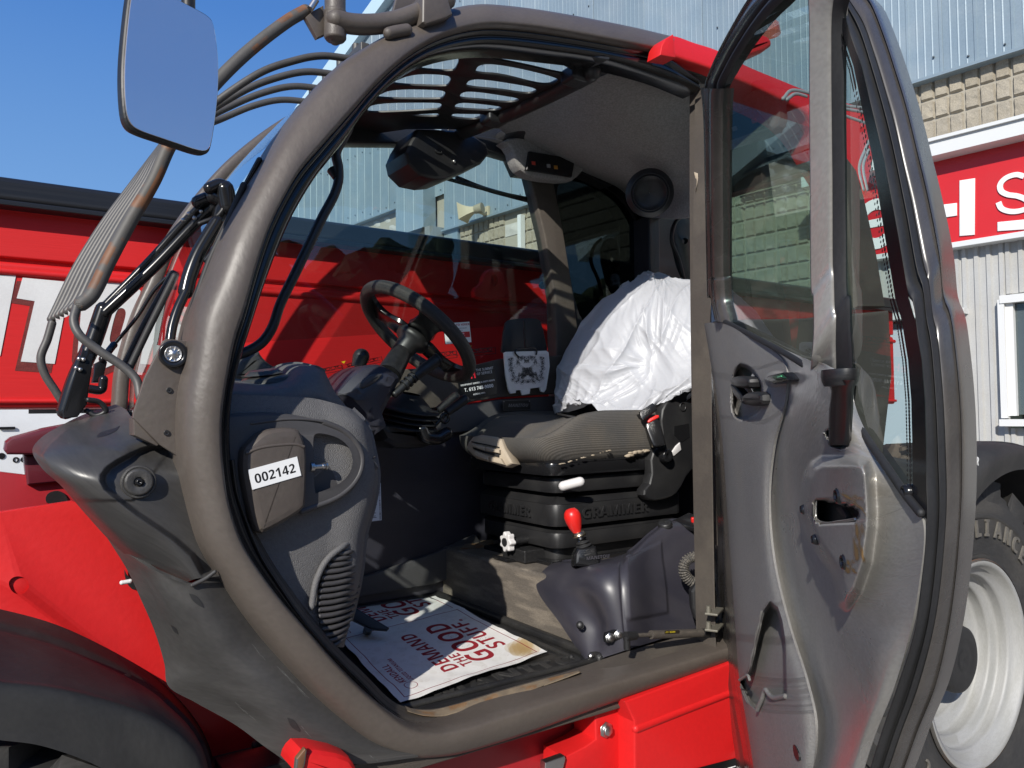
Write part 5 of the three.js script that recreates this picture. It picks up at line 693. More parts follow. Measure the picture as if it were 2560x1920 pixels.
  const back = part('vent', [hPatch([0, 1, 2, 3, 4, 5].map((j) => { const t = j / 5, [y, x0, x1] = [lerp(410, 965, t), [1985, 1812, 1762, 1765, 1800, 1855][j], [2012, 1998, 1980, 1958, 1928, 1892][j]]; return zH([[x0, y], [(x0 + x1) / 2, y], [x1, y]]).map(([x, yy]) => [x, yy, vz(x) + 0.004]); }), 20, 20, [], PZ, 0.004)], M.black, d);
  for (const [y, x0, x1] of L) part('slat', [tube(zH([[x0, y + 34], [lerp(x0, x1, .35), y + 26], [lerp(x0, x1, .7), y + 8], [x1, y - 18]]).map(([x, yy], i) => PZ(x, yy, vz(x) + [0.012, 0.016, 0.014, 0.006][i])), 0.0046, 18, 6)], M.dashSmooth, back);
  part('vent_frame', [tube(zH([[2025, 375], [1900, 432], [1810, 505], [1750, 620], [1722, 770]]).map(([x, y]) => PZ(x, y, vz(x) + 0.014)), 0.006, 40, 8)], M.dash, back);
  part('pedal', [extrN(zI([[150, 735], [175, 758], [383, 882], [372, 895], [280, 888], [165, 830]]), PT(...z1(zI, 260, 820), 2.05), V(-.3, .5, .8), 0.02, 0.004), cyl(PT(...z1(zI, 270, 880), 2.04), PY(...z1(zI, 258, 912), FL + 0.01), 0.012)], M.black, tele);
}
{ // steering column, wheel, stalk, levers
  part('grab_handle', [tube([[872, 320], [856, 350], [840, 384], [846, 418], [846, 452], [836, 486], [805, 545], [768, 622], [735, 690], [701, 760], [680, 820], [655, 856], [620, 878], [585, 890]].map(([x, y]) => PZ(x, y, -0.16)), 0.0098, 90, 12), cyl(PZ(832, 425, -0.17), PZ(842, 445, -0.16), 0.012, 0.008)], M.black, tele);
  const col = part('steering_column', [extrZ(zE([[95, 850], [140, 800], [205, 732], [290, 686], [372, 680], [445, 722], [478, 765], [440, 840], [385, 950], [312, 1105], [296, 1112], [262, 1050], [215, 980], [140, 905]]), -0.58, 0.24, 0.05, 1)], M.navy, tele);
  part('column_panel', [extrZ(zE([[230, 775], [310, 735], [360, 740], [300, 800], [225, 830]]), -0.575, 0.02, 0.008, 1)], M.dashSmooth, col);
  const c = V(1.045, 1.735, -0.725), ax = V(0.669, 0.743, 0).normalize(), bx = V(-0.743, 0.669, 0), cx = V(0, 0, 1);
  const sw = part('steering_wheel', [new THREE.TorusGeometry(0.186, 0.0195, 18, 90).applyMatrix4(new THREE.Matrix4().makeBasis(cx, bx.clone(), ax.clone().negate()).setPosition(c))], mat('wheelRim', { map: dustTex([0.018, 0.018, 0.018], [0.10, 0.09, 0.075], 0.35, 0.3, 171, 0.1), roughness: 0.6, bumpMap: leather, bumpScale: 0.0005 }), col);
  const hubC = c.clone().addScaledVector(ax, -0.035), pl = (u, v, n) => hubC.clone().addScaledVector(cx, u).addScaledVector(bx, v).addScaledVector(ax, n);
  part('wheel_hub', [lathe([[0.001, 0.032], [0.03, 0.032], [0.046, 0.027], [0.054, 0.014], [0.05, 0.0], [0.034, -0.01], [0.028, -0.05]], hubC, ax, 32)], M.black, sw);
  for (const a0 of [2.25, -1.55, 0.25]) { const dir = (a, r, n) => pl(r * Math.cos(a), r * Math.sin(a), n), rows = []; for (const [r, hw, n] of [[0.03, 0.9, 0.02], [0.06, 0.72, 0.018], [0.10, 0.36, 0.018], [0.14, 0.27, 0.026], [0.175, 0.34, 0.034]]) rows.push([-1, -0.5, 0, 0.5, 1].map((k) => dir(a0 + k * hw, r, n + 0.006 * (1 - k * k)))); part('spoke', [patch(rows, 14, 16, 0.012)], M.gloss, sw); }
  part('steering_shaft', [cyl(hubC.clone().addScaledVector(ax, -0.04), PZ(...z1(zE, 380, 745), -0.68), 0.03, 0.036)], M.black, col);
  const sp = zE([[415, 850], [450, 820], [520, 755], [600, 690], [645, 665]]).map(([x, y]) => PZ(x, y, -0.60));
  part('stalk', [tube(sp.slice(0, 3), 0.011, 16), cyl(sp[2], sp[4], 0.0155, 0.017), cyl(sp[4], sp[4].clone().add(sp[4].clone().sub(sp[3]).normalize().multiplyScalar(0.006)), 0.019), ...[0.2, 0.5, 0.8].map((t) => { const p = sp[1].clone().lerp(sp[2], t), q = sp[1].clone().lerp(sp[2], t + 0.12); return cyl(p, q, 0.0165); })], M.black, col);
  const b0 = PZ(...z1(zE, 468, 1020), -0.78), b1 = PZ(...z1(zE, 500, 850), -0.76), bh = b0.distanceTo(b1), bp = [];
  for (let i = 0; i <= 24; i++) { const t = i / 24; bp.push([(t < 0.55 ? 0.085 + (i % 4 < 2 ? 0.012 : -0.012) : lerp(0.08, 0.03, (t - 0.55) / 0.45)), t * bh]); }
  part('column_boot', [lathe(bp, b0, b1.clone().sub(b0), 36)], M.rubber, col);
  part('column_base', [extrZ(zE([[300, 1010], [400, 1000], [560, 1010], [720, 1060], [730, 1110], [560, 1160], [380, 1150]]), -0.72, 0.2, 0.03, 1)], M.black, tele);
  const lv = (a, z) => { const q = zE(a).map(([x, y]) => PZ(x, y, z)); const l = part('hand_lever', [cyl(q[0], q[1], 0.006)], M.gloss, tele); part('grip', [cyl(q[1], q[2], 0.0125, 0.0155), new THREE.SphereGeometry(0.0155, 14, 8).translate(...q[2].toArray())], M.black, l); return l; };
  lv([[563, 1045], [650, 945], [748, 868]], -0.76); lv([[612, 1050], [700, 955], [798, 883]], -0.72);
  part('lever_clamp', [tube(pts(zE([[560, 1050], [580, 1085], [650, 1095], [700, 1070]]), (x, y) => PZ(x, y, -0.7)), 0.02, 20), ...zE([[560, 1020], [610, 1020], [690, 985]]).map(([x, y]) => { const p = PZ(x, y, -0.715); return new THREE.TorusGeometry(0.013, 0.005, 8, 16).translate(p.x, p.y, p.z); })], M.gloss, tele);
  part('small_lever', [cyl(PZ(...z1(zE, 212, 700), -0.8), PZ(...z1(zE, 226, 645), -0.8), 0.02, 0.024), new THREE.SphereGeometry(0.024, 14, 10).translate(...PZ(...z1(zE, 228, 645), -0.8).toArray())], M.black, tele);
}
// ---------------------------------------------------------------- seat
{
  const x0 = 1.30, x1 = 1.86, za = -0.95, zb = -0.45;
  function cushion() {
    const g = new THREE.BoxGeometry(1, 1, 1, 44, 14, 44), p = g.attributes.position, uv = g.attributes.uv;
    for (let i = 0; i < p.count; i++) {
      let x = p.getX(i), y = p.getY(i), z = p.getZ(i); const X = x * 2, Y = y * 2, Z = z * 2;
      const sq = (a, b, e) => a * Math.pow(1 - 0.5 * Math.pow(Math.abs(b), e), 1);
      const r = Math.pow(Math.pow(Math.abs(X), 7) + Math.pow(Math.abs(Z), 7), 1 / 7) || 1e-6, k = Math.max(Math.abs(X), Math.abs(Z)) / r;      // rounded plan
      let nx = X * k, nz = Z * k; const edge = Math.max(Math.abs(X), Math.abs(Z)), ed = 1 - 0.10 * Math.pow(Math.abs(Y), 3);
      nx *= ed; nz *= ed;
      let wx = (x0 + x1) / 2 + nx * (x1 - x0) / 2, wz = (za + zb) / 2 + nz * (zb - za) / 2;
      const bol = Math.pow(Math.abs(nz), 2.5) * 0.05 * sstep(-0.9, 0.1, nx + 0.2), front = -0.05 * sstep(-0.45, -1, nx), dish = -0.012 * (1 - nz * nz);
      let wy = Y > 0 ? 1.425 + (0.05 + bol + front + dish) * Y : 1.425 + 0.075 * Y;
      if (Y > 0.99) wy -= 0.02 * Math.pow(edge, 8);
      wx -= 0.02 * (1 - Y * Y) * (nx < -0.6 ? 1 : 0) * sstep(-0.6, -1, nx);
      p.setXYZ(i, wx, wy, wz); uv.setXY(i, wz - wy, wx);
    }
    g.computeVertexNormals(); const q = mergeVertices((() => { g.deleteAttribute('normal'); return g; })(), 1e-5); q.computeVertexNormals(); return q;
  }
  const seat = part('seat', [cushion()], M.cloth, tele, 'driver seat with worn corded grey cushion and torn edges');
  // beige handle block at the front of the cushion
  const hx = 1.285, hn = V(-0.92, 0.12, 0.42), ho = PX(...z1(zL, 370, 1030), 1.245);
  part('cushion_handle', [extrN(zL([[160, 1000], [185, 940], [225, 890], [300, 872], [420, 890], [490, 912], [520, 1000], [598, 1140], [520, 1172], [370, 1125], [250, 1090], [200, 1040]]), ho, hn, 0.05, 0.008, 0), ], M.beige, seat, 'worn beige plastic adjuster handle');
  for (const a of [[[220, 950], [338, 985], [335, 1020], [228, 985]], [[345, 985], [470, 1010], [470, 1045], [350, 1022]], [[250, 1020], [372, 1070], [365, 1110], [240, 1068]], [[388, 1075], [480, 1090], [515, 1150], [385, 1118]]]) part('handle_lever', [extrN(zL(a), ho.clone().addScaledVector(hn, 0.012), hn, 0.014, 0.003)], M.beige, seat);
  part('handle_gap', [extrN(zL([[225, 985], [340, 1025], [470, 1052], [468, 1080], [345, 1045], [235, 1008]]), ho.clone().addScaledVector(hn, 0.004), hn, 0.004, 0), extrN(zL([[215, 932], [470, 985], [470, 995], [215, 942]]), ho.clone().addScaledVector(hn, 0.004), hn, 0.004, 0)], M.black, seat);
  // torn foam along the lower edge
  { const tr = []; for (let i = 0; i < 46; i++) { const t = rnd(), [x, y] = t < 0.55 ? z1(zL, lerp(1030, 1500, t / 0.55), lerp(1142, 1010, t / 0.55) + 8 * rnd()) : z1(zL, lerp(1640, 1830, (t - 0.55) / 0.45), lerp(1062, 1022, (t - 0.55) / 0.45) + 26 * (rnd() - 0.5)); const p = PZ(x, y, -0.445), s = (t < 0.55 ? 0.003 : 0.006) * (0.5 + rnd()); const g = new THREE.IcosahedronGeometry(s, 1); g.scale(1 + rnd(), 0.6, 1); g.translate(p.x, p.y, p.z); tr.push(g); } part('torn_foam', tr, M.beige, seat).userData.kind = 'stuff'; }
  const tier = (ax, bx, y0, y1, az, bz, cham, name, m = M.black) => { const sh = new THREE.Shape(); const r = 0.05, w = bx - ax, d = bz - az; const s = new THREE.Shape(); s.moveTo(r, 0); s.lineTo(w - r, 0); s.quadraticCurveTo(w, 0, w, r); s.lineTo(w, d - r); s.quadraticCurveTo(w, d, w - r, d); s.lineTo(r, d); s.quadraticCurveTo(0, d, 0, d - r); s.lineTo(0, r); s.quadraticCurveTo(0, 0, r, 0); const g = new THREE.ExtrudeGeometry(s, { depth: y1 - y0 - cham - 0.008, bevelEnabled: true, bevelThickness: 0.004, bevelSize: 0.004, bevelOffset: -0.004, bevelSegments: 2, curveSegments: 10 }); 
    const top = new THREE.ExtrudeGeometry(s, { depth: 0.001, bevelEnabled: true, bevelThickness: cham, bevelSize: cham * 1.6, bevelOffset: -cham * 1.6, bevelSegments: 1, curveSegments: 10 });
    top.translate(0, 0, y1 - y0 - cham - 0.004); g.rotateX(Math.PI / 2); top.rotateX(Math.PI / 2); g.scale(1, -1, 1); top.scale(1, -1, 1); for (const q of [g, top]) { q.index ? 0 : 0; q.translate(ax, y0 + 0.004, az); q.computeVertexNormals(); }
    return part(name, [creased(g, 0.5), creased(top, 0.5)], m, seat); };
  const sus = tier(1.39, 1.86, 1.045, 1.105, -0.86, -0.52, 0.008, 'seat_base');
  tier(1.365, 1.88, 1.10, 1.165, -0.90, -0.485, 0.02, 'bellows_tier'); tier(1.355, 1.89, 1.165, 1.265, -0.91, -0.475, 0.035, 'bellows_tier'); tier(1.36, 1.88, 1.262, 1.325, -0.9, -0.48, 0.02, 'bellows_tier'); tier(1.33, 1.87, 1.315, 1.362, -0.93, -0.46, 0.01, 'seat_pan', M.gloss);
  part('maker_name', [text3('GRAMMER', 0.03, 0.004, V(1.352, 1.185, -0.83), EZ, EY, 1.15), text3('GRAMMER', 0.03, 0.004, V(1.45, 1.185, -0.472), EX, EY, 1.3)], M.black, seat);
  const cp = (x, y) => PT(...z1(zI, x, y), 2.2);
  part('height_grip', [tube([cp(1345, 100), cp(1390, 88), cp(1438, 76)], 0.014, 20, 12)], M.offwhite, seat);
  // seat-base star knob
  { const o = PX(...z1(zI, 1022, 410), 1.285), st = []; for (let i = 0; i < 84; i++) { const a = i / 84 * 6.2832, r = 0.027 + 0.0038 * Math.cos(a * 7); st.push(o.clone().add(V(0, r * Math.sin(a), r * Math.cos(a)))); } const kn = part('star_knob', [extr(st, o, EZ, EY, 0.022, 0.004)], M.offwhite, seat); part('knob_cap', [cyl(o.clone(), o.clone().add(V(-0.003, 0, 0)), 0.0125)], M.black, kn); part('knob_bracket', [cyl(o.clone().add(V(0.02, 0, 0)), o.clone().add(V(0.12, 0.0, 0)), 0.012), box(o.x + 0.03, o.x + 0.12, 1.052, 1.09, o.z - 0.06, o.z + 0.06, 0.004)], M.black, kn); }
  part('seat_rail', [box(1.36, 1.9, 1.045, 1.062, -0.87, -0.50, 0.003), extrZ(zI([[1030, 500], [1115, 512], [1110, 528], [1035, 520]]), -0.62, 0.08, 0.003)], M.gloss, seat);
  // backrest: corded cloth body
  const br = [[1.80, 1.44], [1.83, 1.55], [1.90, 1.72], [1.97, 1.84], [2.01, 1.88], [2.07, 1.87], [2.08, 1.75], [2.02, 1.5], [1.97, 1.42]].map(([x, y]) => V(x, y, -0.50));
  part('backrest', [creased(extr(br, V(0, 0, -0.50), EX, EY, 0.40, 0.05, [], 5))], M.cloth, seat);
  part('side_plate', [extrZ(zE([[1885, 960], [1925, 880], [1970, 852], [2040, 835], [2105, 800], [2105, 1250], [2045, 1280], [1990, 1390], [1940, 1430], [1830, 1450], [1780, 1400], [1840, 1330], [1830, 1180], [1900, 1120]]), -0.43, 0.04, 0.01, 1)], M.black, seat);
  { const p = PZ(...z1(zE, 2007, 922), -0.428); part('emblem', [lathe([[0.0108, 0], [0.012, 0.0018], [0.0138, 0.0018], [0.015, 0]], p, EZ, 28)], M.black, seat); const q = PZ(...z1(zE, 1915, 1192), -0.41); part('pivot_bolt', [lathe([[0.0006, 0.0072], [0.0072, 0.0072], [0.0084, 0.0108], [0.018, 0.0108], [0.021, 0.006], [0.0216, -0.012]], q, EZ, 32)], M.gloss, seat); }
  part('side_trim', [extrZ(zE([[1940, 1185], [1970, 1140], [1992, 1120], [2000, 1160], [1960, 1195]]), -0.425, 0.02, 0.003)], M.offwhite, seat);
  part('side_recess', [extrZ(zE([[1960, 1030], [2040, 1015], [2045, 1090], [2000, 1120], [1960, 1080]]), -0.4285, 0.004, 0)], M.gloss, seat);
  // buckle
  const bo = PT(...z1(zL, 1900, 800), 2.35), bn = V(-0.55, 0.25, 0.8);
  const bk = part('buckle', [extrN(zL([[1815, 780], [1850, 745], [1945, 690], [2010, 950], [2000, 970], [1900, 985], [1880, 960]]), bo, bn, 0.03, 0.006, 1)], M.gloss, seat);
  part('release_button', [extrN(zL([[1838, 745], [1858, 722], [1920, 688], [1945, 690], [1948, 712], [1850, 765]]), bo.clone().addScaledVector(bn.clone().normalize(), 0.004), bn, 0.02, 0.004)], M.redPlastic, bk);
  part('tongue', [extrN(zL([[1765, 660], [1885, 578], [1925, 605], [1930, 640], [1800, 745], [1775, 715]]), bo.clone().addScaledVector(bn.clone().normalize(), 0.003), bn, 0.016, 0.004, 0, [zL([[1800, 690], [1895, 622], [1908, 640], [1808, 712]])])], M.gloss, bk);
  part('belt', [patch([[[1780, 680], [1700, 698], [1600, 712], [1400, 718], [1200, 705], [1000, 672]], [[1790, 700], [1720, 735], [1630, 748], [1600, 722], [1200, 722], [1010, 690]]].map((r) => zL(r).map(([x, y], i) => PT(x, y, 2.36 + 0.05 * i))), 30, 4, 0.002)], M.black, bk);
}
// ---------------------------------------------------------------- right-hand side console, gear lever, strut, hose
{
  const R = [[[1440, 1030, 1.94], [1490, 1068, 1.90], [1600, 1038, 1.88], [1705, 1003, 1.87], [1850, 958, 1.95], [2000, 908, 2.02], [2140, 870, 2.08]], [[1335, 870, 2.02], [1450, 905, 1.94], [1585, 880, 1.888], [1688, 860, 1.875], [1850, 830, 1.97], [2000, 800, 2.04], [2150, 770, 2.1]], [[1196, 650, 2.15], [1335, 665, 2.02], [1540, 660, 1.905], [1676, 650, 1.90], [1840, 640, 2.0], [1985, 620, 2.07], [2150, 600, 2.13]], [[1225, 580, 2.16], [1360, 570, 2.05], [1545, 560, 1.94], [1672, 545, 1.94], [1825, 510, 2.04], [1965, 470, 2.1], [2150, 450, 2.17]], [[1268, 538, 2.19], [1385, 526, 2.09], [1550, 522, 2.0], [1690, 484, 2.02], [1835, 376, 2.09], [1942, 318, 2.14], [2150, 345, 2.19]], [[1330, 518, 2.32], [1420, 512, 2.24], [1560, 505, 2.2], [1705, 465, 2.19], [1850, 350, 2.24], [1955, 290, 2.3], [2150, 300, 2.35]]];
  const P3 = R.map((r) => pts(zI(r), PT));
  const sc = part('side_console', [patch(P3, 110, 90, 0.005, (u, v) => {
    let d = -0.03 * Math.exp(-Math.pow((u - 0.235) / 0.075, 2) - Math.pow((v - 0.24) / 0.17, 2));            // scoop in the nose
    d -= 0.006 * (Math.exp(-Math.pow((u - 0.49) / 0.008, 2))) * sstep(0.95, 0.8, v);                           // joint
    const a = Math.max(Math.abs(u - 0.63) / 0.115, Math.abs(v - 0.46) / 0.24); d += 0.006 * sstep(1.04, 0.97, a);  // storage lid
    return d; })], M.navy, tele);
  const so = PT(...z1(zI, 1625, 930), 1.87), sn = V(-0.25, 0.1, 0.95);
  const mp = part('stop_plate', [extrN(zI([[1575, 940], [1582, 912], [1650, 888], [1668, 900], [1672, 935], [1662, 950], [1590, 972], [1578, 962]]), so, sn, 0.012, 0.003)], M.gloss, sc);
  for (const [x, y] of [[1604, 940], [1652, 922]]) { const p = PP(...z1(zI, x, y), so, sn.clone().normalize()); part('bolt', [lathe([[0.001, 0.008], [0.008, 0.008], [0.009, 0.003], [0.013, 0.002], [0.013, 0]], p, sn, 6)], M.metal, mp); }
  for (const [x, y, r, mm] of [[1438, 868, 0.0095, M.black], [1497, 1040, 0.007, M.metal]]) { const p = PT(...z1(zI, x, y), x < 1450 ? 1.925 : 1.885); part('plug', [lathe([[0.001, 0.006], [r * 0.7, 0.006], [r, 0.001], [r, -0.02]], p, V(-0.6, 0.35, 0.7), 20)], mm, sc); }
  const swp = part('switch_panel', [extrN(zI([[1945, 290], [2040, 245], [2096, 262], [2096, 330], [2060, 328]]), PT(...z1(zI, 2020, 290), 2.17), V(-.4, .9, .2), 0.016, 0.003)], M.gloss, sc);
  part('console_cap', [lathe([[0.0006, 0.0077], [0.0154, 0.0066], [0.0198, 0.0022], [0.0209, -0.0055]], PT(...z1(zI, 1908, 308), 2.14), V(-.3, .95, .2), 28)], M.black, sc);
  part('red_button', [lathe([[0.001, 0.007], [0.0036, 0.0065], [0.0054, 0.003], [0.006, -0.006]], PT(...z1(zI, 2062, 285), 2.155), V(-.4, .9, .2), 16)], M.redPlastic, swp);
  // gear lever
  const t = 2.02, K0 = PT(...z1(zI, 1405, 300), t), dn = PT(...z1(zI, 1470, 480), t).sub(PT(...z1(zI, 1440, 375), t)).normalize().negate();
  const g0 = PT(...z1(zI, 1475, 530), t), g1 = PT(...z1(zI, 1440, 385), t), gl = part('gear_lever', [cyl(g0, g1, 0.008), cyl(g1, K0, 0.007)], M.chrome, tele, 'gear lever with a red knob');
  part('knob', [lathe([[0.001, 0.042], [0.012, 0.040], [0.019, 0.033], [0.0225, 0.022], [0.0215, 0.008], [0.0165, -0.010], [0.011, -0.022], [0.010, -0.026]], K0.clone().addScaledVector(dn, -0.004), dn, 32)], M.redPlastic, gl);
  part('collar', [lathe([[0.008, 0.008], [0.014, 0.008], [0.018, 0.0], [0.019, -0.004], [0.010, -0.006]], PT(...z1(zI, 1432, 368), t), dn, 28)], mat('brass', { color: rgb(0.5, 0.42, 0.3), metalness: 1, roughness: 0.3 }), gl);
  const bp = []; const bh = PT(...z1(zI, 1446, 395), t).distanceTo(PT(...z1(zI, 1470, 470), t)); for (let i = 0; i <= 16; i++) { const q = i / 16; bp.push([lerp(0.026, 0.011, q) + (i % 4 < 2 ? 0.0035 : -0.0025), q * bh]); }
  part('boot', [lathe(bp, PT(...z1(zI, 1470, 468), t), dn, 28)], M.rubber, gl);
  part('boot_base', [extrN(zI([[1405, 540], [1408, 475], [1425, 440], [1530, 430], [1542, 480], [1556, 530], [1540, 545], [1480, 548]]), PT(...z1(zI, 1475, 500), 1.99), V(-.5, .2, .85), 0.07, 0.012)], M.gloss, gl);
  part('maker_name', [text3('MANITOU', 0.0085, 0.001, PT(...z1(zI, 1472, 510), 1.985), V(.85, 0.1, .5).normalize(), V(0, 1, 0), 1.1)], M.navy, gl);
  // gas strut across the sill
  const q = zI([[1688, 932], [1745, 926], [1830, 922], [2110, 912], [2185, 908]]).map(([x, y]) => PZ(x, y, -0.035));
  const st = part('gas_strut', [cyl(q[2], q[3], 0.010), cyl(q[1], q[2], 0.005)], M.taupeDull, tele);
  part('end_fitting', [cyl(q[0], q[1], 0.011, 0.010)], M.black, st); part('end_fitting', [cyl(q[3], q[4], 0.010, 0.011)], M.black, st); part('ball_stud', [cyl(q[0].clone().add(V(0.005, -0.03, 0)), q[0].clone().add(V(0.005, 0.0, 0)), 0.008)], M.black, st);
  part('strut_label', [plate(...zI([[1905, 916], [1985, 912], [1904, 900]]).map(([x, y]) => PZ(x, y, -0.0245)))], canvasMat('strutLab', 256, 40, (g, w, h) => { g.fillStyle = '#2a241c'; g.fillRect(0, 0, w, h); g.fillStyle = '#c9b21c'; g.font = 'bold 34px sans-serif'; g.fillText('/\\/\\  WARN', 8, 32); }), st);
  // corrugated hose
  const hp = new THREE.CatmullRomCurve3(pts(zI([[2110, 488], [2060, 492], [2020, 520], [2012, 570], [2038, 615], [2095, 642], [2180, 632]]), (x, y) => PT(x, y, 2.0)), false, 'centripetal');
  const hg = new THREE.TubeGeometry(hp, 200, 0.0125, 14), hv = hg.attributes.position, cc = Array.from({ length: 201 }, (_, i) => hp.getPointAt(i / 200));
  for (let i = 0; i < hv.count; i++) { const s = Math.floor(i / 15), c = cc[s], k = 1 + 0.16 * Math.sign(Math.sin(s / 200 * 28 * 6.2832)) ; hv.setXYZ(i, c.x + (hv.getX(i) - c.x) * k, c.y + (hv.getY(i) - c.y) * k, c.z + (hv.getZ(i) - c.z) * k); } hg.computeVertexNormals();
  part('cable_hose', [hg], mat('hose', { map: dustTex([0.05, 0.048, 0.045], [0.25, 0.22, 0.18], 0.5, 0.2, 181, 0.1), roughness: 0.8 }), tele);
  part('hinge_cover', [extrN(zI([[2050, 640], [2170, 640], [2205, 700], [2205, 860], [2120, 880], [2060, 820]]), PT(...z1(zI, 2110, 750), 1.97), V(-.5, 0, .85), 0.03, 0.008, 1)], M.black, tele);
  for (const y of [792, 880]) part('hinge', [box(-0.035, 0.035, -0.003, 0.003, -0.016, 0.016, 0.002).rotateY(0.5).translate(...PT(...z1(zI, 2180, y), 1.9).toArray()), cyl(PT(...z1(zI, 2148, y + 15), 1.88), PT(...z1(zI, 2148, y - 30), 1.88), 0.007, 0.006)], M.hinge, tele);
}
// ---------------------------------------------------------------- open cab door
{
  const PDo = (n) => (x, y, m = n) => PD(x, y, m);
  const fo = zC([[450, 520], [452, 470], [480, 390], [520, 300], [600, 150], [690, 0], [770, -110], [870, -175], [980, -195], [1100, -185], [1220, -130], [1310, -60], [1370, 0], [1450, 190], [1520, 400], [1570, 560], [1640, 840], [1700, 1090], [1760, 1400], [1785, 1640]]).concat(zG([[1820, 400], [1850, 600], [1880, 950], [1886, 1350]]), zJ([[1870, 400], [1850, 620], [1810, 900], [1740, 1200], [1640, 1450], [1560, 1670], [1480, 1850]]));
  const fi = zC([[548, 520], [548, 480], [600, 370], [700, 210], [800, 80], [880, 0], [930, -50], [990, -75], [1060, -70], [1120, -30], [1160, 20], [1200, 90], [1240, 190], [1290, 340], [1330, 490], [1380, 680], [1440, 950], [1500, 1290], [1560, 1640]]).concat(zG([[1590, 350], [1620, 560], [1645, 900], [1658, 1300]]), zJ([[1668, 290], [1645, 600], [1600, 900], [1505, 1200], [1420, 1450], [1350, 1670], [1290, 1850]]));
  const no = (i) => lerp(0.004, -0.045, sstep(4, 10, i)), ro = fo.map(([x, y], i) => PD(x, y, no(i))), ri = pts(fi, (x, y) => PD(x, y, 0.004)), up = DN.clone().add(DD).normalize();
  const door = part('door', [railSweep(ro, ri, [[0, -.03], [-.01, -.008], [.0, .001], [.03, .005], [.06, .002], [.09, -.004], [.12, .001], [.3, .003], [.46, .001], [.5, -.005]], up, 200)], M.doorFrame, tele, 'cab door swung open, its inner side towards the camera');
  part('door_seal', [railSweep(ro, ri, [[.48, -.02], [.5, .002], [.56, .008], [.62, .004], [.66, -.003], [.72, -.003], [.76, .006], [.86, .008], [.95, .002], [1, -.006], [1, -.02]], up, 200)], M.rubber, door);
  const hl = zC([[452, 480], [466, 620], [474, 1000], [480, 1400], [486, 1650]]).concat(zG([[495, 200], [510, 330], [530, 440]])), hr = zC([[548, 490], [542, 620], [542, 1000], [545, 1400], [547, 1650]]).concat(zG([[550, 200], [556, 330], [585, 455]]));
  part('hinge_frame', [railSweep(pts(hl, (x, y) => PD(x, y, 0.0)), pts(hr, (x, y) => PD(x, y, 0.004)), [[0, -.04], [0, 0], [.12, .014], [.3, .018], [.45, .012], [.5, .02], [.6, .022], [.68, .012], [.75, .02], [.92, .016], [1, .0], [1, -.02]], DN, 60)], M.doorFrame, door);
  part('door_edge', [railSweep(pts([[1746, 818], [1760, 900], [1775, 1000], [1782, 1120], [1786, 1250], [1790, 1400], [1794, 1531], [1802, 1650], [1818, 1760], [1838, 1880], [1850, 1990]], (x, y) => PD(x, y, -0.035)), pts([[1756, 813], [1774, 900], [1794, 1000], [1808, 1120], [1817, 1250], [1827, 1400], [1838, 1550], [1848, 1690], [1864, 1790], [1882, 1900], [1892, 1990]], (x, y) => PD(x, y, 0.002)), [[0, -.01], [0, 0], [.1, .004], [.35, .002], [.4, -.003], [.55, -.003], [.6, .003], [.9, .004], [1, 0]], DN, 60)], M.doorFrame, door);
  // glass
  const gl = [[1955, -20, 2090], [1912, 45, 2108], [1872, 95, 2122], [1835, 165, 2148], [1806, 215, 2160], [1804, 400, 2205], [1806, 590, 2240], [1808, 746, 2266], [1812, 800, 2282], [1850, 900, 2298], [1900, 1000, 2306], [1980, 1120, 2309], [2150, 1290, 2311]];
  part('window', [gridGeo(gl.map(([a, y, b]) => [0, 1, 2, 3, 4].map((k) => PD(lerp(a - 8, b + 8, k / 4), y, 0.002))), 4, gl.length - 1)], M.glassDoor, door);
  const fr = gl.slice(1).map(([a, y, b]) => [0, 1].map((k) => PD(b + 6 - k * lerp(16, 34, clamp((y - 40) / 500, 0, 1)), y, 0.0035)));
  part('window_border', [gridGeo(fr, 1, fr.length - 1)], M.gloss, door);
  { const dots = []; for (let i = 0; i < 150; i++) { const t = i / 150 * (fr.length - 1.001), j = Math.floor(t), p = fr[j][1].clone().lerp(fr[j + 1][1], t - j); for (let k = 0; k < 2; k++) { const q = p.clone().addScaledVector(DD, -0.004 - 0.007 * k).addScaledVector(DN, 0.0006); dots.push(new THREE.CircleGeometry(0.0026 - 0.0008 * k, 6).applyMatrix4(new THREE.Matrix4().makeBasis(DD, EY, DN).setPosition(q))); } } part('border_dots', dots, M.gloss, door).userData.kind = 'stuff'; }
  // vertical post between the two panes
  const pl = zC([[1010, -60], [1020, 100], [1022, 500], [1026, 1000], [1034, 1640]]).concat(zG([[1040, 300], [1046, 500], [1036, 650], [1022, 780], [1020, 900]])), pr = zC([[1200, -60], [1188, 60], [1150, 110], [1196, 1000], [1212, 1640]]).concat(zG([[1224, 300], [1232, 500], [1244, 650], [1252, 780]]));
  const pr2 = zC([[1230, -40], [1200, 80], [1196, 300], [1204, 900], [1216, 1640]]).concat(zG([[1226, 300], [1236, 500], [1248, 650], [1256, 780], [1250, 900]]));
  part('window_post', [railSweep(pl.map(([x, y], i) => PD(x, y, i > pl.length - 3 ? (i > pl.length - 2 ? -0.02 : 0.012) : 0.032)), pr2.map(([x, y], i) => PD(x, y, i > pr2.length - 3 ? (i > pr2.length - 2 ? -0.02 : 0.004) : 0.006)), [[0, -.03], [0, -.003], [.04, .001], [.1, .002], [.60, .001], [.63, -.003], [.64, -.02]], DN, 90)], M.silver, door);
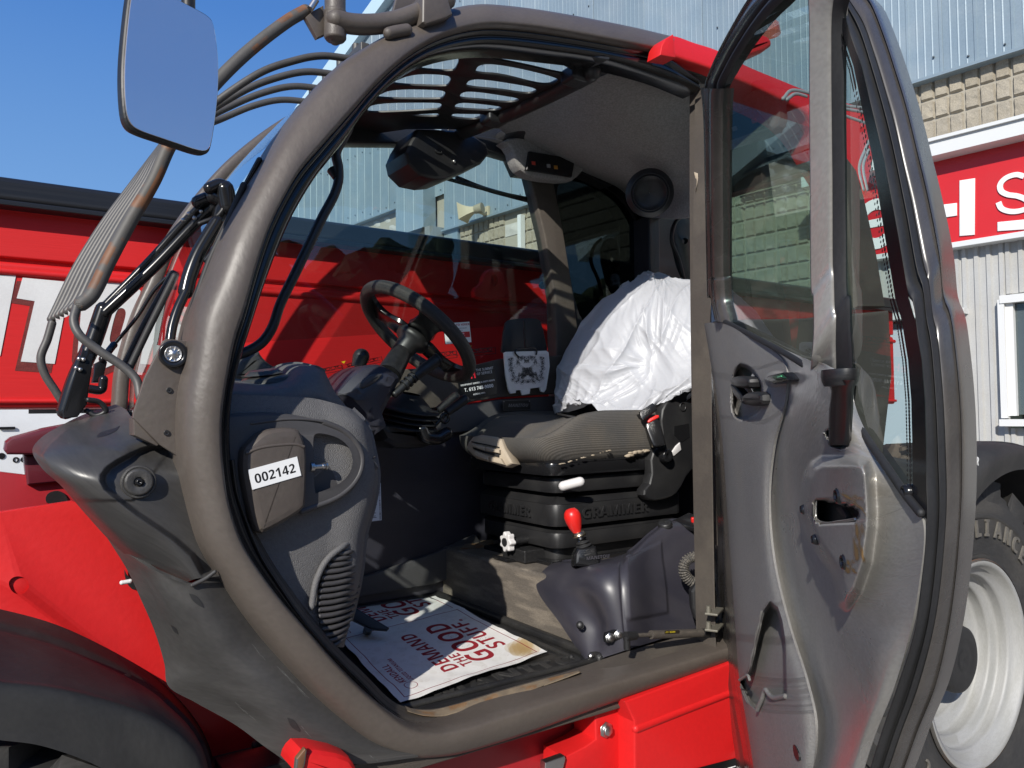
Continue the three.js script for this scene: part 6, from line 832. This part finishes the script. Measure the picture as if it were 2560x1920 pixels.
  part('glass_channel', [railSweep(pl.map(([x, y], i) => PD(x, y, i > pl.length - 3 ? (i > pl.length - 2 ? -0.02 : 0.012) : 0.032)), pr2.map(([x, y], i) => PD(x, y, i > pr2.length - 3 ? (i > pr2.length - 2 ? -0.02 : 0.004) : 0.006)), [[.63, -.01], [.64, -.003], [.7, -.001], [.74, -.003], [.94, -.002], [1, -.006]], DN, 90)], M.rubber, door);
  // inner panel: plastic trim on the left, metal on the right
  const T = [[[1752, 815, .0], [1765, 808, .012], [1813, 809, .016], [1850, 826, .016], [1885, 842, .012]], [[1772, 900, .0], [1785, 902, .014], [1830, 910, .02], [1880, 926, .02], [1960, 905, .012]], [[1792, 1000, 0], [1803, 1002, .014], [1850, 1008, .02], [1905, 1020, .022], [1965, 985, .014]], [[1806, 1120, 0], [1816, 1122, .014], [1860, 1125, .022], [1905, 1130, .024], [1934, 1115, .016]], [[1815, 1250, 0], [1825, 1252, .014], [1870, 1255, .022], [1905, 1258, .024], [1922, 1250, .018]], [[1825, 1400, 0], [1835, 1402, .014], [1880, 1405, .022], [1915, 1408, .024], [1934, 1402, .018]], [[1836, 1550, 0], [1846, 1552, .016], [1890, 1556, .026], [1945, 1560, .027], [1970, 1556, .02]], [[1846, 1690, 0], [1860, 1692, .018], [1910, 1700, .03], [1985, 1704, .03], [2015, 1700, .022]], [[1862, 1790, 0], [1878, 1795, .02], [1930, 1805, .032], [2005, 1808, .032], [2038, 1806, .022]], [[1880, 1900, 0], [1895, 1905, .02], [1950, 1912, .03], [2005, 1915, .03], [2034, 1912, .02]], [[1890, 1990, 0], [1905, 1990, .016], [1955, 1990, .024], [1995, 1990, .022], [2016, 1988, .014]]];
  const doorPatch = (rows, nu, nv, bumps, th) => hPatch(rows, nu, nv, bumps, PD, th);
  const pocket = ins(zJ([[640, 1175], [655, 1162], [688, 1150], [705, 1110], [745, 930], [775, 800], [810, 752], [848, 785], [868, 850], [885, 960], [892, 1262], [822, 1272], [800, 1250], [782, 1226], [762, 1280], [738, 1335], [690, 1290]]));
  const hand = ins(chaikin(zG([[596, 960], [618, 690], [690, 700], [756, 790], [766, 880], [738, 955], [655, 998]]), 2));
  const sw = ins(chaikin(zG([[775, 775], [805, 735], [870, 730], [925, 770], [880, 800], [815, 810]]), 2));
  const trim = part('door_trim', [doorPatch(T, 130, 330, [[pocket, -0.03, 4], [hand, -0.022, 5], [sw, 0.004, 4]], 0.004)], M.doorTrim, door, 'dark grey plastic door trim with a storage pocket');
  part('pocket_lip', [tube(pts(zJ([[640, 1172], [655, 1162], [688, 1150], [694, 1170]]), (x, y) => PD(x, y, .024)), 0.003, 12, 6)], M.doorTrim, trim);
  part('pocket_lip', [tube(pts(zJ([[738, 1335], [762, 1280], [782, 1226], [800, 1250], [822, 1270], [892, 1262]]), (x, y) => PD(x, y, .034)), 0.004, 24, 6)], M.doorTrim, trim);
  part('drain_hole', [extrD(chaikin(zJ([[935, 1525], [950, 1540], [968, 1590], [965, 1625], [945, 1600], [934, 1560]]), 1), 0.0345, 0.003, 0)], M.black, trim);
  const hd = zG([[590, 790], [585, 760], [605, 750], [680, 755], [690, 790], [665, 830], [700, 838], [752, 840], [752, 905], [735, 915], [680, 918], [640, 900], [605, 850]]);
  part('pull_handle', [extrD(zG([[582, 775], [590, 752], [672, 755], [685, 775], [680, 825], [600, 815], [588, 800]]), 0.036, 0.03, 0.008, 1), extrD(zG([[655, 850], [690, 838], [752, 840], [754, 905], [738, 916], [685, 920], [655, 905], [640, 880]]), 0.036, 0.03, 0.008, 1), extrD(zG([[582, 790], [600, 800], [650, 860], [665, 915], [630, 895], [596, 850]]), 0.032, 0.02, 0.006, 1)], M.black, door);
  const s2 = part('window_switch', [extrD(zG([[775, 770], [790, 750], [870, 732], [915, 772], [905, 782], [825, 798]]), 0.03, 0.02, 0.004)], M.gloss, door);
  part('switch_lens', [extrD(zG([[812, 755], [858, 742], [882, 764], [835, 778]]), 0.0345, 0.01, 0.003)], mat('switchGreen', { color: rgb(0.01, 0.05, 0.022), roughness: 0.4 }), s2);
  part('switch_mark', [extrD(zG([[845, 756], [866, 750], [868, 756], [848, 762]]), 0.0352, 0.002, 0)], mat('switchMark', { color: rgb(0.1, 0.45, 0.2), roughness: 0.4 }), s2);
  const Mt = [[[1885, 842, .010], [1920, 855, .010], [1960, 873, .008], [2000, 890, .006], [2020, 900, .014], [2060, 910, .022], [2122, 940, .008]], [[1962, 905, .010], [1985, 908, .012], [2000, 910, .014], [2012, 915, .018], [2040, 930, .026], [2085, 950, .024], [2140, 1020, .006]], [[1965, 985, .006], [1980, 985, .012], [1995, 985, .017], [2015, 985, .022], [2050, 995, .026], [2100, 1030, .024], [2165, 1080, .004]], [[1934, 1115, .006], [1950, 1112, .006], [1980, 1108, .010], [2015, 1104, .016], [2060, 1110, .022], [2120, 1130, .022], [2205, 1160, .004]], [[1922, 1250, .006], [1940, 1250, .002], [1970, 1248, .000], [2005, 1245, .006], [2080, 1240, .014], [2170, 1235, .014], [2262, 1235, .004]], [[1934, 1402, .006], [1950, 1402, .0], [1975, 1402, -.004], [2010, 1402, 0], [2090, 1400, .010], [2190, 1390, .012], [2306, 1300, .004]], [[1970, 1556, .008], [1990, 1558, .002], [2020, 1560, -.002], [2060, 1555, .0], [2110, 1540, .006], [2190, 1520, .010], [2296, 1470, .004]], [[2015, 1700, .008], [2030, 1700, .006], [2060, 1695, .006], [2090, 1690, .006], [2140, 1670, .010], [2200, 1640, .014], [2270, 1600, .004]], [[2038, 1806, .008], [2050, 1805, .006], [2070, 1802, .006], [2095, 1798, .008], [2130, 1790, .012], [2180, 1760, .014], [2235, 1720, .004]], [[2034, 1912, .006], [2045, 1912, .006], [2060, 1910, .008], [2078, 1905, .01], [2100, 1900, .012], [2140, 1880, .012], [2185, 1845, .004]], [[2016, 1988, .002], [2030, 1990, .006], [2045, 1990, .008], [2060, 1990, .01], [2080, 1990, .012], [2110, 1990, .01], [2140, 1990, .0]]];
  const lock = ins(zG([[985, 1500], [1000, 1400], [1015, 1310], [1045, 1250], [1095, 1222], [1300, 1220], [1340, 1235], [1360, 1290], [1372, 1500]]).concat(zJ([[1370, 330], [1345, 520], [1290, 680], [1230, 760], [1205, 740], [1190, 620], [1165, 560], [1085, 450], [1040, 370], [1000, 280]])));
  const hole = ins(zG([[1060, 1442], [1150, 1450], [1270, 1480], [1296, 1500], [1300, 1522], [1280, 1546], [1190, 1560], [1100, 1566], [1062, 1535]]));
  const gripHole = ins(zG([[1118, 1070], [1130, 1055], [1200, 1110], [1238, 1115], [1235, 1135], [1195, 1148], [1150, 1135]]));
  const metal = part('door_panel', [doorPatch(Mt, 150, 230, [[lock, 0.026, 15], [hole, -0.05, 2.5], [gripHole, -0.03, 3]], 0.003)], M.silver, door, 'bare silver-grey inner door panel with the lock housing');
  // lock: black cavity with a latch claw, screws
  const PL = (x, y) => PD(x, y, .031);
  part('latch', [extrD(zG([[1050, 1448], [1165, 1456], [1285, 1486], [1310, 1510], [1295, 1555], [1180, 1572], [1090, 1575], [1050, 1545]]), 0.012, 0.01, 0), extrD(zG([[1170, 1480], [1200, 1478], [1230, 1530], [1225, 1545], [1185, 1505]]), 0.024, 0.008, 0.002)], M.black, door);
  part('latch_edge', [tube(pts(zG([[1062, 1440], [1062, 1535], [1102, 1564], [1190, 1558], [1280, 1544]]), PL), 0.002, 30, 6)], M.metal, door);
  for (const [a, r, n] of [[zG([[1205, 1415]])[0], 0.0105, .036], [zJ([[1240, 520]])[0], 0.0105, .032], [zG([[996, 1490]])[0], 0.007, .02], [zJ([[1060, 395]])[0], 0.007, .026], [zG([[1572, 1392]])[0], 0.008, .004]]) part('screw', [lathe([[0.001, 0.4 * r], [0.45 * r, 0.4 * r], [0.5 * r, 0.75 * r], [0.75 * r, 0.7 * r], [r, 0.2 * r], [r * 1.02, -0.6 * r]], PD(a[0], a[1], n), DN, 24)], M.gloss, door);
  // pull-up grip
  const gA = PD(...z1(zG, 1190, 1120), .02), gB = PD(...z1(zG, 1194, 752), .062), gd = gB.clone().sub(gA);
  const gp = []; for (const [x0, x1, y] of [[1142, 1240, 1135], [1146, 1242, 1080], [1146, 1246, 1000], [1150, 1250, 930], [1158, 1250, 870], [1160, 1252, 830], [1146, 1262, 795], [1122, 1276, 775]]) gp.push([PD(...z1(zG, x0, y), lerp(.022, .058, (1135 - y) / 360)), PD(...z1(zG, x1, y), lerp(.022, .058, (1135 - y) / 360))]);
  part('lock_grip', [railSweep(gp.map((q) => q[0]), gp.map((q) => q[1]), [[.5, -.006], [.08, -.005], [0, 0], [.05, .004], [.3, .007], [.42, .0075], [.45, .006], [.48, .0075], [.7, .007], [.95, .004], [1, 0], [.92, -.005], [.5, -.006]], DN, 50), (() => { const c = PD(...z1(zG, 1194, 762), .058); const g = new THREE.CylinderGeometry(0.030, 0.026, 0.017, 36, 3); const q = g.attributes.position; for (let i = 0; i < q.count; i++) { const y = q.getY(i); const r = Math.hypot(q.getX(i), q.getZ(i)); if (Math.abs(y) > 0.008 && r > 0.02) { q.setX(i, q.getX(i) * 0.93); q.setZ(i, q.getZ(i) * 0.93); } } g.scale(1, 1, 0.62); g.computeVertexNormals(); return g.applyMatrix4(new THREE.Matrix4().makeBasis(DD, EY, DN).setPosition(c)); })()], M.black, door);
  // rubber beads along the glass
  part('window_bead', [tube(pts(zG([[560, 452], [640, 492], [760, 556], [900, 632], [1015, 702]]), (x, y) => PD(x, y, .012)), 0.005, 30, 8), tube(pts(zG([[1240, 930], [1300, 1030], [1380, 1150], [1470, 1280], [1560, 1410], [1640, 1508]]), (x, y) => PD(x, y, .006)), 0.0045, 40, 8)], M.rubber, door);
  // rust runs around the lock
  const rs = dataTex(256, (u, v) => { const f = fbm(u * 6, v * 4, 5, 0, 191), a = clamp((f - 0.36) * 4, 0, 1) * sstep(0, .25, u) * sstep(1, .75, u) * sstep(0, .12, v) * sstep(1, .8, v); return [toS(0.22), toS(0.13), toS(0.045), a * 0.85]; }, true);
  rs.wrapS = rs.wrapT = THREE.ClampToEdgeWrapping; const rm = mat('rustRun', { map: rs, transparent: true, roughness: 0.9 });
  const stain = (q) => { q = zG(q); const P = []; for (let j = 0; j <= 14; j++) { P[j] = []; for (let i = 0; i <= 8; i++) { const t = j / 14, u = i / 8; P[j][i] = onto(metal, lerp(lerp(q[0][0], q[1][0], u), lerp(q[3][0], q[2][0], u), t), lerp(lerp(q[0][1], q[1][1], u), lerp(q[3][1], q[2][1], u), t), 0.002); } } const g = gridGeo(P, 8, 14), uv = g.attributes.uv; for (let j = 0; j < 15; j++) for (let i = 0; i < 9; i++) uv.setXY(j * 9 + i, i / 8, 1 - j / 14); return g; };
  part('rust_stain', [stain([[1120, 1390], [1345, 1400], [1345, 1540], [1305, 1478]])], rm, door); part('rust_stain', [stain([[1250, 1550], [1345, 1540], [1345, 1800], [1265, 1790]])], rm, door); part('rust_stain', [stain([[1205, 1760], [1290, 1760], [1300, 1850], [1215, 1850]])], rm, door);
}
// ---------------------------------------------------------------- loose things in the cab
{ // rubber floor mat with raised rims and raised name
  const o = thing('rubber_mat', 'black rubber floor mat with raised name along the door sill', 'floor mat', V(0.95, FL, -0.6));
  const y = FL, P = (x, z, h) => V(x, y + h, z);
  part('base', [box(0.42, 1.27, y - 0.004, y + 0.004, -1.0, -0.165, 0.003)], M.mat, o);
  part('rim', [tube([P(0.42, -.172, .008), P(0.8, -.172, .008), P(1.262, -.172, .008)], 0.009, 20, 8), tube([P(1.255, -.17, .012), P(1.255, -.6, .012), P(1.255, -1.0, .012)], 0.014, 20, 8), tube([P(1.215, -.23, .006), P(1.215, -.6, .006), P(1.215, -.97, .006)], 0.007, 20, 8), tube([P(0.42, -.99, .01), P(1.25, -.99, .01)], 0.012, 10, 8)], M.mat, o);
  const rb = []; for (let i = 0; i < 9; i++) rb.push(box(1.165, 1.2, y + 0.003, y + 0.009, -0.93 + i * 0.075, -0.905 + i * 0.075, 0.003)); part('ribs', rb, M.mat, o);
  part('lettering', [text3('MANITOU', 0.060, 0.005, V(0.80, y + 0.002, -0.190), EX, V(0, 0, -1), 1.28, 0.15)], mat('matLetter', { map: dustTex([0.03, 0.03, 0.03], [0.09, 0.085, 0.08], 0.3, 0.2, 27, 0.15), roughness: 0.35 }), o);
  const fl = []; for (let i = 0; i < 60; i++) { const g = new THREE.TetrahedronGeometry(0.008 + 0.008 * rnd()); g.scale(1, 0.35, 1); g.rotateY(rnd() * 6); g.translate(0.64 + 0.22 * rnd() * rnd(), y + 0.004, -0.19 - 0.05 * rnd()); fl.push(g); } part('worn_relief', fl, M.mat, o).userData.kind = 'stuff';
}
{ // two printed paper floor covers
  const paper = (n, seedv, cut) => canvasMat(n, 1024, 1024, (g, w, h) => {
    g.fillStyle = '#e9e7e2'; g.fillRect(0, 0, w, h);
    for (let i = 0; i < 900; i++) { const x = hash(i, 1, seedv) * w, y = hash(i, 2, seedv) * h, r = 2 + 26 * Math.pow(hash(i, 3, seedv), 4); g.fillStyle = `rgba(120,105,80,${0.02 + 0.04 * hash(i, 4, seedv)})`; g.beginPath(); g.ellipse(x, y, r * 1.6, r, hash(i, 5, seedv) * 3, 0, 7); g.fill(); }
    if (!cut) { g.fillStyle = 'rgba(168,140,92,0.20)'; for (let k = 0; k < 26; k++) { g.beginPath(); g.ellipse(60 + 150 * hash(k, 7, 1), 880 + 130 * hash(k, 8, 1), 60 + 40 * hash(k, 9, 1), 40, 0.6, 0, 7); g.fill(); } g.fillStyle = 'rgba(60,50,40,0.22)'; for (let k = 0; k < 160; k++) { g.beginPath(); g.ellipse(500 + 250 * (hash(k, 10, 1) - .5), 760 + 240 * (hash(k, 11, 1) - .5), 1.5 + 5 * hash(k, 12, 1), 1 + 3 * hash(k, 13, 1), 0.5, 0, 7); g.fill(); } }
    g.strokeStyle = '#7e1420'; g.lineWidth = 5; g.strokeRect(46, 46, w - 92, h - 92);
    g.fillStyle = '#981624'; g.textBaseline = 'alphabetic'; g.textAlign = 'left';
    g.font = 'bold 150px sans-serif'; g.fillText('DEMAND', 150, 470, 640); g.font = 'bold 108px sans-serif'; g.fillText('THE', 150, 568, 215);
    g.font = 'bold 250px sans-serif'; g.fillText('GOOD', 138, 752, 700); g.font = 'bold 178px sans-serif'; g.fillText('STUFF.', 250, 900, 600);
    g.font = 'bold 62px sans-serif'; g.fillText('KENDALL', 190, 130, 330); g.font = 'bold 38px sans-serif'; g.fillText('LIQUID TITANIUM', 190, 178, 330); g.lineWidth = 4; g.beginPath(); g.arc(140, 130, 38, 0, 7); g.stroke();
  }, { roughness: 0.8 });
  // a sheet given by four floor corners; text runs away from the door, its top towards the front
  function sheet(c, m, label, ph, y0) {         // c: near-front, far-front, far-rear, near-rear
    const n = 60, g0 = [], cen = c.reduce((s, p) => s.add(V(p[0], 0, p[1])), V(0, 0, 0)).multiplyScalar(0.25).setY(y0);
    for (let j = 0; j <= n; j++) { g0[j] = []; for (let i = 0; i <= n; i++) { const u = i / n, v = j / n, x = lerp(lerp(c[0][0], c[1][0], u), lerp(c[3][0], c[2][0], u), v), z = lerp(lerp(c[0][1], c[1][1], u), lerp(c[3][1], c[2][1], u), v);
      const e = Math.min(u, v, 1 - u, 1 - v); g0[j][i] = V(x, y0 + 0.006 + 0.005 * fbm(u * 5 + ph, v * 5, 3, 0, 201) + 0.003 * Math.pow(Math.abs(Math.sin(u * 7 + v * 3 + ph)), 6) * (1 - v) + 0.004 * sstep(0.06, 0, e) * vnoise(u * 9, v * 9, 0, 203), z); } }
    const g = gridGeo(g0, n, n), uv = g.attributes.uv; for (let j = 0; j <= n; j++) for (let i = 0; i <= n; i++) uv.setXY(j * (n + 1) + i, i / n, 1 - j / n);
    lone('paper_floor_cover', g, m, label, 'paper mat', cen);
  }
  const f = (x, y) => { const p = PY(x, y, FL + 0.017); return [p.x, p.z]; };
  const a = f(1001, 1760), d = f(1368, 1632), c2 = f(1146, 1517), b2 = [a[0] + (c2[0] - d[0]) + 0.02, a[1] + (c2[1] - d[1])];
  sheet([a, b2, c2, d], paper('paper1', 3, false), 'stained white paper floor cover lying nearest the door sill, slogan half in sunlight', 0.3, FL + 0.008);
  const e = f(1089, 1480), h = f(1150, 1512);
  sheet([[b2[0] - 0.02, b2[1] + 0.05], [b2[0] - 0.0, e[1] - 0.32], [e[0], e[1] - 0.3], [h[0] - 0.01, h[1] + 0.05]], paper('paper2', 5, true), 'white paper floor cover deeper in the cab, in shade behind the nearer sheet', 2.1, FL + 0.004);
}
{ // load chart hanging from a hook
  const z = -0.925, o = thing('load_chart', 'white plastic chart of line drawings hanging from a black hook beside the seat', 'chart', PZ(...z1(zE, 1140, 740), z));
  part('board', [extrZ(zE([[1018, 625], [1030, 618], [1255, 612], [1266, 622], [1272, 700], [1252, 825], [1240, 842], [1222, 838], [1215, 815], [1165, 822], [1160, 848], [1118, 857], [1110, 830], [1085, 832], [1084, 846], [1055, 850], [1045, 835], [1028, 750]]), z, 0.008, 0.002)], M.white, o);
  part('print', [extrZ(zE([[1034, 642], [1256, 628], [1262, 690], [1240, 812], [1085, 828], [1050, 770]]), z + 0.0008, 0.0006, 0)], M.offwhite, o);
  const ch = canvasMat('chart', 640, 560, (g, w, h) => { g.clearRect(0, 0, w, h); g.strokeStyle = '#1d1f24'; g.lineWidth = 3; let s = 5; const r = () => { s = (s * 16807) % 2147483647; return s / 2147483647; }; const blob = (x, y, n, q) => { for (let i = 0; i < n; i++) { g.beginPath(); g.moveTo(x + q * (r() - .5), y + q * (r() - .5)); g.lineTo(x + q * (r() - .5), y + q * (r() - .5)); g.arc(x + q * (r() - .5), y + q * (r() - .5), 3 + q * 0.12 * r(), 0, 7); g.stroke(); } };
    for (const [x, y] of [[80, 60], [60, 130], [70, 210], [90, 290], [110, 380], [130, 460], [220, 480], [300, 460], [390, 450], [470, 430], [560, 420], [560, 340], [590, 250], [590, 160], [590, 80]]) { g.beginPath(); g.arc(x, y, 32, 0, 7); g.stroke(); blob(x, y, 5, 42); g.beginPath(); g.moveTo(x, y); g.lineTo(320 + 40 * (r() - .5), 270 + 40 * (r() - .5)); g.lineWidth = 1.2; g.stroke(); g.lineWidth = 3; }
    blob(320, 300, 26, 170); blob(420, 360, 14, 150); blob(300, 80, 10, 120); blob(430, 60, 8, 90); blob(180, 120, 7, 80); blob(250, 360, 10, 90); g.beginPath(); g.moveTo(330, 250); g.lineTo(470, 130); g.moveTo(345, 265); g.lineTo(485, 145); g.stroke(); g.beginPath(); g.arc(500, 180, 26, 0, 7); g.stroke(); }, { transparent: true, alphaTest: 0.35 });
  part('drawings', [plate(...zE([[1042, 820], [1258, 806], [1034, 640]]).map(([x, y]) => PZ(x, y, z + 0.0012)), 0.0004)], ch, o);
  part('tab', [extrZ(zE([[1112, 834], [1158, 826], [1160, 850], [1118, 858]]), z + 0.0015, 0.002, 0.0005)], M.white, o);
  part('hook', [tube(pts(zE([[1128, 448], [1132, 520], [1136, 600]]), (x, y) => PZ(x, y, z + 0.004)), 0.004, 12, 8), tube(pts(zE([[1100, 648], [1078, 622], [1090, 605], [1135, 600], [1185, 598], [1198, 615], [1196, 632]]), (x, y) => PZ(x, y, z + 0.006)), 0.0032, 30, 8)], M.gloss, o);
}
{ // crumpled plastic cover over the backrest
  const R = [
    [[1690, 245, 2.80], [1740, 215, 2.80], [1790, 180, 2.80], [1822, 168, 2.80], [1850, 185, 2.79], [1880, 198, 2.76], [1960, 205, 2.72], [2060, 210, 2.70], [2180, 240, 2.72], [2280, 330, 2.80]],
    [[1620, 282, 2.84], [1700, 250, 2.76], [1770, 225, 2.72], [1820, 212, 2.70], [1860, 225, 2.68], [1900, 240, 2.66], [1970, 255, 2.63], [2060, 265, 2.61], [2190, 290, 2.62], [2310, 400, 2.74]],
    [[1545, 320, 2.86], [1600, 330, 2.74], [1680, 335, 2.66], [1760, 335, 2.62], [1820, 340, 2.60], [1880, 345, 2.58], [1960, 350, 2.56], [2060, 355, 2.54], [2200, 370, 2.54], [2330, 470, 2.68]],
    [[1450, 440, 2.86], [1500, 460, 2.74], [1590, 470, 2.64], [1680, 475, 2.59], [1770, 480, 2.57], [1860, 480, 2.55], [1960, 480, 2.52], [2070, 480, 2.50], [2210, 480, 2.50], [2340, 560, 2.62]],
    [[1380, 560, 2.85], [1430, 580, 2.73], [1520, 600, 2.63], [1630, 610, 2.57], [1740, 610, 2.56], [1850, 600, 2.54], [1960, 600, 2.49], [2080, 600, 2.47], [2220, 600, 2.46], [2350, 660, 2.58]],
    [[1322, 700, 2.82], [1370, 710, 2.72], [1460, 720, 2.62], [1580, 730, 2.56], [1700, 725, 2.54], [1830, 715, 2.52], [1950, 710, 2.47], [2080, 705, 2.44], [2200, 700, 2.43], [2340, 740, 2.55]],
    [[1306, 800, 2.80], [1360, 812, 2.70], [1450, 830, 2.60], [1560, 840, 2.55], [1680, 835, 2.52], [1820, 815, 2.49], [1930, 800, 2.45], [2050, 790, 2.43], [2150, 785, 2.42], [2300, 810, 2.52]],
    [[1300, 872, 2.78], [1350, 880, 2.68], [1430, 895, 2.59], [1520, 905, 2.54], [1640, 900, 2.50], [1780, 880, 2.46], [1880, 860, 2.44], [1960, 835, 2.43], [2080, 820, 2.42], [2250, 830, 2.5]],
    [[1306, 960, 2.76], [1340, 945, 2.67], [1375, 890, 2.59], [1470, 915, 2.53], [1590, 970, 2.46], [1700, 985, 2.42], [1790, 960, 2.42], [1880, 900, 2.43], [1990, 845, 2.42], [2200, 840, 2.5]],
  ];
  const P3 = R.map((r) => pts(zE(r), PT));
  const folds = (u, v) => {
    const dx = (u - 0.585) * 1.25, dy = (v - 0.60) * 1.05, r = Math.hypot(dx, dy), a = Math.atan2(dy, dx), w = sstep(0.06, 0.2, r) * (1 - 0.6 * sstep(0.25, 0.6, r)) * (0.12 + 0.88 * sstep(-0.2, 0.7, -Math.cos(a - 0.7)));
    const rg = (x) => 1 - Math.abs(2 * (x - Math.floor(x)) - 1), cr = (x, k) => Math.pow(rg(x), k);
    const wa = a * 1.5 + 1.1 * fbm(u * 2.5, v * 2.5, 2, 0, 211) + 0.5 * r;
    let d = 0.011 * w * cr(wa, 3) + 0.0035 * w * cr(a * 3.4 + 1.7 * fbm(u * 3, v * 3, 2, 0, 215), 4) + 0.001 * w * cr(a * 7.3 + 2.2 * fbm(u * 4, v * 4, 2, 0, 217), 5);
    d += 0.020 * fbm(u * 3.2, v * 3.2, 2, 0, 221) + 0.008 * cr(u * 5 + v * 1.6 + 1.3 * fbm(u * 2, v * 3, 2, 0, 225), 5) + 0.006 * cr(u * 3.1 - v * 4.2 + 1.5 * fbm(u * 3, v * 2, 2, 0, 226), 6);
    d += 0.007 * sstep(0.55, 0.95, v) * cr(u * 13 + fbm(u * 6, v * 2, 2, 0, 227) * 2.2, 2.5) + 0.0016 * cr(u * 17 - v * 11 + 3 * fbm(u * 6, v * 6, 2, 0, 229), 3);
    return d - 0.016 + (v > 0.93 ? 0.008 * (vnoise(u * 26, 3, 0, 231) - 0.5) : 0);
  };
  const nu = 190, nv = 170, P = patchPts(P3, nu, nv), N = normalsOf(P, nu, nv);
  for (let j = 0; j <= nv; j++) for (let i = 0; i <= nu; i++) { P[j][i].addScaledVector(N[j][i], folds(i / nu, j / nv)); if (j > nv - 10) P[j][i].y += 0.014 * (j - nv + 10) / 10 * (fbm(i / nu * 30, 1.3, 4, 0, 233) - 0.5); }
  // back of the bag: same outline pulled rearwards
  const B = P.map((r, j) => r.map((p, i) => { const u = i / nu, v = j / nv, k = Math.min(1, 6 * Math.min(u, 1 - u) + 0.0, 1), t = Math.min(1, 4 * v); const q = p.clone(); q.x += 0.16 * Math.sin(Math.PI * clamp(u, 0, 1)) * (0.4 + 0.6 * t); q.z -= 0.0; return q; }));
  const o = thing('seat_cover', 'crumpled white plastic bag pulled over the seat backrest', 'plastic cover', V(1.9, 1.7, -0.7));
  part('front', [gridGeo(P, nu, nv)], M.cover, o); part('back', [gridGeo(B.filter((_, j) => j % 4 === 0 || j === nv).map((r) => r.filter((_, i) => i % 5 === 0)), 38, B.filter((_, j) => j % 4 === 0 || j === nv).length - 1)], M.cover, o);
}
renderer.render(scene, camera);
